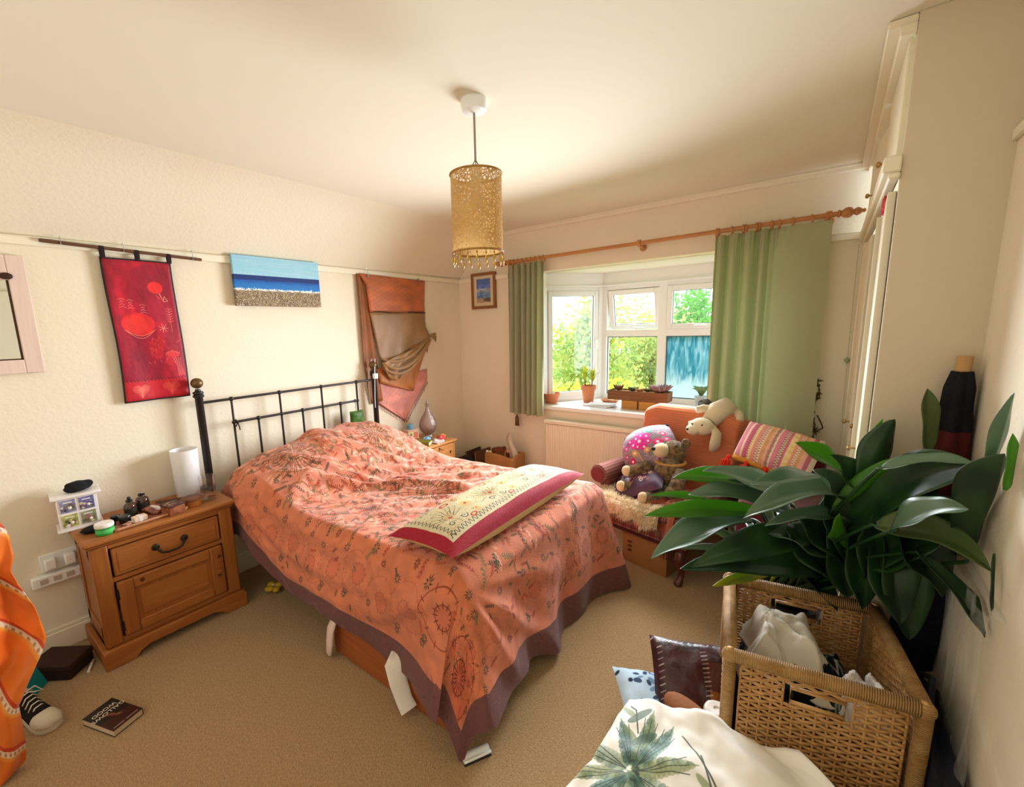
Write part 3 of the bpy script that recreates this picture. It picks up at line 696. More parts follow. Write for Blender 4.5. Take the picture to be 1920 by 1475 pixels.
for z0, z1 in ((.60, .625), (.425, .45), (.1, .13)): MB().bx(.37, .399, Y0 + .09, Y1 - .09, z0, z1).build('rail', PINE, t, bevel=.004)
d = MB().bx(.37, .408, Y0 + .10, Y1 - .10, .455, .595).build('drawer', PINE, t, bevel=.006)
MB().bx(.404, .411, Y0 + .118, Y1 - .118, .472, .578).build('drawer_panel', PINE, d, bevel=.005)
ym = (Y0 + Y1) / 2
h = MB().tube([(.41, ym - .065, .535), (.43, ym - .058, .528), (.436, ym - .045, .508), (.436, ym - .02, .5), (.436, ym + .02, .5), (.436, ym + .045, .508), (.43, ym + .058, .528), (.41, ym + .065, .535)], [.007, .008, .006, .006, .006, .006, .008, .007], 8)
for s in (-1, 1): h.lathe([(.018, 0), (.018, .003), (.010, .008), (.0, .01)], (.41, ym + s * .065, .537), 12, M=Matrix.Rotation(R(90), 3, 'Y'))
h.build('handle', BRZ, d)
d = MB().bx(.375, .402, Y0 + .10, Y1 - .10, .135, .42).build('door', PINE2, t, bevel=.004)
for y0, y1, z0, z1 in ((Y0 + .1, Y0 + .165, .135, .42), (Y1 - .165, Y1 - .1, .135, .42), (Y0 + .165, Y1 - .165, .135, .19), (Y0 + .165, Y1 - .165, .365, .42)):
    MB().bx(.40, .413, y0, y1, z0, z1).build('door_frame', PINE2 if y1 - y0 < .1 else PINE, d, bevel=.006)
MB().bx(.40, .406, Y0 + .185, Y1 - .185, .21, .345).build('door_panel', PINE, d, bevel=.008)
MB().lathe([(.006, 0), (.006, .012), (.014, .02), (.013, .028), (0, .031)], (.412, Y1 - .135, .28), 12, M=Matrix.Rotation(R(90), 3, 'Y')).build('knob', PINE2, d)
for z in (.19, .36): MB().tube([(.41, Y0 + .098, z - .025), (.41, Y0 + .098, z + .025)], .005, 8).build('hinge', BRZ, d)
for y, z in ((Y1 - .12, .36), (Y1 - .13, .25), (Y0 + .2, .395)): MB().lathe([(.011, 0), (.0, .0015)], (.4135, y, z), 10, M=Matrix.Rotation(R(90), 3, 'Y')).build('knot', KNOT, d)
for xx0, xx1, y0, y1 in ((.385, .42, Y0 + .005, Y1 - .005),):
    b = MB(); pr = [(Y0 + .003, 0), (Y0 + .12, 0), (Y0 + .15, .03), (Y0 + .19, .045), (Y1 - .19, .045), (Y1 - .15, .03), (Y1 - .12, 0), (Y1 - .003, 0), (Y1 - .003, .085), (Y1 - .02, .1), (Y0 + .02, .1), (Y0 + .003, .085)]
    n = len(pr)
    for x in (.395, .422):
        for y, z in pr: b.P((x, y, z))
    b.F(*reversed(range(n))); b.F(*range(n, 2 * n))
    for i in range(n): b.F(i, (i + 1) % n, n + (i + 1) % n, n + i)
    b.build('plinth', PINE, t, bevel=.004)
for y in (Y0 + .003, Y1 - .028): MB().bx(.03, .40, y, y + .025, 0, .095).build('plinth_side', PINE, t, bevel=.005)
ZN = .664
# white keepsake chest with four picture drawers
PLASTIC = mat('white_painted_wood', '#EFE9E6', .5, .4); PINKISH = mat('pink_painted_wood', '#D9A08E', .6, .3)
def paint_pic(k):
    c = Canvas(64, 64, ['#8A86A8', '#6E6A9C', '#A9AA62', '#8E8E70'][k]); rs = np.random.RandomState(k); c.mottle(5, .5)
    for i in range(14): c.ell(rs.uniform(8, 56), rs.uniform(6, 40), rs.uniform(3, 9), rs.uniform(3, 9), ['#B85A6A', '#3E2A52', '#D8D39A', '#54503A', '#EDE6EE', '#7A8A4A'][rs.randint(6)], al=.8)
    c.rect(14, 48, 50, 54, '#F1EFEA', .9); return c.image('drawer_picture_%d' % k)
T = frame((.105, -3.18, ZN), R(-6))
t = thing('keepsake_chest', (.105, -3.165, ZN), 'small white chest with four picture drawers at the cabinet corner', 'chest')
MB(T).bx(-.06, .06, -.075, .075, .012, .168).build('body', PINKISH, t, bevel=.002)
MB(T).bx(.052, .066, -.077, .077, .012, .17).build('front_frame', PLASTIC, t, bevel=.002)
MB(T).bx(-.07, .075, -.095, .095, .168, .18).build('top', PLASTIC, t, bevel=.003); MB(T).bx(-.068, .07, -.088, .088, 0, .012).build('base', PLASTIC, t, bevel=.003)
for i in range(4):
    y = (-.035, .035)[i % 2]; z = (.13, .055)[i // 2]; x = .069
    b = MB(T); b.grid(lambda u, v: Vector((x, y - .029 + u * .058, z - .032 + v * .064)), 1, 1); d = MB(T).bx(.05, .0685, y - .03, y + .03, z - .033, z + .033).build('drawer', PLASTIC, t)
    b.build('picture', mat('drawer_picture_%d' % i, '#888888', .3, .5, img=paint_pic(i)), d, smooth=0)
    MB(T).lathe([(.003, 0), (.003, .006), (.007, .009), (.006, .014), (0, .016)], (.0685, y + .006, z - .008), 10, M=Matrix.Rotation(R(90), 3, 'Y')).build('knob', PLASTIC, d)
BLK = mat('black_cloth', '#17161B', .8, .2, bump=(120, .2)); 
def crumple(c, r, seed, amp=.35, n=28, M=None, flat=0):
    def fn(u, v):
        a = 2 * PI * u; b = PI * (v - .5); d = Vector((math.cos(b) * math.cos(a), math.cos(b) * math.sin(a), math.sin(b)))
        k = 1 + amp * (noise.fractal(d * 1.3 + Vector((seed, 0, 0)), 1, 2, 3)) - amp * .6 * abs(noise.noise(d * 3.1 + Vector((0, seed, 0))))
        p = Vector((d.x * r[0], d.y * r[1], d.z * r[2])) * k
        if p.z < -r[2] * (1 - flat): p.z = -r[2] * (1 - flat)
        return Vector(c) + ((M @ p) if M else p)
    return MB().grid(fn, n, n // 2, cu=True)
o = crumple((.105, -3.165, ZN + .204), (.05, .06, .03), 2.2, .3, flat=.25).build('black_pouch', BLK, smooth=180, sub=1); tag(o, 'crumpled black cloth pouch lying on top of the white chest', 'pouch')
t = thing('black_purse', (.26, -3.14, ZN), 'flat black purse lying in front of the white chest', 'purse')
MB(Matrix.Translation((.26, -3.14, ZN)) @ Matrix.Diagonal((.75, 1.15, 1, 1))).lathe([(.0, .0), (.05, .002), (.062, .012), (.05, .022), (.0, .026)], (0, 0, 0), 24).build('purse_body', BLK, t, smooth=180)
MB().tube([(.26 - .046, -3.14, ZN + .013), (.26, -3.14 - .071, ZN + .013), (.26 + .046, -3.14, ZN + .013), (.26, -3.14 + .071, ZN + .013)], .0015, 5, closed=True).build('zip', mat('olive_zip', '#5B6A2A', .6), t)
def jar(x, y, z, r, h, cb, cl, lab, lidh=.4, cat='jar', nm='cream_jar'):
    t = thing(nm, (x, y, z), lab, cat)
    MB().lathe([(r * .92, 0), (r, .003), (r, h * (1 - lidh)), (r * .9, h * (1 - lidh) + .002)], (x, y, z), 24).build('jar_body', cb, t)
    MB().lathe([(r * 1.03, h * (1 - lidh)), (r * 1.05, h * (1 - lidh) + .002), (r * 1.05, h - .004), (r * .98, h), (0, h)], (x, y, z), 24).build('lid', cl, t)
    return t
GREENP = mat('green_label', '#1E9A3C', .35, .5); BLKP = mat('black_plastic', '#141414', .3, .5)
t = jar(.345, -3.13, ZN, .037, .056, GREENP, PLASTIC, 'green cream jar with white lid at the front of the cabinet', .33)
MB().lathe([(.0374, .012), (.0374, .03)], (.345, -3.13, ZN), 24, cap=False).build('label', mat('light_green_label', '#56C46A', .4), t)
AMB = mat('amber_glass', '#3A1A0A', .12, .6, coat=.5); AMBW = mat('dark_bottle_label', '#2C2622', .5)
def bottle(x, y, r, h, lab, spray):
    t = thing('amber_bottle', (x, y, ZN), lab, 'bottle', 'amber bottles on the bedside cabinet')
    MB().lathe([(r * .93, 0), (r, .004), (r, h * .62), (r * .85, h * .72), (r * .42, h * .8), (r * .42, h * .86)], (x, y, ZN), 22).build('bottle_body', AMB, t, smooth=60)
    MB().lathe([(r * 1.01, h * .12), (r * 1.01, h * .52)], (x, y, ZN), 22, cap=False).build('label', AMBW, t)
    if spray:
        c = MB().lathe([(r * .55, h * .84), (r * .55, h * .95), (r * .3, h * .97), (r * .28, h * 1.1), (r * .2, h * 1.12)], (x, y, ZN), 16).build('spray_cap', BLKP, t)
        MB().bx(x + r * .2, x + r * .5, y - .003, y + .003, ZN + h * 1.04, ZN + h * 1.08).build('nozzle', BLKP, c)
    else:
        c = MB().lathe([(r * .5, h * .84), (r * .5, h * .94), (r * .15, h * .95), (r * .15, h * 1.02)], (x, y, ZN), 16).build('pump', BLKP, t)
        MB().bx(x - .008, x + r * 1.0, y - .006, y + .006, ZN + h * 1.01, ZN + h * 1.06).build('spout', CHROME, c, bevel=.002)
bottle(.20, -2.99, .028, .098, 'amber bottle with black spray cap, nearer the white chest', True)
bottle(.16, -2.925, .031, .105, 'wider amber bottle with pump, right of the spray bottle', False)
jar(.285, -3.035, ZN + .008, .026, .036, BLKP, BLKP, 'small squat black jar on the patterned tray', .5)
jar(.215, -3.06, ZN + .008, .02, .028, BLKP, BLKP, 'tiny black pot behind the squat black jar', .5)
def paint_tray():
    c = Canvas(256, 160, '#8A4A36'); rs = np.random.RandomState(4); c.mottle(10, .5)
    for i in range(120): a = rs.uniform(0, 6.3); x, y = rs.uniform(0, 256), rs.uniform(0, 160); c.line([(x, y), (x + 20 * math.cos(a), y + 20 * math.sin(a))], 4, ['#C79A84', '#5A2A22', '#D8B8A4', '#A35E48'][rs.randint(4)], .8)
    return c.image('tray_print')
t = thing('patterned_tray', (.275, -2.93, ZN), 'shallow red-brown patterned tray holding pots and boxes', 'tray')
TRX = mat('tray_print', '#8A4A36', .4, .4, img=paint_tray())
T = frame((.268, -2.945, ZN), R(3))
b = MB(T); b.grid(lambda u, v: Vector((-.095 + .19 * v, -.16 + .32 * u, .006)), 1, 1); b.build('tray_floor', TRX, t, smooth=0)
ring_pts = [(.1 * sx, .165 * sy) for sx, sy in ((1, .9), (1, -.9), (.85, -1), (-.85, -1), (-1, -.9), (-1, .9), (-.85, 1), (.85, 1))]
MB(T).tube([(x, y, .010) for x, y in ring_pts], .006, 8, closed=True).build('rim', mat('tray_rim', '#C08A66', .4), t); MB(T).bx(-.095, .095, -.16, .16, 0, .005).build('tray_base', mat('tray_rim', '#C08A66', .4), t)
t = thing('soap_bar', (.325, -2.985, ZN + .008), 'small pale cream soap box on the tray edge', 'box')
MB(frame((.325, -2.985, ZN + .008), R(8))).bx(-.02, .02, -.03, .03, 0, .026).build('box', mat('cream_card', '#E2CBB2', .6), t, bevel=.003); MB(frame((.325, -2.985, ZN + .008), R(8))).bx(-.021, .021, -.008, .008, 0, .0268).build('paper_band', PLASTIC, t)
t = thing('sachet', (.33, -3.03, ZN + .007), 'tiny pink sachet beside the squat black jar', 'sachet')
MB(frame((.33, -3.035, ZN + .007), R(30))).bx(-.016, .016, -.02, .02, 0, .008).build('sachet', mat('pink_sachet', '#C48A7C', .5), t, bevel=.003); MB(frame((.33, -3.035, ZN + .007), R(30))).bx(-.017, .017, .012, .02, 0, .0085).build('seal', PLASTIC, t)
def paint_box():
    c = Canvas(96, 96, '#4A2A22'); rs = np.random.RandomState(9)
    for i in range(30): c.ell(rs.uniform(10, 86), rs.uniform(10, 86), 7, 4, ['#D8C8BC', '#8A4A34', '#B88468'][rs.randint(3)], rs.uniform(0, 3), .8, ring=2)
    return c.image('box_lid_print')
t = thing('lidded_box', (.345, -2.835, ZN), 'dark patterned box with copper-brown side at the cabinet front edge', 'box')
T = frame((.34, -2.838, ZN), R(12))
MB(T).bx(-.042, .042, -.04, .04, 0, .046).build('box_body', mat('copper_brown', '#A46444', .45, var=(40, '#7A4028')), t, bevel=.003)
b = MB(T).bx(-.045, .045, -.043, .043, .046, .054); b.build('lid', mat('box_lid_print', '#4A2A22', .4, img=paint_box()), t, bevel=.002)
t = thing('folded_wrapper', (.245, -2.87, ZN + .008), 'red and white striped paper packet behind the patterned box', 'packet')
T = frame((.25, -2.89, ZN + .009), R(20)); b = MB(T); b.grid(lambda u, v: Vector((-.05 + .1 * u, -.045 + .09 * v, .012 + .008 * math.sin(u * 5 + v * 3))), 8, 8); b.build('packet', TRX, t, solid=.012); MB(T).bx(-.04, .05, -.006, .006, .0, .026).build('white_band', PLASTIC, t)
t = thing('round_wooden_box', (.31, -2.735, ZN), 'round wooden box with flat lid left of the glass tumbler', 'box')
MB().lathe([(.048, 0), (.05, .002), (.05, .034)], (.30, -2.735, ZN), 28).build('box_body', PINE2, t); MB().lathe([(.053, .034), (.053, .044), (.05, .046), (0, .046)], (.30, -2.735, ZN), 28).build('lid', mat('walnut_lid', '#7A4A2C', .4, grain=('#5E3620', 1.5, 1)), t)
t = thing('dark_notebook', (.2, -2.80, ZN), 'thin dark brown notebook lying tilted behind the round box', 'notebook')
T = frame((.2, -2.80, ZN + .012), R(-24), R(4)); MB(T).bx(-.05, .05, -.08, .08, -.009, .0).build('pages', mat('cream_card', '#E2CBB2', .6), t); MB(T).bx(-.053, .053, -.083, .083, .0, .004).bx(-.053, .053, -.083, .083, -.012, -.009).build('cover', mat('dark_brown_cover', '#4A2C22', .5), t)
PORC = mat('white_porcelain', '#F3F0F0', .35, .4, trans=.15)
t = thing('cylinder_lamp', (.105, -2.68, ZN), 'tall white cylinder table lamp beside the bed post', 'lamp')
MB().lathe([(.062, 0), (.065, .004), (.071, .278), (.069, .282), (.066, .278), (.060, .01)], (.105, -2.68, ZN), 36, cap=False).build('shade', PORC, t)
MB().lathe([(.06, 0), (.06, .008), (.02, .012), (.018, .08), (.028, .1), (.028, .14), (.0, .16)], (.105, -2.68, ZN), 20).build('bulb_and_base', PLASTIC, t)
GLASS = mat('drinking_glass', '#FFFFFF', .02, .5, transmission=1.0)
t = thing('glass_tumbler', (.285, -2.64, ZN), 'clear glass tumbler at the right end of the cabinet top', 'glass')
MB().lathe([(.034, 0), (.034, .003), (.036, .012), (.042, .142), (.0405, .142), (.034, .014), (0, .012)], (.285, -2.64, ZN), 32).build('tumbler', GLASS, t, smooth=60)
MB().lathe([(.0365, .05), (.0385, .085)], (.285, -2.64, ZN), 32, cap=False).build('printed_band', mat('glass_print', '#5A5458', .4, alpha=(26, .10, 1)), t)

# right-hand bedside cabinet
t = thing('bedside_cabinet', (.26, -.87, 0), 'smaller pale pine bedside cabinet right of the bed in the corner', 'cabinet')
PALE = mat('pale_pine', '#D59A5C', .45, .35, grain=('#C58648', .8, 1)); 
MB().bx(.03, .455, -1.12, -.635, .594, .614).build('top', PALE, t, bevel=.005)
for y in (-1.10, -.67): MB().bx(.04, .435, y, y + .018, 0, .594).build('side_panel', PALE, t)
MB().bx(.04, .055, -1.1, -.655, .05, .594).build('back_panel', PALE, t)
for k, (z0, z1) in enumerate(((.43, .585), (.25, .42), (.06, .24))):
    d = MB().bx(.42, .44, -1.078, -.675, z0, z1).build('drawer', PALE, t, bevel=.004)
    MB().lathe([(.008, 0), (.008, .01), (.018, .018), (.017, .028), (0, .032)], (.44, -.877, (z0 + z1) / 2), 14, M=Matrix.Rotation(R(90), 3, 'Y')).build('knob', PALE, d)
    MB().lathe([(.013, 0), (0, .0015)], (.4405, -.715, (z0 + z1) / 2), 10, M=Matrix.Rotation(R(90), 3, 'Y')).build('knot', KNOT, d)
    MB().tube([(.44, -.86, z1 - .01), (.455, -.84, z1 - .03), (.45, -.815, z1 - .042)], .003, 5).tube([(.44, -.86, z1 - .01), (.455, -.875, z1 - .035)], .003, 5).build('tie', BRZ, d) if k == 0 else None
ZR = .614
PEW = mat('hammered_pewter', '#A89890', .42, .5, metal=.6, bump=(60, .6))
t = thing('pot_bellied_lamp', (.19, -.735, ZR), 'hammered metal pot-bellied lantern with thin neck in the corner', 'lantern')
MB().lathe([(.036, 0), (.04, .004), (.062, .025), (.079, .06), (.083, .09), (.078, .12), (.062, .155), (.042, .185), (.024, .215), (.015, .245), (.0125, .262)], (.19, -.735, ZR + .03), 40).build('lamp_body', PEW, t, smooth=180)
MB().lathe([(.0125, 0), (.018, .006), (.013, .014), (.017, .022), (.009, .032), (.008, .048), (.004, .058), (0, .06)], (.19, -.735, ZR + .292), 18).build('finial', PEW, t)
MB().lathe([(.045, 0), (.048, .006), (.036, .018), (.034, .03)], (.19, -.735, ZR), 28).build('foot', PEW, t)
def paint_tin():
    c = Canvas(128, 96, '#D8C69A'); c.rect(6, 40, 58, 90, '#C9BE86'); c.rect(66, 40, 122, 90, '#C06A5A'); c.rect(6, 6, 122, 34, '#B44A40'); c.ell(32, 66, 12, 16, '#6A6A3A'); c.ell(94, 66, 18, 14, '#D68A74', ring=4)
    for x in range(20, 116, 16): c.ell(x, 20, 5, 6, '#E0B4A0', ring=2)
    return c.image('tin_print')
t = thing('storage_tin', (.16, -.93, ZR), 'square printed tin box beside the metal lantern', 'tin')
T = frame((.16, -.93, ZR), R(-15)); MB(T).bx(-.055, .055, -.055, .055, 0, .10).build('tin_body', mat('tin_body', '#C9A98A', .45), t, bevel=.004)
b = MB(T); b.grid(lambda u, v: Vector((.0556, -.052 + .104 * u, .004 + .092 * v)), 1, 1); b.build('label', mat('tin_print', '#D8C69A', .4, img=paint_tin()), t, smooth=0); MB(T).bx(-.058, .058, -.058, .058, .1, .112).build('lid', mat('tin_lid', '#C8A890', .4), t, bevel=.004)
t = thing('blue_pot', (.15, -.925, ZR + .112), 'small blue lidded pot on top of the square tin', 'pot')
MB().lathe([(.026, 0), (.03, .003), (.03, .02)], (.15, -.925, ZR + .112), 20).build('pot_body', mat('blue_glaze', '#5F9AB4', .3), t); MB().lathe([(.032, .02), (.032, .034), (.02, .04), (.005, .042), (.006, .05), (0, .052)], (.15, -.925, ZR + .112), 20).build('lid', mat('blue_glaze', '#5F9AB4', .3), t)
t = thing('green_book', (.33, -.97, ZR), 'olive green paperback on the corner cabinet', 'book')
T = frame((.345, -.965, ZR + .001), R(28)); MB(T).bx(-.07, .07, -.05, .05, .003, .03).build('pages', mat('cream_card', '#E2CBB2', .6), t); MB(T).bx(-.072, .072, -.052, .052, .03, .034).bx(-.072, .072, -.052, .052, 0, .003).bx(-.074, .072, -.054, -.051, 0, .034).build('cover', mat('olive_cover', '#7E7A2C', .5), t)
t = thing('paper_sheets', (.38, -.83, ZR), 'folded white papers at the front of the corner cabinet', 'paper')
for i in range(3):
    T = frame((.39, -.83 + i * .012, ZR + .002 + i * .005), R(18 + i * 14)); b = MB(T); b.grid(lambda u, v: Vector((-.045 + .09 * u, -.06 + .12 * v, .003 + .006 * math.sin(u * 4 + i))), 6, 4); b.build('sheet', PLASTIC, t, solid=.002)
for i, (x, y, c, nm) in enumerate(((.28, -.855, '#8FC3E6', 'light blue'), (.36, -.745, '#D9524A', 'red'), (.33, -.70, '#EDAA5C', 'orange'))):
    o = crumple((x, y, ZR + .02), (.035, .04, .02), 5 + i, .5, flat=.1).build('sweet_wrapper', mat('wrapper_%d' % i, c, .3, .5), smooth=180); tag(o, '%s crinkled wrapper at the foot of the metal lantern' % nm, 'wrapper')
# ================================================================== ON THE WALLS
t = thing('wall_mirror', (.0, -3.3, 1.45), 'pinkish white framed mirror at the left edge of the headboard wall', 'mirror')
MF = mat('limed_frame', '#E6CFC2', .55, .3, grain=('#DDC2B4', 1.2, 2)); MIR = mat('mirror_glass', '#E8EEEA', .03, .5, metal=1)
MB().bx(.0, .028, -3.255, -3.19, 1.45, 2.0).build('frame_side', MF, t, bevel=.004); MB().bx(.0, .028, -3.72, -3.655, 1.45, 2.0).build('frame_side', MF, t, bevel=.004)
MB().bx(.0, .028, -3.655, -3.255, 1.45, 1.515).build('frame_bottom', MF, t, bevel=.004)
MB().bx(.0, .028, -3.655, -3.255, 1.885, 2.0).build('frame_top', MF, t, bevel=.004)
MB().bx(.004, .012, -3.66, -3.25, 1.51, 1.89).build('mirror_glass', MIR, t, smooth=0)
b = MB().bx(.012, .016, -3.263, -3.255, 1.515, 1.885).bx(.012, .016, -3.655, -3.255, 1.515, 1.521); b.build('rebate', mat('dark_rebate', '#4A352A', .7), t, smooth=0)
MB().ball((.032, -3.262, 1.902), (.012, .024, .016), 14).build('frame_stain', mat('dark_brown_wood', '#3E2216', .7), t, label='dark brown knot on the frame')

WALNUT = mat('walnut_pole', '#6E4A34', .5, .3, grain=('#5A3A28', 1, 1))
t = thing('hanging_pole', (.02, -2.77, 2.06), 'slim brown pole fixed below the picture rail carrying the red banner', 'pole')
MB().tube([(.030, -3.126, 2.078), (.030, -2.421, 2.055)], .0085, 10).build('pole', WALNUT, t)
for y in (-3.05, -2.80, -2.47): MB().tube([(.022, y, 2.1), (.035, y, 2.105), (.044, y, 2.085), (.04, y, interp([-3.126, -2.421], [2.078, 2.055], y) - .01), (.03, y, interp([-3.126, -2.421], [2.078, 2.055], y) - .012)], .002, 6).build('hook', CHROME, t)
def paint_banner():
    c = Canvas(330, 780, '#A8142C'); c.mottle(6, .5); c.mottle(22, .2); rs = np.random.RandomState(2)
    c.ell(90, 240, 120, 200, '#9A0F34', al=.5); c.ell(215, 600, 120, 160, '#8C1030', al=.5)
    pk, rd, cr = '#E8685E', '#E02A2A', '#EFA08C'
    c.ell(232, 632, 37, 33, rd); c.line([(248, 600), (262, 560), (270, 585), (285, 560), (262, 555)], 3, cr); c.line([(230, 590), (246, 570)], 3, pk)
    for i in range(4):
        for (x, y, n) in ((62, 520, 3), (100, 515, 3), (155, 490, 2)):
            yy = y + 14 * i; w_ = 4 + (3 - i) * 4 if i < 3 else 14; c.line([(x - w_, yy), (x, yy + 7), (x + w_, yy)], 2.5, cr, .8)
    c.ell(120, 430, 78, 62, rd, al=.95); c.ell(110, 430, 52, 50, '#EE3A34', al=.6); c.line([(52 + k * 9, 400 - 34 * math.sin(k / 16 * PI)) for k in range(17)], 4, pk); c.line([(60 + k * 8, 392 - 40 * math.sin(k / 16 * PI)) for k in range(17)], 2, cr)
    for k in range(6): c.line([(280, 440 + k * 14), (268 - k, 448 + k * 14)], 3, pk); c.line([(280, 440 + k * 14), (294 + k, 448 + k * 14)], 3, pk); 
    c.line([(280, 380), (280, 530)], 2.5, pk)
    for i in range(7): q = i * .9; c.line([(236, 405), (236 + 24 * math.cos(q), 405 + 24 * math.sin(q))], 3, cr, .8)
    for i in range(60): x, y = 195 + rs.randn() * 30, 285 + rs.randn() * 40; c.line([(x, y), (x + rs.randn() * 10, y + 12)], 3, [pk, rd, '#C4283A'][rs.randint(3)], .8)
    c.ell(185, 290, 36, 58, rd, al=.35); c.ell(262, 255, 38, 18, '#E4403A', al=.7); c.line([(225, 262), (262, 276), (300, 258)], 3, pk); c.ell(250, 220, 30, 30, '#D42A34', al=.6)
    for k in range(4): c.line([(282 + k * 9, 130), (276 + k * 8, 190), (262 + k * 12, 235)], 2.5, cr, .8)
    c.rect(0, 0, 330, 118, '#C61E2E'); c.mottle(12, .15)
    for k in range(20): c.line([(k * 17, 122), (k * 17 + 9, 112)], 6, '#7A0E24')
    for (x, y) in ((86, 62), (236, 66)):
        for k in range(40):
            q = k / 40 * 6.28; hx, hy = 16 * math.sin(q) ** 3, 13 * math.cos(q) - 5 * math.cos(2 * q) - 2 * math.cos(3 * q) - math.cos(4 * q)
            c.line([(x, y), (x + hx * 2.6, y + hy * 2.4)], 6, '#E8705E' if x < 150 else '#E8504A', .6)
    for s in ((0, 0, 9, 780), (321, 0, 330, 780), (0, 0, 330, 8), (0, 772, 330, 780)): c.rect(*s, '#26141A')
    return c.image('banner_print')
t = thing('red_banner', (.03, -2.74, 1.24), 'red embroidered fabric banner with black edging hanging left of the bed', 'banner')
BANM = mat('banner_silk', '#A8142C', .55, .3, img=paint_banner(), bump=(40, .2), sheen=.2); TAB = mat('black_binding', '#241519', .8)
b = MB(); b.grid(lambda u, v: Vector((.024 + .008 * math.sin(u * 9 + v * 4) * (1 - v) + .004, -2.902 + .322 * u + .006 * math.sin(v * 5), 1.243 + .782 * v + (1 - v) * .004)), 14, 30)
b.build('cloth', BANM, t, smooth=180, solid=.003)
for y in (-2.893, -2.742, -2.592):
    zp = interp([-3.126, -2.421], [2.078, 2.055], y)
    MB().tube([(.026, y, 2.018), (.022, y, zp), (.028, y, zp + .010), (.037, y, zp + .008), (.04, y, zp), (.034, y, 2.018)], .011, 6, flat=.16).build('tab', TAB, t)
def paint_sea():
    c = Canvas(600, 320, '#9FC8DA')
    for y in range(320):
        v = y / 320
        if v > .62: col = np.array([.60, .80, .89]) * (1 - (v - .62)) + np.array([.55, .77, .87]) * (v - .62)
        elif v > .52: col = np.array([.07, .18, .45])
        elif v > .33: col = np.array([.06, .36, .70]) * (v - .33) / .19 + np.array([.16, .50, .78]) * (1 - (v - .33) / .19)
        else: col = np.array([.55, .47, .36])
        c.a[y] = col
    rs = np.random.RandomState(1)
    for i in range(60): x, y = rs.uniform(0, 600), rs.uniform(205, 320); c.line([(x, y), (x + 120, y + rs.randn() * 5)], 7, '#B5D6E2', .25)
    for i in range(90): x, y = rs.uniform(0, 600), rs.uniform(118, 168); c.line([(x, y), (x + 60, y)], 3, '#2F7DC0' if y < 150 else '#123A80', .3)
    for i in range(220): x = rs.uniform(0, 600); c.ell(x, 106 + rs.randn() * 4, rs.uniform(3, 12), 3, '#E9E6DC', al=.7)
    for i in range(2400):
        x, y = rs.uniform(0, 600), rs.uniform(0, 92) ** 1.0; c.ell(x, y, rs.uniform(2, 5), rs.uniform(2, 4), ['#7A6650', '#A08A6C', '#C8B698', '#5E4E3C', '#8E7A60', '#EDE6D6'][rs.choice(6, p=[.25, .25, .15, .17, .16, .02])])
    return c.image('seascape')
t = thing('seascape_canvas', (.02, -1.945, 1.785), 'box canvas of a blue sea above a pebble beach on the headboard wall', 'painting')
SEA = paint_sea(); 
def canvas_board():
    b = MB(); y0, y1, z0, z1, x = -2.25, -1.645, 1.787, 2.105, .046
    P = lambda y, z, xx, u, v: b.P((xx, y, z), (u, v))
    a = [P(y0, z0, x, 0, 0), P(y1, z0, x, 1, 0), P(y1, z1, x, 1, 1), P(y0, z1, x, 0, 1)]; b.F(*a)
    for (p, q, uv) in (((y0, z0), (y0, z1), ((0, 0), (0, 1))), ((y1, z1), (y1, z0), ((1, 1), (1, 0))), ((y0, z1), (y1, z1), ((0, 1), (1, 1))), ((y1, z0), (y0, z0), ((1, 0), (0, 0)))):
        i = [P(*p, .02, *uv[0]), P(*p, x, *uv[0]), P(*q, x, *uv[1]), P(*q, .02, *uv[1])]; b.F(*reversed(i))
    b.F(*reversed([P(y0, z0, .02, 0, 0), P(y1, z0, .02, 0, 0), P(y1, z1, .02, 0, 0), P(y0, z1, .02, 0, 0)]))
    return b
canvas_board().build('canvas', mat('seascape', '#9FC8DA', .5, .3, img=SEA, bump=(160, .25)), t, smooth=0)
rs_ = np.random.RandomState(8); b = MB()
for i in range(420):
    b.ball((.046 + rs_.uniform(0, .002), rs_.uniform(-2.245, -1.65), rs_.uniform(1.79, 1.875)), (.003, rs_.uniform(.003, .007), rs_.uniform(.003, .005)), 5)
stuff(b.build('glued_pebbles', mat('pebbles', '#8E7A60', .6, .4, var=(160, '#BCA988')), t))
MB().bx(.0, .02, -2.23, -1.665, 1.80, 1.82).bx(.0, .02, -2.23, -1.665, 2.07, 2.09).build('stretcher_bar', PALE, t)

# draped silk shawl
def cloth_strip(Lp, Rp, nu, nv, xf, T=None):
    b = MB()
    def fn(u, v):
        l, r = poly_at([(0, *q) for q in Lp], v), poly_at([(0, *q) for q in Rp], v); p = l.lerp(r, u)
        return Vector((xf(u, v), p.y, p.z))
    return b.grid(fn, nu, nv)
def paint_silk(base, lc, seed, diag=True):
    c = Canvas(300, 300, base); c.mottle(8, .22); c.mottle(3, .15); rs = np.random.RandomState(seed)
    if diag:
        for k in range(-10, 12):
            c.line([(k * 34, 0), (k * 34 + 300, 300)], 1.8, lc, .55); c.line([(k * 34 + 300, 0), (k * 34, 300)], 1.8, lc, .55)
    c.rect(0, 286, 300, 300, lc, .6); return c.image('silk_%d' % seed)
SO = mat('orange_silk', '#B4612E', .5, .35, img=paint_silk('#B8622F', '#8A4020', 1), sheen=.3, bump=(20, .2)); STN = mat('tan_silk', '#9E7440', .45, .4, var=(5, '#8A6234'), sheen=.3, bump=(14, .2))
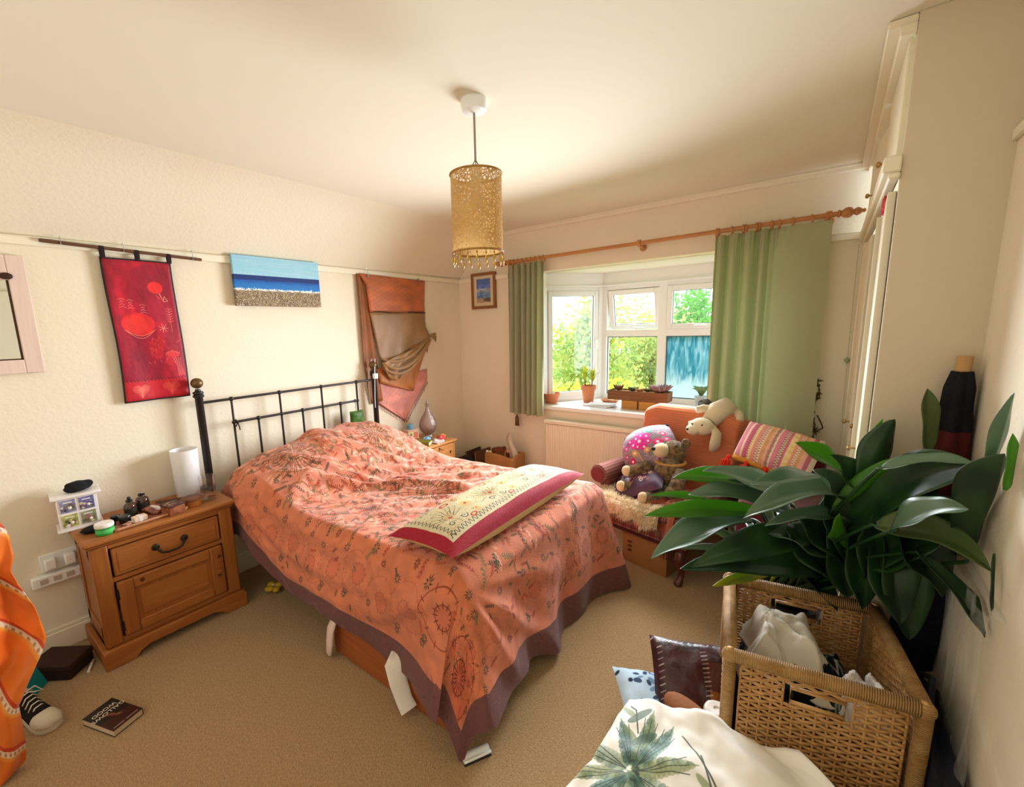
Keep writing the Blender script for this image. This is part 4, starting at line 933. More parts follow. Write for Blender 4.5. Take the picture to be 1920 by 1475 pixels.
SPK = mat('pink_silk', '#D68C80', .55, .3, img=paint_silk('#D98E82', '#B86A58', 2), sheen=.3, bump=(20, .3)); SBR = mat('brown_silk', '#7E4A28', .55, .3, var=(6, '#94562C'), bump=(14, .2)); SAM = mat('amber_silk', '#B06A28', .5, .35, img=paint_silk('#B36C2A', '#6E4220', 3), sheen=.3, bump=(20, .2))
t = thing('silk_shawl', (.03, -.9, .77), 'orange, tan and pink silk shawl pinned up and draped on the wall by the corner', 'shawl')
cloth_strip([(-1.292, 2.058), (-1.285, 1.75), (-1.283, 1.32), (-1.225, .985)], [(-1.20, 2.05), (-1.19, 1.75), (-1.14, 1.3), (-1.10, 1.0)], 6, 24, lambda u, v: .020 + .010 * math.sin(u * 7 + v * 3)).build('back_fold', SBR, t, smooth=180, solid=.003)
cloth_strip([(-1.27, 2.062), (-1.21, 1.98), (-1.195, 1.755)], [(-.515, 2.047), (-.527, 1.95), (-.546, 1.755)], 22, 14, lambda u, v: .030 + .010 * math.sin(u * 11 + v * 2) * v + .008 * math.sin(u * 4) - .012 * (1 - v) * math.sin(u * PI) * .4).build('top_panel', SO, t, smooth=180, solid=.003)
MB().tube([(.035, -1.195 + .65 * k / 12, 1.756 + .003 * math.sin(k)) for k in range(13)], .004, 6).build('seam_braid', mat('dark_braid', '#3A2A1E', .8), t)
cloth_strip([(-1.195, 1.755), (-1.16, 1.55), (-1.12, 1.38), (-1.06, 1.31)], [(-.546, 1.755), (-.55, 1.62), (-.52, 1.55), (-.50, 1.53)], 26, 16, lambda u, v: .034 + .014 * math.sin(u * 10 + v * 5) * v + .010 * v).build('tan_panel', STN, t, smooth=180, solid=.003)
for i, (dz, dx, sag) in enumerate(((.0, .050, .09), (-.05, .070, .13), (-.10, .060, .15))):   # swagged folds gathered to the right
    pts = [(dx + .02 * math.sin(k / 10 * PI), lerp(-1.13, -.52, k / 10), lerp(1.37 + dz * .6, 1.53 + dz * .3, k / 10) - sag * math.sin((k / 10) ** .75 * PI)) for k in range(11)]
    MB().tube(pts, [.022 + .018 * math.sin(k / 10 * PI) for k in range(11)], 10, flat=.55).build('swag_fold', STN, t, smooth=180, sub=1)
cloth_strip([(-1.14, 1.33), (-1.10, 1.25), (-1.05, 1.19), (-1.0, 1.165)], [(-.62, 1.47), (-.80, 1.33), (-.86, 1.22), (-.93, 1.19)], 12, 12, lambda u, v: .078 + .012 * math.sin(u * 12 + v * 6)).build('tan_tail', STN, t, smooth=180, solid=.003)
for k in range(5):
    a = -.9 + k * .42; MB().tube([(.055, -.53, 1.545), (.07, -.49 + .03 * math.cos(a), 1.535 + .035 * math.sin(a)), (.06, -.455 + .02 * math.cos(a), 1.525 + .06 * math.sin(a))], [.010, .016, .005], 8, flat=.5).build('gathered_pleat', STN, t, smooth=180)
cloth_strip([(-1.17, 1.27), (-1.14, 1.2), (-1.14, 1.16), (-.75, 1.04)], [(-.56, 1.52), (-.56, 1.40), (-.62, 1.28), (-.75, 1.04)], 18, 18, lambda u, v: .032 + .007 * math.sin(u * 9 + v * 4)).build('amber_panel', SAM, t, smooth=180, solid=.003)
cloth_strip([(-.60, 1.5), (-.58, 1.46), (-.56, 1.42)], [(-.50, 1.55), (-.51, 1.47), (-.535, 1.39)], 6, 8, lambda u, v: .03).build('corner_flap', SO, t, smooth=180, solid=.003)
cloth_strip([(-1.17, 1.17), (-1.175, 1.0), (-.855, .775)], [(-.535, 1.225), (-.54, 1.12), (-.845, .775)], 20, 18, lambda u, v: .010 + .004 * math.sin(u * 13 + v * 5)).build('pink_panel', SPK, t, smooth=180, solid=.003)
b = MB(); rs_ = np.random.RandomState(4)
for (a, c) in (((-1.175, 1.0), (-.855, .775)), ((-.845, .775), (-.54, 1.12)), ((-.51, 1.53), (-.54, 1.39))):
    n = 34 if a[1] < 1.2 else 12
    for i in range(n):
        y, z = lerp(a[0], c[0], i / n), lerp(a[1], c[1], i / n); d = rs_.randn() * .004
        b.tube([(.02, y, z), (.024, y + d + .004, z - .022)], [.0025, .0035], 4)
stuff(b.build('fringe', mat('dusky_fringe', '#8A4A40', .9), t))
for y in (-1.19, -.62):
    MB().tube([(.03, y, 2.10), (.036, y, 2.112), (.042, y, 2.10), (.04, y, 2.05)], .0018, 6).bx(.03, .046, y - .007, y + .007, 2.035, 2.06).build('clip', CHROME, t)

def paint_beach():
    c = Canvas(120, 170, '#8EA6C8'); rs = np.random.RandomState(3)
    for y in range(170):
        v = y / 170; c.a[y] = [.72, .62, .52] if v < .2 else ([.45, .58, .76] if v < .45 else ([.70, .72, .74] if v < .6 else [.36, .46, .72]))
    c.mottle(6, .35); c.mottle(16, .2)
    for i in range(40): c.line([(rs.uniform(0, 120), rs.uniform(30, 110)), (rs.uniform(0, 120), rs.uniform(30, 110))], 4, ['#C9D2DC', '#5E7CB4', '#3E5E9E'][rs.randint(3)], .3)
    c.ell(100, 20, 40, 14, '#4A3E3A', al=.7); return c.image('beach_picture')
t = thing('framed_picture', (.33, -.01, 1.78), 'small oak-framed seaside picture left of the left curtain', 'picture')
T = frame((.33, -.012, 1.958), 0, R(0)); OAK = mat('oak_frame', '#9A6A3C', .5, .3, grain=('#80542C', 1.5, 2))
for x0, x1, z0, z1, nm in ((-.148, -.122, -.172, .172, 'frame_side'), (.122, .148, -.172, .172, 'frame_side'), (-.122, .122, .146, .172, 'frame_top'), (-.122, .122, -.172, -.146, 'frame_bottom')): MB(T).bx(x0, x1, -.02, .008, z0, z1).build(nm, OAK, t, bevel=.003)
MB(T).bx(-.124, .124, -.008, .006, -.148, .148).build('mount', mat('cream_mount', '#D9C8A8', .7), t, smooth=0)
b = MB(T); b.grid(lambda u, v: Vector((-.085 + .17 * u, -.0085, -.115 + .23 * v)), 1, 1); b.build('print', mat('beach_picture', '#8EA6C8', .4, img=paint_beach()), t, smooth=0)

t = thing('wall_socket', (.0, -3.28, .42), 'white double wall socket with plugs beside the cabinet', 'socket')
MB().bx(0, .012, -3.345, -3.20, .44, .53).build('plate', UPVC, t, bevel=.003)
for y in (-3.31, -3.235): MB().bx(.012, .05, y - .022, y + .022, .455, .51).build('plug', UPVC, t, bevel=.006)
t = thing('extension_lead', (.02, -3.31, .36), 'white extension socket strip on the wall below the socket', 'extension lead')
MB().bx(.0, .04, -3.39, -3.15, .375, .43).build('strip', UPVC, t, bevel=.006)
for i in range(4): MB().bx(.04, .042, -3.36 + i * .05, -3.33 + i * .05, .39, .415).build('outlet', mat('socket_grey', '#B8AFA6', .6), t)

# ================================================================== PENDANT LAMP
PX, PY = 1.885, -2.078
t = thing('pendant_lamp', (PX, PY, 1.85), 'golden lace drum pendant lamp with bead fringe hanging from the ceiling', 'lamp')
MB().lathe([(0, CH - .046), (.03, CH - .046), (.046, CH - .040), (.05, CH - .028), (.05, CH - .024), (.052, CH - .02), (.052, CH)], (PX, PY, 0), 32).build('ceiling_rose', UPVC, t)
MB().tube([(PX, PY, CH - .046), (PX, PY, 2.255)], .0045, 8).build('cable', mat('grey_flex', '#9A8E86', .5), t)
b = MB()
for q in (0, 2.09, 4.19): b.tube([(PX, PY, 2.258), (PX + .012 * math.cos(q), PY + .012 * math.sin(q), 2.24), (PX + .016 * math.cos(q), PY + .016 * math.sin(q), 2.205)], .002, 6)
for q in (0, 2.09, 4.19): b.tube([(PX + .016 * math.cos(q), PY + .016 * math.sin(q), 2.203), (PX + .102 * math.cos(q), PY + .102 * math.sin(q), 2.2)], .0018, 6)
b.tube([(PX + .016 * math.cos(k * PI / 6), PY + .016 * math.sin(k * PI / 6), 2.203) for k in range(12)], .002, 6, closed=True)
b.build('carrier', mat('wire', '#7A6A50', .4, metal=.8), t)
bh = MB().lathe([(.012, 2.235), (.02, 2.225), (.02, 2.16), (.017, 2.155)], (PX, PY, 0), 18).build('bulb_holder', UPVC, t)
MB().lathe([(.014, 2.156), (.024, 2.13), (.027, 2.1), (.022, 2.075), (0, 2.065)], (PX, PY, 0), 18).build('bulb', mat('opal_bulb', '#EFE6D6', .3, .5), bh, smooth=180)
LACE = mat('gold_lace', '#C79F62', .8, .2, trans=.35, alpha=(27, .16, .6), tcol='#D2AC70'); 
b = MB(); b.grid(lambda u, v: Vector((PX + .1025 * math.cos(u * 2 * PI), PY + .1025 * math.sin(u * 2 * PI), 1.905 + .298 * v)), 64, 1, cu=True)
for i, (uu, vv) in enumerate(b.uv): b.uv[i] = (uu * 2.15, vv)
o = b.build('lace_shade', LACE, t, smooth=180)
GOLD = mat('gold_braid', '#B58A45', .7, var=(90, '#97702F'))
for z in (1.905, 2.203): MB().tube([(PX + .103 * math.cos(k * PI / 20), PY + .103 * math.sin(k * PI / 20), z) for k in range(40)], .0042, 8, closed=True).build('rim_braid', GOLD, t)
BEAD = mat('amber_bead', '#C9A22A', .15, .6, coat=.5, transmission=.3)
for k in range(18):
    q = k * 2 * PI / 18 + .1; x, y = PX + .104 * math.cos(q), PY + .104 * math.sin(q); l = .012 if k % 2 else .018
    d = MB().lathe([(0, 1.90 - l - .032), (.0035, 1.90 - l - .028), (.0052, 1.90 - l - .014), (.003, 1.90 - l - .004), (.0, 1.90 - l)], (x, y, 0), 8).build('bead_drop', BEAD, t, smooth=180)
    MB().tube([(x, y, 1.903), (x, y, 1.90 - l)], .0012, 5).ball((x, y, 1.898 - l * .5), .004, 8).build('thread', GOLD, d)

# ================================================================== CURTAINS
BEECH = mat('varnished_beech', '#C98A52', .4, .4, grain=('#B57642', 1.0, 0), coat=.2)
def rodz(x): return lerp(2.178, 2.196, (x - .6) / 2.5)
t = thing('curtain_rod', (1.88, -.1, 2.18), 'varnished wooden curtain rod with turned finials above the window', 'curtain rod')
MB().tube([(.66, -.1, rodz(.66)), (3.03, -.1, rodz(3.03))], .0145, 14).build('pole', BEECH, t)
def fin(x, sg):
    M = Matrix.Rotation(R(90 * sg), 3, 'Y')
    return MB().lathe([(.0145, 0), (.022, .004), (.022, .012), (.015, .018), (.027, .034), (.031, .05), (.026, .066), (.014, .074), (.024, .09), (.018, .105), (.010, .112), (.011, .125), (0, .132)], (x, -.1, rodz(x)), 18, M=M)
fin(.665, -1).build('finial', BEECH, t); fin(3.02, 1).build('finial', BEECH, t)
for x in (.70, 1.868, 2.985):
    MB().lathe([(.016, -.012), (.024, -.012), (.024, .012), (.016, .012)], (x, -.1, rodz(x)), 16, M=Matrix.Rotation(R(90), 3, 'Y')).tube([(x, -.095, rodz(x) - .012), (x, -.06, rodz(x) - .02), (x, -.0, rodz(x) - .02)], .011, 10).lathe([(.026, 0), (.028, .004), (.022, .012)], (x, 0, rodz(x) - .02), 16, M=Matrix.Rotation(R(90), 3, 'X')).build('bracket', BEECH, t)
def curtmat(nm, c, tr): 
    m = mat(nm, c, .8, .2, bump=(240, .12), trans=tr, tcol='#C6CE88'); g = NT(m)
    return m
CUR = curtmat('sage_curtain', '#ABAA92', .3); 
def curtain(name, x0, x1, fold, zb, lab, ringx, lean=0, extra=None):
    t = thing(name, ((x0 + x1) / 2, -.1, zb), lab, 'curtain', 'sage green curtains')
    ztop_ = lambda x: rodz(x) - .030
    def fn(u, v):
        ph = fold(u); amp = .058 * (1 - .4 * v) * (.75 + .5 * noise.noise(Vector((u * 7, 0, x0)))) * (extra(u) if extra else 1)
        x = lerp(x0, x1, u) + lean * v * 0 + .012 * math.cos(ph) * (1 - .4 * v)
        y = -.112 + .012 * v + amp * math.sin(ph) + .012 * fbm((u * 4, v * 1.3, x0), 1.2) * (1 - v) - .0 * v
        y = min(y, -.042)
        hk = sstep(.90, .94, v); y += hk * (.008 * math.sin(ph * 2 + .6) + .005 * math.sin(ph * 5))
        z = lerp(zb + .010 * math.sin(ph * .5), ztop_(x), v)
        return Vector((x, y, z))
    b = MB(); b.grid(fn, 260, 44); b.build('fabric', CUR, t, smooth=180)
    for x in ringx:
        pts = [(x + .004 * math.sin(k), -.1 + .0255 * math.cos(k * PI / 8), rodz(x) - .008 + .0255 * math.sin(k * PI / 8)) for k in range(16)]
        MB().tube(pts, .0046, 6, closed=True).tube([(x, -.1, rodz(x) - .026), (x, -.1, rodz(x) - .038)], .0015, 5).build('ring', BEECH, t)
    return t
curtain('curtain', .675, 1.06, lambda u: u * 2 * PI * 6.5 + .6 * math.sin(u * 9), .79, 'narrow gathered sage green curtain left of the window', [.70 + i * .045 for i in range(8)] + [1.05])
curtain('curtain', 2.375, 3.0, lambda u: 2 * PI * (8.5 * min(u, .5) + 1.5 * max(0, u - .5)) + 1.1 * math.sin(u * 11), .795, 'wide half-drawn sage green curtain with sunlit centre right of the window', [2.39, 2.40, 2.48, 2.545, 2.56, 2.62, 2.635, 2.70, 2.74, 2.81, 2.905, 2.975], extra=lambda u: 1.05 if u < .45 else lerp(1.05, .3, min(1, (u - .45) / .12)))
t = thing('tassel', (.722, -.055, .64), 'brown tasselled cord hanging below the left curtain', 'tassel')
TB = mat('brown_tassel', '#6A4A34', .9)
MB().tube([(.722, -.045, .80), (.722, -.05, .755)], .003, 6).ball((.722, -.05, .748), (.010, .01, .012), 10).build('cord', TB, t)
for dx in (-.012, .012): MB().lathe([(.005, .0), (.009, -.01), (.008, -.02), (.011, -.09), (.0, -.092)], (.722 + dx, -.05, .742), 10).build('tuft', TB, t)
t = thing('bead_pull', (3.14, -.02, .95), 'thin pull cord with a pale green diamond bead near the wardrobe', 'cord')
MB().tube([(3.135, -.03, 2.02), (3.137, -.02, 1.7), (3.14, -.02, 1.336), (3.146, -.02, .95)], .0016, 5).build('cord', mat('cream_cord', '#CDB894', .8), t)
MB().lathe([(0, -.022), (.018, 0), (0, .022)], (3.138, -.022, 1.336), 4).build('bead', mat('green_bead', '#9FB08A', .2, .6), t, smooth=0); MB().ball((3.146, -.02, .955), .006, 8).build('end_bead', mat('cream_cord', '#CDB894', .8), t)
t = thing('dried_garland', (3.015, -.02, .62), 'dark dried leaf garland hanging on the wall right of the curtain', 'garland')
GRL = mat('dried_leaf', '#4A3A26', .85, var=(60, '#6A5638')); rs_ = np.random.RandomState(12); b = MB()
pts = [(3.005 + .012 * math.sin(k * .9), -.025, 1.2 - k * .036) for k in range(17)]; b.tube(pts, .003, 5)
b.build('string', GRL, t); b = MB()
for k in range(90):
    p = Vector(pts[rs_.randint(16)]); d = Vector((rs_.randn() * .012, -abs(rs_.randn()) * .010, rs_.randn() * .014))
    b.tube([p, p + d * .6, p + d * 1.4], [.002, .0055, .001], 5)
b.tube([(3.02, -.03, .98), (3.045, -.03, .93), (3.055, -.03, .90), (3.03, -.03, .88)], .005, 6)
stuff(b.build('dried_leaves', GRL, t))

# ================================================================== ON THE WINDOW SILL
TERRA = mat('terracotta', '#D58A62', .8, .2, var=(14, '#C87C56')); SOIL = mat('potting_soil', '#3B2A1E', .95, bump=(120, .8))
def strap_leaf(b, base, ang, L, wd, lift, droop, n=6):
    d = Vector((math.cos(ang), math.sin(ang), 0)); s = Vector((-d.y, d.x, 0))
    def fn(u, v):
        r = L * v; p = Vector(base) + d * r * (1 - lift) + Vector((0, 0, 1)) * (r * lift - droop * L * v * v * .6)
        wdt = wd * (math.sin(PI * min(1, v * .9 + .12)) ** .7) * (1 - v * .15); k = u - .5
        return p + s * wdt * k * 2 + Vector((0, 0, 1)) * abs(k) * wdt * .9
    return b.grid(fn, 2, n)
t = thing('potted_plant', (1.284, .33, SZ), 'yellow-green spiky plant in a terracotta pot on the sill', 'plant')
MB().lathe([(.044, 0), (.046, .004), (.060, .118), (.068, .119), (.070, .124), (.072, .16), (.066, .162), (.062, .15), (.06, .14)], (1.284, .33, SZ), 32, cap=False).lathe([(0, .001), (.045, 0)], (1.284, .33, SZ), 32, cap=False).build('pot', TERRA, t); MB().lathe([(.062, .142), (.03, .15), (0, .152)], (1.284, .33, SZ), 20).build('soil', SOIL, t)
YG = mat('yellow_green_leaf', '#C9C63A', .4, .4, trans=.45, var=(30, '#8FA52E')); rs_ = np.random.RandomState(6)
for cx in (-.03, .032):
    st = MB().tube([(1.284 + cx, .33, SZ + .14), (1.284 + cx * 1.2, .33, SZ + .22)], .006, 6).build('stem', mat('brown_stem', '#7A6A3A', .8), t)
    for i in range(15):
        b = MB(); strap_leaf(b, (1.284 + cx * 1.2, .33, SZ + .185 + .004 * i), i * 2.4 + rs_.rand(), rs_.uniform(.14, .20), .0105, rs_.uniform(.55, .93), rs_.uniform(.1, .5)); b.build('leaf', YG, t, smooth=180)
t = thing('terracotta_bowl', (.99, .14, SZ), 'terracotta bowl half hidden by the left curtain', 'bowl')
MB().lathe([(.05, 0), (.052, .004), (.085, .09), (.088, .098), (.082, .098), (.05, .012), (0, .01)], (1.0, .12, SZ), 28).build('bowl', TERRA, t); MB().lathe([(.05, 0), (.055, .0), (.052, .008)], (1.0, .12, SZ), 28).build('foot_ring', TERRA, t)
t = thing('terracotta_saucer', (1.47, .42, SZ), 'shallow terracotta dish of shells beside the planter', 'dish')
MB().lathe([(.05, .0), (.06, .003), (.085, .03), (.08, .03), (.055, .008), (0, .007)], (1.47, .40, SZ), 28).build('saucer', TERRA, t)
for i in range(4): MB().ball((1.45 + .02 * i, .40 + .015 * (i % 2), SZ + .022), (.02, .015, .012), 8).build('shell', mat('shell', '#E2C7A0', .5), t)
t = thing('paper_pile', (1.47, .2, SZ), 'loose white papers lying on the sill by the wooden blocks', 'paper')
for i in range(4): 
    T = frame((1.45 + .01 * i, .17 + .01 * i, SZ + .002 + .005 * i), R(-8 + 7 * i)); MB(T).box((0, 0, .002), (.24, .13, .004)).build('sheet', mat('white_paper', '#F2F0F2', .6), t)
BRK = mat('blonde_wood', '#C9924E', .6, .2, grain=('#B57E3C', 1.2, 0))
for i, x in enumerate((1.738, 1.885)):
    t = thing('wooden_block', (x, .20, SZ), ['left', 'right'][i] + '-hand blonde wooden block propping up the planter', 'block', 'wooden blocks under the planter')
    MB().bx(x - .068, x + .068, .15, .26, SZ, SZ + .074).build('block', BRK, t, bevel=.004); MB().bx(x - .055, x + .055, .149, .2, SZ + .012, SZ + .06).build('inset_face', BRK, t, bevel=.002)
PLK = mat('weathered_plank', '#8A6242', .7, .2, grain=('#6E4A30', 1.0, 0)); zp = SZ + .075
t = thing('planter_box', (1.80, .22, zp), 'weathered wooden trough planted with succulents on the sill', 'planter')
MB().bx(1.545, 2.048, .150, .162, zp, zp + .082).build('front_board', PLK, t, bevel=.002); MB().bx(1.545, 2.048, .29, .302, zp, zp + .082).build('back_board', PLK, t, bevel=.002)
for x in (1.545, 2.036): MB().bx(x, x + .012, .162, .29, zp, zp + .082).build('end_board', PLK, t, bevel=.002)
MB().bx(1.557, 2.036, .162, .29, zp, zp + .012).build('base_board', PLK, t)
b = MB(); b.grid(lambda u, v: Vector((1.557 + .479 * u, .162 + .128 * v, zp + .07 + .012 * fbm((u * 9, v * 3, 0), 1.5))), 24, 8); b.build('soil', mat('dry_moss', '#B08C58', .95, bump=(90, .9), var=(30, '#8A6A40')), t, smooth=180)
rs_ = np.random.RandomState(21)
def succ(x, y, r, n, c, nm, up=.5):
    r *= 1.45
    b = MB()
    for i in range(n):
        a = i * 2.4; l = r * (.35 + .65 * i / n); e = up + (1 - up) * (1 - i / n)
        p = Vector((x, y, zp + .07)); d = Vector((math.cos(a) * (1 - e * .5), math.sin(a) * (1 - e * .5), e)).normalized()
        b.tube([p, p + d * l * .6, p + d * l], [r * .07, r * .13, r * .02], 6)
    b.build(nm, c, t, smooth=180)
succ(1.62, .22, .055, 26, mat('brown_succulent', '#7A4E34', .7), 'succulent', .7); succ(1.74, .23, .05, 24, mat('dark_succulent', '#4E5E3A', .6), 'succulent'); succ(1.81, .2, .045, 22, mat('tan_succulent', '#A8864E', .6), 'succulent'); succ(1.86, .25, .04, 18, mat('dark_succulent', '#4E5E3A', .6), 'succulent')
succ(1.97, .23, .085, 60, mat('lilac_succulent', '#8E7478', .6), 'succulent', .45)
t = thing('sill_orchid', (2.27, .40, SZ), 'broad-leaved plant in a glass vase beside the right curtain', 'plant')
MB().lathe([(.035, 0), (.038, .003), (.05, .12), (.047, .12), (.036, .008), (0, .007)], (2.25, .38, SZ), 24).build('vase', mat('pale_vase', '#DDE3E0', .15, .5, transmission=.6), t)
GRN2 = mat('soft_green_leaf', '#7E9A62', .4, .4, trans=.3)
for i in range(9):
    b = MB(); strap_leaf(b, (2.25, .38, SZ + .12), i * .75 + 1.2, .19 + .02 * (i % 3), .03, .62, .5); b.build('leaf', GRN2, t, smooth=180)

# ================================================================== IN THE FAR CORNER
KRAFT = mat('kraft_paper', '#B98A5A', .8, .15, bump=(18, .3), var=(5, '#AC7D4E'))
t = thing('paper_bag', (.68, -.22, 0), 'brown paper carrier bag with tissue on the floor by the radiator', 'bag')
b = MB(); b.grid(lambda u, v: Vector(((lambda q: (.69 + q[0] * .155, -.22 + q[1] * .11, v * .42 + .01 * math.sin(u * 19)))((poly_at([(-1, -1, 0), (1, -1, 0), (1, 1, 0), (-1, 1, 0), (-1, -1, 0)], u % 1.0)))))  + Vector((.006 * fbm((u * 9, v * 4, 1), 1), .006 * fbm((u * 8, v * 5, 4), 1), 0)), 64, 12, cu=True)
b.build('bag_walls', KRAFT, t, smooth=30, solid=.003); MB().bx(.54, .84, -.325, -.115, 0, .004).build('bag_base', KRAFT, t)
b = MB(); b.tube([(.77, -.33, .40), (.77, -.33, .46), (.80, -.33, .5), (.83, -.33, .46), (.83, -.33, .40)], .004, 6); b.build('handle', KRAFT, t)
o = crumple((.62, -.2, .36), (.12, .08, .10), 3, .4).build('brown_cloth', mat('chestnut_felt', '#6E4022', .95, bump=(200, .4)), smooth=180, sub=1); tag(o, 'chestnut brown cloth bundled inside the paper bag', 'cloth')
b = MB(); b.grid(lambda u, v: Vector((.75 + (u - .5) * .17 * (1 - v * .7) + .02 * math.sin(v * 6), -.21 + .05 * math.sin(u * 6.3) * (1 - v * .6), .33 + v * .27 + .02 * math.sin(u * 9))), 20, 14); tag(b.build('tissue_paper', mat('white_tissue', '#EFE4D8', .6, trans=.4), solid=.002, smooth=180), 'crumpled white tissue paper sticking up out of the paper bag', 'tissue')
for i, x in enumerate((.54, .575)): tag(MB().ball((x, -.30, .425), (.017, .015, .013), 12).build('cotton_ball', mat('cotton', '#F1E8DC', .95)), ['left', 'right'][i] + ' white cotton ball at the rim of the paper bag', 'cotton ball', 'cotton balls in the paper bag')
for i, (y, c, tl, h) in enumerate(((-.33, '#5A3A2A', -38, .36), (-.27, '#3A2A22', -46, .4), (-.21, '#6E4A36', -52, .38))):
    t = thing('leaning_folder', (.36, y, 0), ['front', 'middle', 'rear'][i] + ' brown folder leaning in the far corner', 'folder', 'folders leaning in the corner')
    T = frame((.24 + .03 * i, y + .02, .012), R(8), R(90 + tl + 40 )) ; T = frame((.38 + .02 * i, y + .06, .005), R(6 - 4 * i), R(-112 + 7 * i))
    MB(T).bx(0, h, -.12, .12, 0, .004).bx(0, h, -.12, .12, .014, .018).bx(-.002, .004, -.12, .12, 0, .018).build('cover', mat('folder_%d' % i, c, .6), t); MB(T).bx(.006, h - .006, -.115, .115, .004, .014).build('pages', mat('cream_card', '#E2CBB2', .6), t)
o = crumple((.28, -.36, .15), (.16, .15, .17), 8, .4, flat=.2).build('black_bag', mat('black_nylon', '#15151A', .5, .4, bump=(30, .4)), smooth=180, sub=1); tag(o, 'slumped black bag on the floor of the far corner', 'bag')
o = crumple((.40, -.40, .27), (.09, .06, .05), 14, .5).build('green_plastic', mat('green_plastic', '#3E9A5A', .35, .5), smooth=180, sub=1); tag(o, 'shiny green plastic packet on top of the black bag', 'packet')
# ================================================================== ARMCHAIR BY THE WINDOW
def paint_plaid(name, base, seed):
    c = Canvas(256, 256, base); rs = np.random.RandomState(seed)
    for i in range(9):
        x = 14 + i * 28
        for col, w_, o in (('#B8946A', 3, 0), ('#D8C2A0', 1.5, 6), ('#7A2E2E', 5, 14)): c.line([(x + o, 0), (x + o, 256)], w_, col, .55); c.line([(0, x + o), (256, x + o)], w_, col, .5)
    for y in range(0, 256, 4): c.line([(0, y), (256, y)], 1, '#3A1A1A', .18)
    return c.image(name)
PLAID = mat('plaid_wool', '#6A3430', .9, .1, img=paint_plaid('plaid', '#7A4C46', 1), bump=(220, .25)); CHW = mat('polished_mahogany', '#5A2A18', .3, .5, coat=.3)
CT = frame((2.25, -.50, 0), R(-90 - 14))      # local +x = front of the chair, +y = towards the wardrobe side
FRT = CT
t = thing('armchair', (2.30, -.50, 0), 'plaid armchair with scroll arms and cabriole legs in front of the radiator', 'armchair')
def upbox(x0, x1, y0, y1, z0, z1, nm, par=t, m=PLAID, bev=.02, T=CT):
    b = MB(T).bx(x0, x1, y0, y1, z0, z1)
    for i, p in enumerate(b.v):
        q = T.inverted() @ p; b.uv[i] = ((q.x + q.y) * 1.6, (q.z + q.x * .4) * 2.2)
    return b.build(nm, m, par, bevel=bev, bseg=3)
upbox(-.30, .33, -.31, .31, .23, .36, 'seat_frame'); upbox(-.24, .35, -.27, .27, .36, .43, 'seat_cushion', bev=.035)
upbox(.325, .338, -.30, .30, .225, .245, 'front_braid', m=mat('maroon_braid', '#4A1A1E', .8), bev=.004)
SB = CT @ Matrix.Translation((-.24, 0, .36)) @ Matrix.Rotation(R(-7), 4, 'Y')
b = MB(SB)
def backf(u, v):
    a = u * 2 * PI; y = .33 * math.copysign(abs(math.cos(a)) ** .35, math.cos(a)); x = .065 * math.copysign(abs(math.sin(a)) ** .35, math.sin(a))
    s = 1 if v < .9 else math.sqrt(max(.02, 1 - ((v - .9) / .1) ** 2)); return Vector((x * (s * .7 + .3), y * (s * .25 + .75), v * .58))
b.grid(backf, 40, 16, cu=True); b.build('backrest', PLAID, t, smooth=180)
for s in (-1, 1):
    y = s * .335
    upbox(-.28, .26, y - .035, y + .035, .34, .52, 'arm_panel')
    b = MB(CT); prof = [(0, 0), (.05, .0), (.066, .012), (.068, .03), (.066, .57), (.05, .585), (0, .585)]
    b.lathe(prof, (-.28, y + s * .02, .555), 22, M=Matrix.Rotation(R(90), 3, 'Y'))
    b.uv = [(u * 2, v * 2.5) for u, v in b.uv]; a = b.build('arm_roll', PLAID, t)
    MB(CT).lathe([(.0, .0), (.05, .0), (.055, .006), (.05, .01), (0, .008)], (.305, y + s * .02, .555), 22, M=Matrix.Rotation(R(90), 3, 'Y')).build('scroll_end', mat('maroon_velvet', '#6A1E22', .8, sheen=.3), a)
for x, y in ((.29, -.27), (.29, .27)):
    MB(CT).tube([(x - .015, y, .24), (x + .022, y, .20), (x + .03, y, .165), (x + .006, y, .10), (x - .004, y, .06), (x + .01, y, .03), (x + .03, y, .018), (x + .034, y, .006), (x + .034, y, 0)], [.034, .032, .03, .021, .017, .018, .026, .026, .02], 12).build('leg', CHW, t, smooth=180)
for x, y in ((-.27, -.27), (-.27, .27)): MB(CT).tube([(x, y, .24), (x - .01, y, .12), (x - .02, y, 0)], [.028, .02, .016], 10).build('leg', CHW, t, smooth=180)
b = MB(CT); rs_ = np.random.RandomState(3)
for i in range(26): y = -.3 + i * .006; b.tube([(.332, .30 - i * .006, .225), (.334, .30 - i * .006 + rs_.randn() * .004, .14)], .0014, 4)
stuff(b.build('fringe', mat('maroon_braid', '#4A1A1E', .8), t))
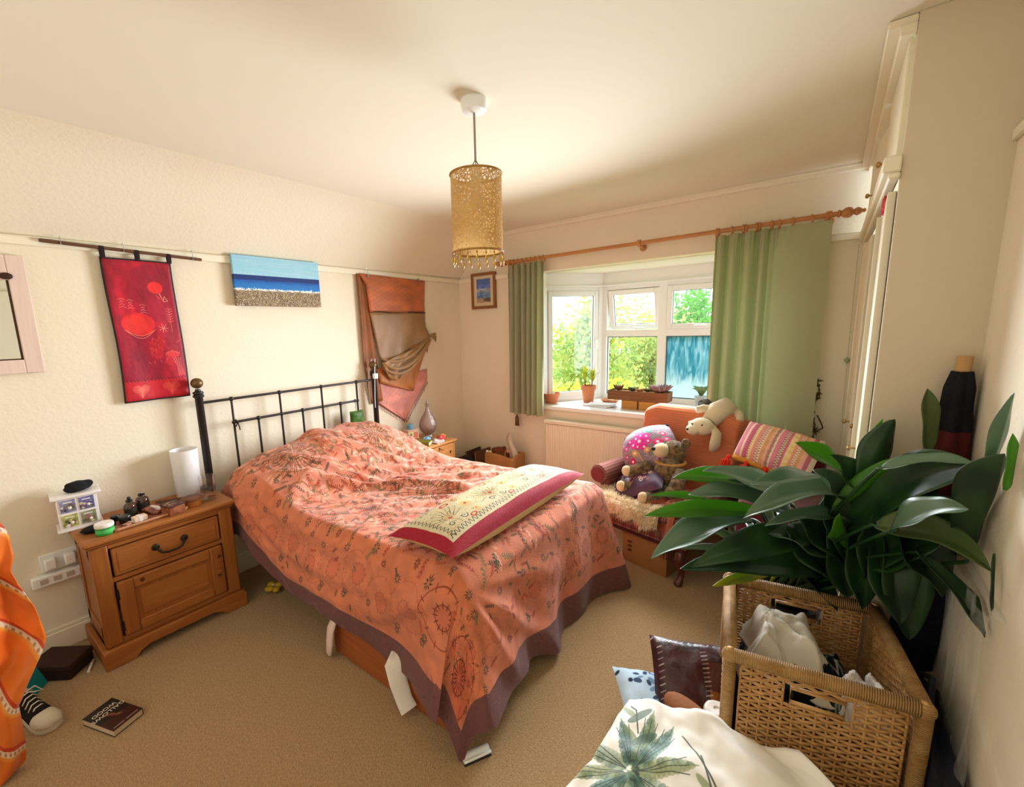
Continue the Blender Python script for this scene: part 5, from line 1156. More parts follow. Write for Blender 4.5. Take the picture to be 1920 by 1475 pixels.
# orange ribbed throw over the back
def paint_throw():
    c = Canvas(128, 512, '#DA825C'); c.mottle(8, .12)
    for y in range(0, 512, 7): c.line([(0, y), (128, y)], 2.2, '#B45C36', .4)
    return c.image('throw_ribs')
THR = mat('orange_ribbed_throw', '#D98058', .9, .1, img=paint_throw(), ribs=(1, 22, .2, 'UV'), sheen=.2)
def throwf(u, v):
    # v: 0 on the seat -> .62 top of back -> 1 down the rear ; u across, edges droop
    y = (u - .5) * .80; e = max(0, abs(y) - .335); yy = math.copysign(min(abs(y), .335) + e * .35, y)
    if v < .12: p = Vector((.12 - v * 3.0, 0, .455 + .02 * math.sin(u * 22) * (1 - v * 6)))
    elif v < .66:
        k = (v - .12) / .54; p = Vector((-.158 - .065 * k, 0, .46 + .49 * k + .0))
    elif v < .78:
        k = (v - .66) / .12 * PI; p = Vector((-.295 + .072 * math.cos(k), 0, .955 + .045 * math.sin(k)))
    else:
        k = (v - .78) / .22; p = Vector((-.367 - .002 * k, 0, .95 - .36 * k))
    p.y = yy; p.x -= e * 2.3 if v > .12 else 0
    p.x = max(p.x, -.40)
    p += Vector((.006 * math.sin(u * 15 + v * 4) + .006 * fbm((u * 5, v * 5, 0), 1), 0, -.07 * sstep(.22, .42, abs(y)) * (1 if v > .5 else 0)))
    return p
b = MB(CT); b.grid(throwf, 50, 70); o = b.build('orange_throw', THR, smooth=180, solid=.006, sub=1)
tag(o, 'orange ribbed throw draped over the back of the armchair', 'throw')
RUST = mat('rust_silk', '#8E3E1E', .5, .35, var=(6, '#A85428'), sheen=.3)
b = MB(CT); b.grid(lambda u, v: Vector((-.12 + .50 * v + .03 * math.sin(u * 8), -.02 + .27 * u, .468 + .03 * abs(math.sin(u * 10 + v * 5)) + .02 * fbm((u * 4, v * 5, 2), 1.4) - .16 * sstep(.86, 1, v))), 34, 40)
tag(b.build('rust_shawl', RUST, smooth=180, solid=.005), 'crumpled rust-brown shawl spread on the armchair seat behind the plant leaves', 'shawl')
# sheepskin on the front of the seat
FUR = mat('sheepskin_wool', '#FFF8E6', .95, .1, trans=.5, var=(16, '#F6E8C8')); rs_ = np.random.RandomState(17)
t = thing('sheepskin', tuple((CT @ Vector((.25, -.12, .43)))), 'cream sheepskin rug laid over the front edge of the armchair seat', 'sheepskin')
def skin(u, v):
    y = -.345 + .50 * u; k = v
    if k < .6: p = Vector((.08 + .30 * k / .6, y, .452 + .012 * fbm((u * 5, k * 4, 1), 1.5)))
    else: q = (k - .6) / .4; p = Vector((.38 + .012 * q, y, .45 - .13 * q * (.8 + .4 * fbm((u * 4, 0, 3), 1))))
    return p
MB(CT).grid(skin, 24, 16).build('hide', FUR, t, smooth=180, solid=.008)
b = MB()
for i in range(7500):
    u, v = rs_.rand(), rs_.rand(); p = CT @ skin(u, v); d = Vector((rs_.randn() * .010, rs_.randn() * .010, .0)) + (Vector((0, 0, .024)) if v < .6 else Vector((-.006, -.018, .004)))
    d = d * rs_.uniform(.7, 1.3); s = Vector((rs_.randn(), rs_.randn(), rs_.randn() * .4)).normalized() * .0022; a = len(b.v)
    tip = p + d * 1.1 + Vector((0, 0, -.018)) + Vector((rs_.randn() * .006, rs_.randn() * .006, 0)); mid = p + d * .9
    b.v += [p - s, p + s, mid + s * .8, mid - s * .8, tip]; b.uv += [(0, 0)] * 5; b.F(a, a + 1, a + 2, a + 3); b.F(a + 3, a + 2, a + 4)
stuff(b.build('wool', FUR, t, smooth=0))
# cushions and soft toys
def paint_satin():
    c = Canvas(256, 256, '#4A3046'); c.mottle(6, .4); rs = np.random.RandomState(6)
    for i in range(70):
        x, y = 150 + rs.randn() * 42, 110 + rs.randn() * 36; r = rs.uniform(4, 9); c.ell(x, y, r, r, ['#C98A8A', '#A85A5E', '#D9B4A0', '#6A3A40'][rs.randint(4)], al=.85); c.ell(x, y, r * .4, r * .4, '#3A2430')
    for (x, y) in ((60, 200), (90, 214), (120, 196)): c.ell(x, y, 15, 13, '#A8323E'); c.ell(x, y, 6, 5, '#D97A6E')
    return c.image('satin_flowers')
o = pillow_mesh(CT @ frame((.13, -.125, .53), R(100), R(-30), R(18)), .42, .42, .14, 22, 22, .012, 2).build('satin_cushion', [mat('purple_satin', '#33202F', .45, .25, img=paint_satin(), bump=(16, .35)), mat('purple_satin_back', '#44283E', .3, .5)], smooth=180)
tag(o, 'dark purple satin cushion with beaded flowers lying on the armchair seat', 'cushion')
def paint_mirrorwork():
    c = Canvas(320, 320, '#8C7A82'); c.mottle(10, .35); rs = np.random.RandomState(8)
    for i in range(160): a = rs.uniform(0, 6.3); x, y = rs.uniform(0, 320), rs.uniform(0, 320); c.line([(x, y), (x + 24 * math.cos(a), y + 24 * math.sin(a))], 4, ['#B9A8B8', '#6E4A62', '#A8907A', '#9A4A6A', '#C9BCC4'][rs.randint(5)], .6)
    for (x, y, r, col) in ((160, 190, 34, '#E0189A'), (120, 180, 24, '#E82AA8'), (200, 215, 22, '#E838B0'), (180, 150, 22, '#D81E8C'), (250, 165, 26, '#E0206E'), (225, 110, 20, '#6E8A5A'), (90, 90, 24, '#C8185E'), (150, 265, 22, '#E03CC0'), (70, 180, 20, '#D840B0'), (215, 255, 22, '#4FAE98'), (120, 130, 22, '#D0A060'), (190, 130, 18, '#E09A5A'), (280, 220, 20, '#D83A6A'), (250, 60, 22, '#8A3A5A'), (140, 215, 24, '#E6229E'), (100, 210, 20, '#D62AA0'), (170, 225, 20, '#F03AB4'), (205, 180, 20, '#E01E8A'), (145, 160, 20, '#DA2A9A'), (270, 130, 20, '#C8305A'), (60, 130, 20, '#B04A7A'), (120, 60, 22, '#7A5A6A'), (40, 220, 18, '#C858A8'), (290, 180, 18, '#E05A8A')):
        for k in range(9): q = k * .7; c.ell(x + math.cos(q) * r * .6, y + math.sin(q) * r * .6, r * .36, r * .28, col, q, .95)
        c.ell(x, y, r * .3, r * .3, '#F6E6F0')
    c.line([(160, 20), (140, 130)], 6, '#C09A6A'); c.line([(190, 140), (300, 100)], 5, '#C8A88A')
    c.rect(0, 0, 320, 12, '#8A4A3A'); return c.image('mirrorwork')
t = thing('mirrorwork_cushion', tuple(CT @ Vector((-.03, -.12, .56))), 'plump pink and grey mirror-work cushion propped on the purple cushion', 'cushion')
T = CT @ frame((.0, -.14, .70), R(90), 0, 0) @ Matrix.Rotation(R(62), 4, 'X') @ Matrix.Rotation(R(30), 4, 'Z')
pillow_mesh(T, .41, .39, .29, 24, 24, .006, 5, edge=2.0, rnd=.75).build('cover', [mat('mirrorwork', '#8A6E84', .6, .4, img=paint_mirrorwork(), bump=(90, .4)), mat('mauve_back', '#7A4A5E', .8)], t, smooth=180)
for sx, sy in ((-1, -1), (1, -1), (1, 1), (-1, 1)): MB(T).ball((sx * .158, sy * .15, 0), .014, 8).build('corner_bobble', BLK, t)
FURB = mat('brown_plush', '#8E744C', .95, .1, bump=(150, .9), var=(46, '#4E3C28'), sheen=.3); FURC = mat('cream_plush', '#D8C29A', .95, .1, bump=(170, .5), sheen=.3); FURW = mat('ivory_plush', '#E3D4B4', .95, .1, bump=(170, .4), sheen=.3); NOSE = mat('black_stitching', '#1A1412', .5)
def W(x, y, z): return CT @ Vector((x, y, z))
Y3 = Matrix.Identity(3)
# brown teddy, lying with its head up against the throw
t = thing('brown_teddy', tuple(W(-.02, .09, .52)), 'shaggy brown teddy with cream snout and feet slumped on the armchair', 'soft toy')
T = CT @ Matrix.Translation((.12, -.045, -.045)) @ Matrix.Translation((0, .09, .6)) @ Matrix.Scale(1.16, 4) @ Matrix.Translation((0, -.09, -.6))
MB(T).ball((-.03, .095, .64), (.085, .088, .10), 22).build('body', FURB, t, smooth=180)
hd = MB(T).ball((-.09, .085, .765), (.066, .070, .064), 22).build('head', FURB, t, smooth=180)
MB(T).ball((-.03, .045, .775), (.052, .046, .043), 18).build('snout', FURC, hd, smooth=180); MB(T).ball((.012, .022, .787), (.012, .015, .012), 10).build('nose', NOSE, hd)
for y in (.055, .125): MB(T).ball((-.040, y, .812), .007, 8).build('eye', NOSE, hd)
for y in (.02, .15): MB(T).ball((-.10, y, .822), (.018, .027, .027), 12).build('ear', FURB, hd, smooth=180)
for pts, nm, tip in (([(-.0, .01, .68), (.05, -.06, .65), (.075, -.085, .64)], 'arm', FURC), ([(-.02, .17, .67), (.06, .19, .62), (.09, .18, .59)], 'arm', None), ([(.02, .04, .57), (.10, -.04, .56), (.14, -.075, .565)], 'leg', FURC), ([(.03, .13, .57), (.12, .10, .545), (.17, .085, .55)], 'leg', FURC)):
    a = MB(T).tube(pts, [.040, .036, .030], 12).ball(pts[-1], .034, 12).build(nm, FURB, t, smooth=180)
    if tip: p = Vector(pts[-1]); MB(T).ball(p + Vector((.018, -.012, .004)), (.026, .030, .032), 14).build('pad', tip, a, smooth=180)
MB(T).tube([(-.055 + .075 * math.cos(k * PI / 8), .088 + .078 * math.sin(k * PI / 8), .71) for k in range(16)], .012, 8, closed=True, flat=.7).build('scarf', mat('mustard_felt', '#B98A4A', .9), t, smooth=180)
T = CT @ Matrix.Translation((.055, 0, 0))
# ivory rabbit flopped over the back
t = thing('ivory_rabbit', tuple(W(-.22, .19, .86)), 'ivory floppy-eared toy rabbit sprawled over the top of the throw', 'soft toy')
hd = MB(T).ball((-.17, .155, .915), (.062, .074, .058), 20).build('head', FURW, t, smooth=180)
MB(T).ball((-.125, .12, .895), (.040, .045, .036), 16).build('muzzle', FURW, hd, smooth=180); MB(T).ball((-.092, .10, .90), (.008, .012, .008), 8).build('nose', NOSE, hd)
for y in (.115, .18): MB(T).ball((-.118, y, .935), .006, 8).build('eye', NOSE, hd)
MB(T).tube([(-.20, .20, .935), (-.185, .245, .88), (-.16, .25, .81), (-.155, .235, .765)], [.018, .036, .040, .020], 12, flat=.5).build('ear', FURW, hd, smooth=180)
MB(T).tube([(-.21, .11, .95), (-.17, .085, .93), (-.15, .08, .88)], [.014, .026, .014], 12, flat=.5).build('ear', FURW, hd, smooth=180)
MB(T).tube([(-.22, .18, .945), (-.29, .20, 1.005), (-.34, .225, 1.03), (-.40, .25, 1.0)], [.05, .070, .064, .03], 16).build('body', FURW, t, smooth=180)
MB(T).tube([(-.30, .17, 1.01), (-.25, .12, 1.02), (-.22, .09, 1.01)], [.03, .028, .024], 10).build('arm', FURW, t, smooth=180); MB(T).tube([(-.38, .26, 1.0), (-.36, .30, .985), (-.32, .325, .95)], [.03, .028, .026], 10).build('leg', FURW, t, smooth=180)
o = crumple(W(-.28, .09, 1.035), (.05, .075, .035), 6, .35).build('grey_toy', mat('grey_plush', '#5A544E', .95, .1, bump=(160, .6)), smooth=180, sub=1); tag(o, 'small dark grey plush toy behind the ivory rabbit on the chair back', 'soft toy')
# cardboard box under the chair
CARD = mat('cardboard', '#A9794A', .85, .1, var=(4, '#9A6C40')); t = thing('cardboard_box', (2.33, -.70, 0), 'brown cardboard box pushed under the armchair', 'box')
T = CT @ frame((.22, .01, 0), 0); MB(T).bx(-.10, .08, -.15, .17, 0, .205).build('box_body', CARD, t, bevel=.002); MB(T).bx(-.012, .0, -.15, .17, .2055, .2065).build('flap_gap', mat('dark_card', '#5A3A20', .9), t)
for i in range(3): MB(T).bx(.080, .0815, -.11, -.08, .08 + i * .03, .095 + i * .03).build('printed_mark', mat('dark_card', '#5A3A20', .9), t)

# burgundy chair between the armchair and the wardrobe
BURG = mat('burgundy_velvet', '#5E1424', .85, .15, sheen=.4); t = thing('burgundy_chair', (2.90, -.66, 0), 'low burgundy velvet chair tucked against the wardrobe behind the plant', 'chair')
MB().bx(2.72, 3.09, -.95, -.42, .20, .64).build('seat', BURG, t, bevel=.03, bseg=3); MB().bx(2.72, 3.09, -.46, -.36, .40, .88).build('backrest', BURG, t, bevel=.03, bseg=3)
for x in (2.75, 3.06):
    for y in (-.91, -.42): MB().lathe([(.016, 0), (.022, .2)], (x, y, 0), 10).build('leg', CHW, t)
def paint_stripes():
    c = Canvas(320, 256, '#EAB9A6'); rs = np.random.RandomState(5); x = 0; cols = ['#E8D8C4', '#D9608A', '#F0C8B0', '#C83A6E', '#EBD08A', '#E07A6A', '#F2E2C0', '#D9884A', '#E8A090', '#A83A5A']
    i = 0
    while x < 320: w_ = rs.uniform(7, 24); c.rect(x, 0, x + w_, 256, cols[i % 10]); x += w_; i += 1
    for xx, col in ((60, '#7A2040'), (105, '#8A2A4A'), (190, '#3A2A2A'), (250, '#9A5A3A')):
        c.line([(xx + (9 if k % 2 else -9), k * 7) for k in range(37)], 3, col, .9)
    for k in range(8): c.ell(150, 16 + k * 32, 8, 12, '#7A8A4A', ring=3); c.ell(225, 10 + k * 32, 7, 7, '#E0C04A')
    c.mottle(20, .1); c.rect(0, 0, 320, 256, '#F3DECB', .35); return c.image('striped_weave')
t = thing('striped_cushion', (2.83, -.58, .68), 'pink and cream striped woven cushion with coral tassels on the burgundy chair', 'cushion')
T = frame((2.86, -.63, .87), R(-4), 0, 0) @ Matrix.Rotation(R(52), 4, 'X') @ Matrix.Rotation(R(-12), 4, 'Z')
pillow_mesh(T, .40, .27, .15, 22, 26, .006, 9, rnd=.25).build('cover', [mat('striped_weave', '#EAB9A6', .85, .1, img=paint_stripes(), bump=(200, .4)), mat('striped_back', '#D9A48A', .9)], t, smooth=180)
MB(T).tube([(-.18 + .36 * k / 10, -.122, .0 + .01 * math.sin(k)) for k in range(11)], .019, 8).build('yellow_trim', mat('ochre_wool', '#D9963A', .9, bump=(200, .6)), t, smooth=180)
TAS = mat('coral_tassel', '#E23A2A', .85, .1, bump=(120, .5))
for k in range(5):
    x = -.20 + .098 * k; d = MB(T).ball((x, -.138, .012), .014, 10).build('tassel', TAS, t, smooth=180); b = MB(T)
    for i in range(26): a = i * 2.4; q = .004 + .020 * (i / 26) ** .5; b.tube([(x, -.145, .012), (x + q * math.cos(a), -.17, .014 + q * math.sin(a)), (x + q * 1.3 * math.cos(a), -.195, .004 + q * 1.2 * math.sin(a))], [.003, .0035, .0025], 4)
    b.build('threads', TAS, d)

# ================================================================== ASPIDISTRA
# tip, middle, base, width vector, colour
LEAVES=[
 (2.637,-1.921,1.036,2.713,-1.81,1.027,2.796,-1.701,0.986,-0.001,0.012,0.059,1),
 (2.719,-1.85,1.06,2.823,-1.75,1.02,2.933,-1.655,0.932,0.012,0.021,0.052,2),
 (2.554,-1.903,0.944,2.617,-1.841,0.941,2.681,-1.781,0.921,-0.001,0.005,0.026,1),
 (2.695,-1.936,0.99,2.811,-1.834,0.974,2.932,-1.738,0.911,0.006,0.019,0.066,2),
 (2.881,-2.048,0.989,2.99,-1.875,1.022,3.115,-1.705,0.99,-0.02,0.002,0.084,2),
 (2.576,-2.047,0.918,2.694,-1.901,0.917,2.821,-1.755,0.885,-0.007,0.009,0.066,1),
 (2.626,-2.111,0.799,2.72,-1.975,0.844,2.822,-1.839,0.854,-0.03,-0.007,0.081,2),
 (2.761,-2.128,0.822,2.872,-1.95,0.848,2.998,-1.771,0.82,-0.029,0.001,0.107,0),
 (2.712,-2.074,0.774,2.861,-1.892,0.764,3.024,-1.712,0.695,-0.006,0.017,0.103,0),
 (2.794,-1.952,0.678,2.86,-1.835,0.673,2.93,-1.716,0.661,-0.012,0.0,0.045,3),
 (2.938,-2.032,0.973,3.0,-1.918,0.969,3.069,-1.804,0.946,-0.009,0.003,0.047,2),
 (2.869,-1.827,1.031,2.959,-1.726,1.018,3.054,-1.627,0.975,0.002,0.017,0.074,2),
 (2.984,-1.767,1.185,3.036,-1.709,1.144,3.09,-1.652,1.088,0.02,0.026,0.045,1),
 (3.079,-1.762,1.156,3.115,-1.732,1.107,3.152,-1.703,1.043,0.044,0.045,0.045,0),
 (3.039,-1.792,1.106,3.073,-1.756,1.059,3.109,-1.721,0.998,0.036,0.037,0.038,2),
 (3.201,-1.703,1.278,3.179,-1.702,1.186,3.157,-1.704,1.077,0.028,0.019,-0.016,1),
 (3.228,-1.707,1.281,3.207,-1.705,1.186,3.186,-1.707,1.08,0.074,0.05,-0.041,0),
 (3.289,-1.714,1.382,3.295,-1.712,1.309,3.302,-1.711,1.229,0.045,0.036,-0.003,4),
 (3.248,-1.767,1.17,3.192,-1.761,1.104,3.134,-1.762,1.014,0.03,0.014,-0.046,1),
 (3.378,-1.913,1.212,3.295,-1.815,1.136,3.191,-1.753,0.966,0.059,0.018,-0.135,0),
 (3.375,-1.929,1.213,3.309,-1.905,1.207,3.237,-1.892,1.173,0.003,-0.004,-0.031,2),
 (3.387,-2.048,1.278,3.387,-1.997,1.157,3.384,-1.949,1.026,0.1,0.07,-0.046,0),
 (3.383,-2.059,1.421,3.382,-2.033,1.336,3.38,-2.009,1.246,0.031,0.022,-0.013,12),
 (3.386,-2.082,1.333,3.387,-2.083,1.282,3.387,-2.084,1.23,0.025,0.018,-0.006,11),
 (3.344,-2.061,1.136,3.302,-2.013,1.099,3.254,-1.974,1.032,0.017,0.001,-0.057,2),
 (3.395,-2.07,0.994,3.331,-1.987,1.022,3.243,-1.928,0.989,-0.016,-0.028,-0.07,4),
 (3.395,-2.112,0.915,3.395,-2.092,0.957,3.395,-2.07,1.01,-0.016,-0.012,-0.0,10),
 (3.395,-2.098,0.839,3.379,-2.02,0.866,3.318,-1.949,0.913,-0.023,-0.025,-0.031,0),
 (3.201,-1.81,0.672,3.187,-1.762,0.762,3.173,-1.714,0.856,-0.103,-0.084,-0.007,0),
 (3.32,-1.782,0.599,3.29,-1.752,0.727,3.259,-1.722,0.859,-0.109,-0.093,-0.024,0),
 (3.078,-1.727,1.023,3.115,-1.717,0.931,3.153,-1.708,0.839,0.098,0.089,0.049,0),
 (2.973,-1.74,0.871,3.036,-1.73,0.807,3.097,-1.724,0.73,0.08,0.085,0.095,0),
 (3.217,-1.707,1.025,3.221,-1.71,0.907,3.225,-1.713,0.787,0.151,0.116,-0.02,0),
 (3.324,-1.776,0.97,3.278,-1.733,0.889,3.226,-1.7,0.782,0.087,0.039,-0.139,0),
 (3.169,-1.71,0.648,3.145,-1.717,0.763,3.121,-1.725,0.876,-0.125,-0.104,-0.022,0),
 (3.329,-1.79,1.126,3.281,-1.745,1.031,3.228,-1.712,0.901,0.106,0.055,-0.135,0),
 (3.118,-1.833,0.987,3.143,-1.767,0.897,3.17,-1.702,0.803,0.051,0.045,0.019,1),
 (2.749,-1.763,0.993,2.812,-1.704,0.972,2.878,-1.648,0.93,0.008,0.016,0.046,0),
 (2.822,-1.874,0.811,2.912,-1.756,0.784,3.01,-1.639,0.725,0.004,0.024,0.095,0),
 (3.301,-1.7,0.807,3.261,-1.71,0.815,3.222,-1.723,0.81,-0.006,-0.03,-0.117,0),
 (3.362,-1.898,1.105,3.309,-1.807,1.002,3.244,-1.738,0.842,0.088,0.039,-0.143,0),
 (3.351,-1.915,0.828,3.317,-1.816,0.873,3.276,-1.722,0.918,-0.093,-0.091,-0.078,0),
 (3.292,-1.817,0.663,3.264,-1.769,0.744,3.233,-1.723,0.832,-0.11,-0.097,-0.04,0),
 (3.336,-1.916,0.998,3.295,-1.821,0.927,3.246,-1.74,0.826,0.049,0.01,-0.133,0),
 (3.002,-1.803,0.952,3.056,-1.76,0.893,3.112,-1.72,0.813,0.063,0.069,0.086,0),
 (2.935,-1.848,0.873,3.008,-1.747,0.829,3.087,-1.649,0.753,0.024,0.042,0.102,2),
]

LM = [mat('aspidistra_dark', '#2C5228', .32, .5, var=(7, '#16301A'), trans=.08, ribs=(0, 26, .10, 'UV')), mat('aspidistra_bright', '#4E8A22', .32, .5, trans=.35, ribs=(0, 26, .10, 'UV'), tcol='#7FB82E'),
      mat('aspidistra_sheen', '#56785A', .28, .8, trans=.10, ribs=(0, 26, .12, 'UV')), mat('aspidistra_yellow', '#C8C02A', .4, .4, trans=.4, var=(9, '#8FA82C')), mat('aspidistra_olive', '#4E6030', .38, .4, trans=.12, ribs=(0, 26, .10, 'UV'))]  # the paler grey-green leaves carry window sheen in their base colour
PC = Vector((2.97, -1.43, 0))
t = thing('aspidistra', (PC.x, PC.y, 0), 'large potted aspidistra with long arching dark green leaves behind the wicker basket', 'plant')
MB().lathe([(.10, 0), (.105, .004), (.135, .40), (.145, .402), (.147, .44), (.135, .442), (.128, .40)], (PC.x, PC.y, 0), 32, cap=False).lathe([(0, .002), (.1, 0)], (PC.x, PC.y, 0), 32, cap=False).build('pot', mat('dark_glazed_pot', '#2A3440', .25, .5), t)
MB().lathe([(.133, .40), (.08, .415), (0, .418)], (PC.x, PC.y, 0), 24).build('soil', SOIL, t)
rs_ = np.random.RandomState(77)
for k in range(12):      # inner leaves standing in the heart of the plant
    a = rs_.uniform(0, 6.28); q = PC + Vector((.10 * math.cos(a), .08 * math.sin(a), rs_.uniform(.50, .58))); d = Vector((.30 * math.cos(a), .24 * math.sin(a), rs_.uniform(.02, .30)))
    tp = q + d; md = q + d * .5 + Vector((0, 0, .05)); sv = d.cross(Vector((0, 0, 1))).normalized() * .085
    LEAVES.append((*tp, *md, *q, *sv, 0))
for n, L in enumerate(LEAVES):
    tip, mid, bs, S, ci = Vector(L[0:3]), Vector(L[3:6]), Vector(L[6:9]), Vector(L[9:12]), L[12] % 10; ax = tip - bs
    ctrl = mid * 2 - (tip + bs) * .5; ax = (tip - bs); S = S * 1.30; bs = bs + (bs - tip) * .28; VD = (mid - co.location).normalized(); S = S + VD * S.length * (2.0 if ci == 2 else .9) * (1 if S.z > 0 else -1) * (0 if abs(ax.z) > .8 * ax.length else 1); Nn = ax.cross(S).normalized(); Ln = ax.length; hang = ax.z < -.1
    if Nn.z < 0: Nn = -Nn
    tw = .35 * math.sin(n * 2.3)
    def fn(u, v):
        p = bez(bs, ctrl, tip, v); w_ = 2.05 * (v + .02) ** .62 * max(0, 1 - v) ** .85; k = (u - .5) * 2
        ang = tw * (v - .4); sv = S * math.cos(ang) + Nn * S.length * math.sin(ang)
        q = p + sv * .5 * k * w_ + Nn * S.length * (.24 * abs(k) * w_ - .07 * math.sin(v * 9 + n) * k * w_)
        if q.x > RX - .012: q.x = RX - .012
        return q
    b = MB(); b.grid(fn, 8, 18)
    st = PC + Vector((.06 * math.cos(n * 2.4), .06 * math.sin(n * 2.4), .41)); d = (tip - bs).normalized()
    e = bs - d * .01; m2 = (st + e) * .5 + Vector((0, 0, .10 * (e - st).length)); m2.x = min(m2.x, RX - .02)
    b.cur = 0; pts = [bez(st, m2, e, k / 8) for k in range(9)] + [bs + d * .02]
    lf = b.build('leaf', LM[ci], t, smooth=180, solid=.0012)
    if L[12] < 10: MB().tube(pts, [.0055] * 8 + [.005, .003], 7).build('stalk', LM[0 if ci != 3 else 3], lf, smooth=180)

# rolled patchwork parasol leaning in the corner
t = thing('rolled_parasol', (3.34, -1.70, 0), 'rolled patchwork fabric parasol with wooden tip leaning in the right corner', 'parasol')
PA, PB = Vector((3.325, -1.668, 0)), Vector((3.368, -1.645, 1.475)); ax = (PB - PA)
def along(z): return PA + ax * (z / 1.475)
MB().tube([PA, along(.6), along(1.3), along(1.38), along(1.475)], [.014, .014, .014, .016, .018], 10).build('pole', mat('pale_wood', '#C9A06A', .5, grain=('#B88C54', 1, 2)), t)
PCH = [('maroon', '#4A1614', '#5E201C', .78, 1.25), ('navy', '#0E0E16', '#17161E', 1.25, 1.43), ('indigo', '#0C1020', '#141A2C', .45, .80)]
for nm, c1, c2, z0, z1 in PCH:
    def fn(u, v):
        z = lerp(z0, z1, v); r = interp([.3, .55, .8, 1.0, 1.25, 1.38, 1.43], [.05, .055, .054, .05, .038, .030, .022], z); a = u * 2 * PI
        return along(z) + Vector((math.cos(a), math.sin(a), 0)) * r * (1 + .16 * math.sin(a * 5 + z * 3) + .03 * math.sin(z * 60))
    MB().grid(fn, 40, 14, cu=True).build('%s_panel' % nm, mat('parasol_%s' % nm, c1, .8, .2, var=(12, c2), bump=(90, .3)), t, smooth=180)
b = MB() and MB().tube([along(.80) + Vector((.056 * math.cos(k * PI / 8), .06 * math.sin(k * PI / 8), .02 * math.sin(k))) for k in range(16)], .006, 6, closed=True).build('tie_cord', mat('rust_cord', '#8A3E24', .8), t)
t = thing('navy_bag', (3.30, -1.86, 0), 'dark navy holdall standing between the basket and the right wall', 'bag')
NAVY = mat('navy_nylon', '#10131F', .7, .3, bump=(40, .4))
b = MB(); b.grid(lambda u, v: (lambda a, k: Vector((3.368 + .034 * math.copysign(abs(math.cos(a)) ** .5, math.cos(a)) * k, -1.95 + .24 * math.copysign(abs(math.sin(a)) ** .5, math.sin(a)) * k + .01 * math.sin(v * 20), .50 * v + .01 * math.sin(a * 4))))(u * 2 * PI, 1 if v < .85 else math.sqrt(max(.0, 1 - ((v - .85) / .155) ** 2))), 40, 24, cu=True)
b.build('bag_body', NAVY, t, smooth=180)
MB().tube([(3.33, -2.05, .47), (3.34, -2.02, .56), (3.35, -1.95, .60), (3.34, -1.88, .56), (3.33, -1.85, .47)], .008, 8).build('handle', NAVY, t)
CLR = mat('clear_polythene', '#E6E8E4', .25, .5, trans=.25); m = CLR; g = NT(m); tp = g.add('ShaderNodeBsdfTransparent'); mx = g.add('ShaderNodeMixShader'); mx.inputs[0].default_value = .82
src = g.n['Material Output'].inputs[0].links[0].from_socket; g.link(src, mx.inputs[1]); g.link(tp.outputs[0], mx.inputs[2]); g.link(mx.outputs[0], g.n['Material Output'].inputs[0])
t = thing('polythene_cover', (3.395, -1.98, .0), 'crinkled clear polythene garment cover hanging against the right wall below the leaves', 'cover')
b = MB(); b.grid(lambda u, v: Vector((3.388 - .014 * abs(math.sin(u * 11 + 2 * fbm((u * 3, v * 2, 0), 1))) - .006 * math.sin(v * 7), -2.16 + .36 * u, .02 + .90 * v)), 50, 24); b.build('sheet', CLR, t, smooth=180)
MB().bx(3.394, 3.408, -2.155, -1.805, .915, .922).build('top_seam', CLR, t)

# ================================================================== WICKER BASKET
WK = mat('wicker', '#CC9C62', .55, .3, var=(30, '#B5854C'), bump=(150, .3), coat=.1); WKR = mat('wicker_wrap', '#D6A86C', .5, .3, ribs=(2, 60, .8), var=(24, '#BD8E52')); 
WKX = mat('wicker_wrap_rim', '#D6A86C', .5, .3, ribs=(0, 60, .8), var=(24, '#BD8E52')); WKY = mat('wicker_wrap_side', '#D6A86C', .5, .3, ribs=(1, 60, .8), var=(24, '#BD8E52'))
BL, BW, BH = .432, .455, .62
BT = frame((2.890, -2.185, 0), R(9.3)) @ Matrix.Translation((0, 0, 0))
t = thing('wicker_basket', tuple(BT @ Vector((.21, .22, 0))), 'tall square wicker laundry basket with cut-out handles in the right foreground', 'basket')
def bp(x, y, z): return BT @ Vector((x, y, z))
c4 = [(0, 0), (BL, 0), (BL, BW), (0, BW)]
for x, y in c4: MB(BT).tube([(x, y, 0), (x, y, BH - .01)], .0185, 10).build('corner_post', WKR, t, smooth=180)
for i in range(4):
    a, b_ = c4[i], c4[(i + 1) % 4]
    MB(BT).tube([(a[0], a[1], BH - .012), (b_[0], b_[1], BH - .012)], .0205, 12).build('rim_bar', WKX if i % 2 == 0 else WKY, t, smooth=180)
    MB(BT).tube([(a[0], a[1], .02), (b_[0], b_[1], .02)], .016, 10).build('base_bar', WKX if i % 2 == 0 else WKY, t, smooth=180)
for i in range(4): MB(BT).ball((c4[i][0], c4[i][1], BH - .012), .023, 12).build('corner_wrap', WKR, t, smooth=180)
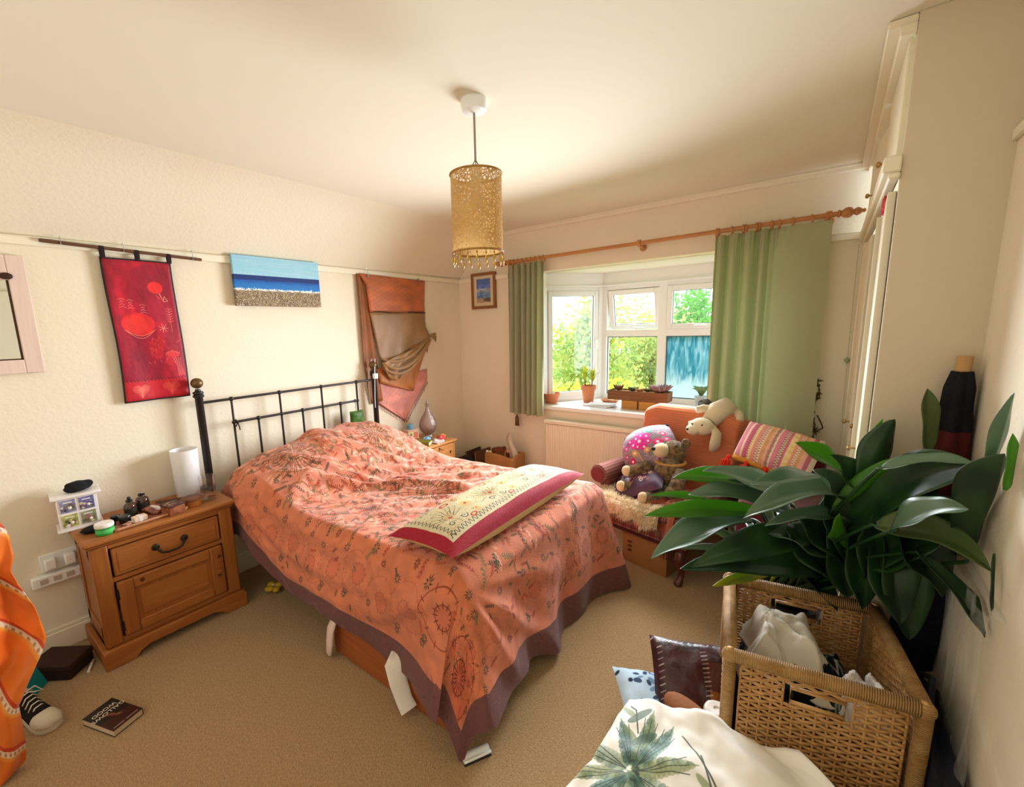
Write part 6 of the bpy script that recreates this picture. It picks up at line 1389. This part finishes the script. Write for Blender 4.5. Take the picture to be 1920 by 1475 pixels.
def weave(a, b_, handle):
    L = (Vector(b_) - Vector(a)).length; d = (Vector((*b_, 0)) - Vector((*a, 0))).normalized(); nrm = Vector((d.y, -d.x, 0)); b = MB(BT); o = Vector((*a, 0))
    n = 15; xs = [.03 + (L - .06) * k / (n - 1) for k in range(n)]
    hx0, hx1, hz0, hz1 = L / 2 - .062, L / 2 + .062, BH - .108, BH - .062
    for x in xs:
        if handle and hx0 < x < hx1: b.tube([o + d * x + Vector((0, 0, .02)), o + d * x + Vector((0, 0, hz0 - .01))], .0036, 5)
        else: b.tube([o + d * x + Vector((0, 0, .02)), o + d * x + Vector((0, 0, BH - .02))], .0036, 5)
    rows = 47
    for r in range(rows):
        z = .038 + (BH - .075) * r / (rows - 1); sg = 1 if r % 2 else -1
        def seg(i0, i1):
            pts = []
            for i in range(i0, i1):
                for q in (0, .5):
                    xx = lerp(xs[i], xs[i + 1], q); pts.append(o + d * xx + nrm * (.0045 * sg * (1 if i % 2 else -1) * (1 if q == 0 else 0)) + Vector((0, 0, z + .0016 * math.sin(i * 2.3 + r))))
            pts.append(o + d * xs[i1] + nrm * (.0052 * sg * (1 if i1 % 2 else -1)) + Vector((0, 0, z)))
            b.tube(pts, .0043, 5, flat=1.15)
        if handle and hz0 - .004 < z < hz1 + .004:
            l = [i for i in range(n) if xs[i] < hx0]; rr = [i for i in range(n) if xs[i] > hx1]; seg(0, l[-1]); seg(rr[0], n - 1)
        else: seg(0, n - 1)
        if r % 4 == 0: pass
    return b, (hx0, hx1, hz0, hz1, o, d)
for i in range(4):
    b, hh = weave(c4[i], c4[(i + 1) % 4], i in (0, 2)); s = stuff(b.build('woven_side', WK, t, smooth=180))
    if i in (0, 2):
        hx0, hx1, hz0, hz1, o, d = hh; q = [o + d * hx0 + Vector((0, 0, hz0)), o + d * hx1 + Vector((0, 0, hz0)), o + d * hx1 + Vector((0, 0, hz1)), o + d * hx0 + Vector((0, 0, hz1))]
        MB(BT).tube(q, .006, 8, closed=True).build('handle_frame', WK, t, smooth=180)
MB(BT).bx(.01, BL - .01, .01, BW - .01, .01, .02).build('base_panel', WK, t)
MB(BT).tube([(BL + .012, .01, .44), (BL + .03, .0, .40), (BL + .035, -.005, .36), (BL + .01, -.012, .34)], .002, 6).build('string_loop', mat('pinkish_string', '#C9A08E', .8), t)
def cloth_heap(x0, x1, y0, y1, z, amp, seed, m, nm, lab, cat, bulge=.04, par=None):
    def fn(u, v):
        e = min(u, 1 - u, v, 1 - v); a = sstep(0, .25, e); p = (u * 2.2 + seed, v * 2.2, seed)
        r = noise.noise(Vector(p) * 1.5); h = amp * (.8 - 2.6 * r * r / (abs(r) + .12)) + amp * .5 * fbm(p, 2.6)
        wx = .03 * fbm((v * 2, u * 2, seed + 5), 1.5); return Vector((lerp(x0, x1, u) + wx, lerp(y0, y1, v) + .03 * fbm((u * 2, v * 2, seed + 9), 1.5), z + bulge * a + h * (a * .8 + .2) - .05 * (1 - a)))
    o = MB(BT).grid(fn, 46, 46).build(nm, m, smooth=180, solid=.006); return tag(o, lab, cat)
def paint_dark():
    c = Canvas(200, 200, '#16191A'); rs = np.random.RandomState(31)
    for i in range(240): a = rs.uniform(0, 6.3); x, y = rs.uniform(0, 200), rs.uniform(0, 200); c.line([(x, y), (x + 12 * math.cos(a), y + 12 * math.sin(a)), (x + 18 * math.cos(a + .8), y + 18 * math.sin(a + .8))], 3, ['#A8B0A0', '#5A6A58', '#2E3A3A', '#C9CCBC'][rs.choice(4, p=[.25, .3, .35, .1])], .8)
    return c.image('dark_print')
DPR = mat('black_patterned_cotton', '#16191A', .85, .1, img=paint_dark())
cloth_heap(.05, BL - .075, .05, BW - .06, .44, .035, 3.1, DPR, 'patterned_shirt', 'black shirt with pale squiggle pattern filling the wicker basket', 'shirt', .05)
cloth_heap(.045, .275, .10, BW - .045, .505, .03, 11.2, mat('stone_jersey', '#D5CCBC', .9, .1, bump=(260, .2)), 'stone_tshirt', 'stone-coloured t-shirt crumpled on top in the wicker basket', 'shirt', .065)
cloth_heap(.285, BL - .025, .03, .19, .50, .035, 7.7, mat('white_lace_cotton', '#DAD3CC', .9, .1, bump=(120, .4)), 'white_vest', 'white lacy vest at the front right inside the wicker basket', 'vest', .04)
cloth_heap(.03, .16, .03, .16, .49, .02, 5.5, mat('navy_cotton', '#1A1A30', .9, .1), 'navy_jumper', 'navy jumper tucked in the front left of the wicker basket', 'shirt', .03)

# ================================================================== FOREGROUND
def paint_duvet():
    c = Canvas(900, 700, '#F0EBE1'); c.mottle(6, .03); rs = np.random.RandomState(14)
    def leafc(cx, cy, n, r, seed, a0=0):
        rs = np.random.RandomState(seed)
        for i in range(n):
            a = a0 + i * 2 * PI / n + rs.uniform(-.15, .15); L = r * rs.uniform(.75, 1.1)
            for k in range(14):
                q = k / 13; wd = L * .26 * math.sin(PI * (q * .9 + .08)) ** .8; x, y = cx + math.cos(a) * L * q, cy + math.sin(a) * L * q
                c.ell(x, y, L * .09, wd * .55, ['#5E7A4A', '#3E6A5E', '#7E8A52', '#8FA28A', '#2E5A52'][(i + seed) % 5], a, .5)
                c.ell(x + math.sin(a) * wd * .3, y - math.cos(a) * wd * .3, L * .06, wd * .28, ['#2A4A44', '#4A5A2E', '#B9C8BC'][(i + k) % 3], a, .3)
            for o in (-.13, 0, .13): c.line([(cx + math.cos(a) * 12, cy + math.sin(a) * 12), (cx + math.cos(a + o) * L * .9, cy + math.sin(a + o) * L * .9)], 2.2, '#2A322A', .8)
        for i in range(12): c.ell(cx + rs.randn() * 10, cy + rs.randn() * 10, 6, 4, '#F2F0E6' if i % 2 else '#2A3A34', al=.8)
    leafc(215, 300, 10, 185, 3, .3); leafc(690, 520, 8, 150, 5, 1.0); leafc(90, 640, 8, 130, 9)
    for pts in ([(330, 160), (430, 260), (520, 330), (640, 420)], [(380, 200), (470, 360), (560, 470)], [(130, 100), (160, 120), (190, 190)]):
        c.line(pts, 5, '#3E4A3E', .85)
        for (x, y) in pts[1:]: c.ell(x + 20, y + 16, 46, 14, '#3E5A4A', -.7, .7); c.ell(x - 24, y + 8, 36, 10, '#6E7E4E', .5, .6)
    return c.image('duvet_print')
DUV = mat('printed_duvet', '#F0EBE1', .6, .25, img=paint_duvet(), sheen=.2, bump=(9, .15))
OUT_A = [(2.655, -2.36), (2.65, -2.62), (2.62, -2.76), (2.60, -3.05)]          # left edge towards the camera
OUT_B = [(3.075, -2.265), (3.20, -2.36), (3.26, -2.6), (3.30, -3.0)]        # right edge
def duv(u, v):
    k = (u - .0); uu = min(1, max(0, (u - .12) / .76)); vv = max(0, (v - .10) / .90)
    l, r = poly_at([(x, y, 0) for x, y in OUT_A], vv), poly_at([(x, y, 0) for x, y in OUT_B], vv); p = l.lerp(r, uu)
    z = .45 + .012 * math.sin(uu * 5 + vv * 3) + .022 * fbm((uu * 3, vv * 3, 4), 1.3) + .014 * math.sin((uu * 1.2 - vv * .7) * 12) * uu + .03 * uu * (1 - uu) * 2
    drop = max(0, .12 - u) / .12, max(0, u - .88) / .12, max(0, .10 - v) / .10
    d = max(drop); 
    if d > 0:
        q = Vector((-1, .15, 0)) * drop[0] + Vector((.6, .1, 0)) * drop[1] + Vector((0, 1, 0)) * drop[2] * (.7)
        p = p + q * .03 * math.sin(d * PI * .5) + q * .012 * math.sin(vv * 14 + uu * 11); z = z - (1 - math.cos(min(1, d * 2) * PI / 2)) * .03 - max(0, d - .15) * (z - .02) / .85 * 1.0
    return Vector((p.x, p.y, max(.004, z)))
o = MB().grid(duv, 90, 90).build('printed_duvet', DUV, smooth=180, solid=.012); tag(o, 'white duvet with green watercolour leaf print heaped in the bottom foreground', 'duvet')
def paint_leather():
    c = Canvas(256, 256, '#3E1E22'); c.mottle(8, .5); c.mottle(24, .3); rs = np.random.RandomState(8)
    c.rect(150, 60, 230, 190, '#6E3E2A', .6); c.rect(150, 60, 200, 110, '#B8762E', .7); c.rect(175, 0, 256, 70, '#3A2A48', .8); c.rect(30, 60, 140, 220, '#4A2020', .6)
    for k in range(14):
        for (x0, y0, x1, y1) in ((16, 18 * k, 30, 18 * k + 6), (18 * k, 240, 18 * k + 8, 248), (140, 60 + 12 * k, 156, 64 + 12 * k)): c.line([(x0, y0), (x1, y1)], 3.5, '#B9A8A8' if k % 3 else '#E6DEDE', .75)
    return c.image('patchwork_leather')
o = pillow_mesh(frame((2.745, -1.835, .165), R(24), 0, 0) @ Matrix.Rotation(R(40), 4, 'X'), .34, .33, .13, 22, 22, .01, 4).build('leather_cushion', [mat('patchwork_leather', '#3E1E22', .4, .5, img=paint_leather(), bump=(26, .5)), mat('leather_back', '#2E1A22', .5)], smooth=180)
tag(o, 'dark red-brown patchwork cushion with stitched edges leaning beside the basket', 'cushion')
def paint_blue():
    c = Canvas(160, 160, '#B9CEDD'); rs = np.random.RandomState(2)
    for i in range(36): c.ell(rs.uniform(0, 160), rs.uniform(0, 160), rs.uniform(4, 11), rs.uniform(3, 7), ['#1B2438', '#2E3E5A', '#6E8AA6'][rs.randint(3)], rs.uniform(0, 3), .9)
    return c.image('blue_leaf_print')
BLU = mat('blue_leaf_print', '#B9CEDD', .8, .1, img=paint_blue())
o = pillow_mesh(frame((2.62, -1.93, .08), R(35), R(10), R(8)), .30, .30, .11, 18, 18, .01, 6).build('blue_cushion', [BLU, BLU], smooth=180); tag(o, 'pale blue cushion with dark leaf print under the patchwork cushion', 'cushion')
o = MB(frame((2.80, -2.09, .215), R(-35))).grid(lambda u, v: (lambda a, b_: Vector((.155 * math.cos(b_) * math.cos(a), .062 * math.cos(b_) * math.sin(a), .05 * math.sin(b_))))(u * 2 * PI, PI * (v - .5)), 24, 14, cu=True).build('tan_bag', mat('tan_suede', '#8A5430', .8, .2, bump=(90, .3)), smooth=180); tag(o, 'rounded tan suede bag wedged behind the printed duvet', 'bag')
t = thing('white_roll', (2.845, -2.02, .14), 'white crumpled paper roll standing beside the basket', 'roll')
b = MB(); b.grid(lambda u, v: Vector((2.85 + (.038 + .004 * fbm((math.cos(u * 6.28) * 2, math.sin(u * 6.28) * 2, v * 3), 1.4)) * math.cos(u * 2 * PI), -2.065 + (.038 + .004 * fbm((math.cos(u * 6.28) * 2, math.sin(u * 6.28) * 2, v * 3 + 5), 1.4)) * math.sin(u * 2 * PI), .0 + .30 * v)), 30, 14, cu=True); b.build('roll_side', mat('crumpled_paper', '#EFEAE4', .7), t, smooth=180)
MB().lathe([(.039, .298), (.03, .304), (.012, .302), (.012, .29), (0, .29)], (2.85, -2.065, 0), 24).build('roll_end', mat('crumpled_paper', '#EFEAE4', .7), t)

# white packet on the carpet at the tip of the bedspread
t = thing('white_packet', (2.12, -2.485, 0), 'small white flat plastic packet with dark underside on the carpet by the bedspread tip', 'packet')
T = frame((2.125, -2.485, 0), R(62)); MB(T).bx(-.055, .055, -.022, .022, 0, .006).build('dark_base', BLKP, t, bevel=.002)
b = MB(T); b.grid(lambda u, v: Vector((-.055 + .11 * u, -.022 + .044 * v, .014 + .004 * math.cos(v * 9))), 6, 10); b.build('white_top', mat('white_plastic', '#ECEAE4', .35, .5), t, solid=.008)
t = thing('yellow_bow', (.43, -2.40, 0), 'small yellow fabric flower in the shadow under the bed', 'flower')
YEL = mat('yellow_felt', '#C9A82E', .9)
for i in range(6): a = i * 1.05; MB().ball((.43 + .03 * math.cos(a), -2.40 + .03 * math.sin(a), .03 + .012 * (i % 2)), (.022, .022, .016), 10).build('petal', YEL, t, smooth=180)
MB().ball((.43, -2.40, .045), .012, 8).build('centre', mat('pale_yellow', '#E2D8A0', .9), t)

# book on the carpet
def V2(x, y): return Vector((x, y, 0))
A_, B_, C_, D_ = V2(.677, -3.262), V2(.858, -3.196), V2(.893, -3.305), V2(.710, -3.372)
cx = (A_ + B_ + C_ + D_) / 4; ux = (B_ - A_).normalized(); uy = Vector((0, 0, 1)).cross(ux); 
t = thing('paperback_book', tuple(cx), 'dark crime paperback lying face up on the carpet, left foreground', 'book')
T = Matrix(((ux.x, uy.x, 0, cx.x), (ux.y, uy.y, 0, cx.y), (0, 0, 1, .001), (0, 0, 0, 1)))
def paint_cover():
    c = Canvas(190, 116, '#1A1412'); c.mottle(6, .4); c.rect(110, 0, 190, 116, '#4A1812', .6); c.ell(92, 52, 16, 10, '#8A4A36', .6, .8); c.ell(116, 66, 12, 7, '#A06048', .9, .7); c.ell(74, 40, 9, 14, '#7A4030', .3, .6); c.ell(104, 44, 20, 8, '#2A1210', .4, .8)
    for k in range(16): c.rect(174, 10 + k * 6, 179, 14 + k * 6, '#C9A8A0' if k not in (7,) else '#4A1812')
    return c.image('book_cover')
MB(T).bx(-.094, .094, -.056, .056, .002, .026).build('pages', mat('yellowed_pages', '#C9B494', .9), t, smooth=0)
MB(T).bx(-.096, .096, -.058, .058, 0, .002).bx(-.096, .096, .0565, .058, 0, .028).build('cover_back', mat('book_black', '#1A1412', .4), t, smooth=0)
b = MB(T); b.grid(lambda u, v: Vector((-.096 + .192 * u, -.058 + .116 * v, .028)), 1, 1); b.build('front_cover', mat('book_cover', '#1A1412', .3, .5, img=paint_cover()), t, smooth=0, solid=.002)
def lettering(txt, size, loc, par, m, T):
    cu = bpy.data.curves.new('lettering', 'FONT'); cu.body = txt; cu.size = size; cu.extrude = .0002; cu.align_x = 'CENTER'
    tmp = bpy.data.objects.new('tmp', cu); COL.objects.link(tmp); dg = bpy.context.evaluated_depsgraph_get(); me = bpy.data.meshes.new_from_object(tmp.evaluated_get(dg)); bpy.data.objects.remove(tmp)
    b = MB(T @ Matrix.Translation(loc) @ Matrix.Rotation(R(-90), 4, 'Z'))
    k = [b.P(v.co) for v in me.vertices]
    for p in me.polygons: b.F(*[k[i] for i in p.vertices])
    return b.build('lettering', m, par, smooth=0)
INK = mat('cream_ink', '#E6DCC8', .6)
lettering('GALLOWS', .0265, (-.036, 0, .0292), t, INK, T); lettering('WOOD', .0265, (-.064, 0, .0292), t, INK, T)

# canvas shoe, slipper box, teal bag, stick
t = thing('canvas_sneaker', (.5, -3.48, 0), 'black canvas sneaker with white toe cap and laces at the left edge', 'shoe')
T = frame((.645, -3.447, 0), R(16)); CAN = mat('black_canvas', '#1A1718', .85, .2, bump=(240, .3)); RUBW = mat('white_rubber', '#D6CDB8', .5, .4)
def half(x): return interp([-.28, -.24, -.16, -.09, -.04, -.01, 0], [.026, .034, .034, .042, .043, .030, .004], x)
def solef(z0, z1, g):
    b = MB(T); n = 40; k = 0
    out = [(x, half(x) + g) for x in [-.28 + .28 * i / 20 for i in range(21)]]; poly = out + [(x, -y) for x, y in reversed(out)]
    return b.prism(poly, z0, z1)
solef(0, .028, .003).build('sole', RUBW, t, bevel=.004)
def upper(u, v):
    x = lerp(-.278, -.052, v); h = interp([-.28, -.22, -.17, -.11, -.05], [.115, .118, .105, .078, .05], x); a = PI * u
    return Vector((x, half(x) * math.cos(a) * (1 - .18 * math.sin(a)), .026 + (h - .026) * math.sin(a) ** .8))
MB(T).grid(upper, 24, 24).build('upper', CAN, t, smooth=180, solid=.003)
def toe(u, v):
    x = lerp(-.085, 0, v); a = PI * u; h = .05 * math.sqrt(max(0, 1 - max(0, (x + .05) / .05) ** 2.2)) + .004; return Vector((x, (half(x) + .001) * math.cos(a), .024 + h * .72 * math.sin(a) ** .8))
MB(T).grid(toe, 22, 14).build('toe_cap', RUBW, t, smooth=180, solid=.003)
for i in range(6):
    x = -.10 - i * .02; h = interp([-.28, -.22, -.17, -.11, -.05], [.115, .118, .105, .078, .05], x)
    MB(T).tube([(x, -.028, h - .018), (x - .004, -.012, h + .003), (x - .008, .012, h + .004), (x - .012, .028, h - .016)], .0038, 6, flat=.6).build('lace', RUBW, t, smooth=180)
MB(T).tube([(-.20, .0, .112), (-.185, .03, .125), (-.165, .045, .10), (-.18, .02, .105), (-.2, .0, .112)], .003, 6).tube([(-.2, 0, .112), (-.19, -.035, .12), (-.165, -.05, .09), (-.185, -.02, .1)], .003, 6).build('lace_bow', RUBW, t)
t = thing('dark_shoe_box', (.2, -3.33, 0), 'flat dark brown box on the floor against the skirting beside the cabinet', 'box')
T = frame((.215, -3.36, 0), R(40)); MB(T).bx(-.10, .10, -.07, .07, 0, .075).build('box_body', mat('dark_brown_card', '#2E1A12', .8), t, bevel=.006); MB(T).bx(-.103, .103, -.073, .073, .05, .08).build('lid', mat('dark_brown_lid', '#38221A', .8), t, bevel=.006)
t = thing('teal_folder', (.22, -3.48, 0), 'teal plastic wallet standing behind the orange sari', 'folder')
T = frame((.33, -3.475, .0), R(52), R(-20)); MB(T).bx(-.004, .004, -.09, .09, 0, .19).bx(-.006, -.004, -.09, .09, 0, .17).build('wallet', mat('teal_plastic', '#1E8A8E', .4, .5), t, bevel=.001); MB(T).bx(.004, .005, -.085, .085, .0, .14).build('pocket', mat('teal_plastic', '#1E8A8E', .4, .5), t)
t = thing('white_stick', (.30, -3.265, 0), 'short white stick on the carpet at the cabinet foot', 'stick')
MB().tube([(.345, -3.285, .006), (.27, -3.25, .012)], .006, 8).build('stick', PLASTIC, t, smooth=180); MB().tube([(.345, -3.285, .006), (.335, -3.28, .0065)], .0066, 8).build('tip', PLASTIC, t)
# orange sari hanging at the left edge
def paint_sari():
    c = Canvas(300, 600, '#EE7A1E'); c.mottle(7, .25); c.mottle(3, .8, '#E85A14'); rs = np.random.RandomState(3)
    for k in range(-6, 9):
        pts = [(x, k * 125 + x * .95 + 26 * math.sin(x * .025 + k)) for x in range(-10, 320, 10)]; c.line(pts, 9, '#C93A18', .85)
        pts2 = [(x, y + 13) for x, y in pts]; c.line(pts2, 13, '#EBD9BC', .9)
        for x, y in pts2: 
            c.ell(x, y, 3, 5, '#B86A3A', al=.7)
        c.line([(x, y + 24) for x, y in pts], 7, '#F09A2E', .8)
    return c.image('sari_print')
SARI = mat('orange_sari_silk', '#EE7A1E', .42, .4, img=paint_sari(), trans=.25, sheen=.2)
RB = [(-3.477, .965), (-3.462, .915), (-3.463, .828), (-3.478, .782), (-3.467, .723), (-3.439, .62), (-3.430, .536), (-3.427, .488), (-3.451, .435), (-3.490, .369), (-3.516, .307), (-3.532, .273), (-3.534, .181), (-3.537, .066), (-3.545, .02), (-3.57, .004)]
b = MB()
def sarif(u, v):
    p = poly_at([(0, y, z) for y, z in RB], v); y = lerp(-3.86, p.y, u); z = p.z + .02 * math.sin(u * 6) * (1 - u) * (1 - v)
    return Vector((.75 + .030 * math.sin(u * 17 + v * 7) * (.4 + .6 * u) + .02 * fbm((u * 3, v * 4, 1), 1.5) - .05 * (u - .6) ** 2 + .05 * u, y, max(.004, z)))
b.grid(sarif, 50, 90); o = b.build('orange_sari', SARI, smooth=180, solid=.003); tag(o, 'orange and cream striped sari silk hanging down at the left edge', 'sari')
t = thing('clothes_stand', (.70, -3.72, 0), 'dark wooden stand behind the orange sari, mostly out of frame', 'stand')
MB().tube([(.71, -3.85, 0), (.71, -3.85, .97)], .014, 10).build('upright', WALNUT, t); MB().tube([(.71, -3.90, .945), (.71, -3.50, .945)], .012, 10).build('hanging_rail', WALNUT, t); MB().tube([(.55, -3.85, .012), (.87, -3.85, .012)], .012, 10).build('foot', WALNUT, t)
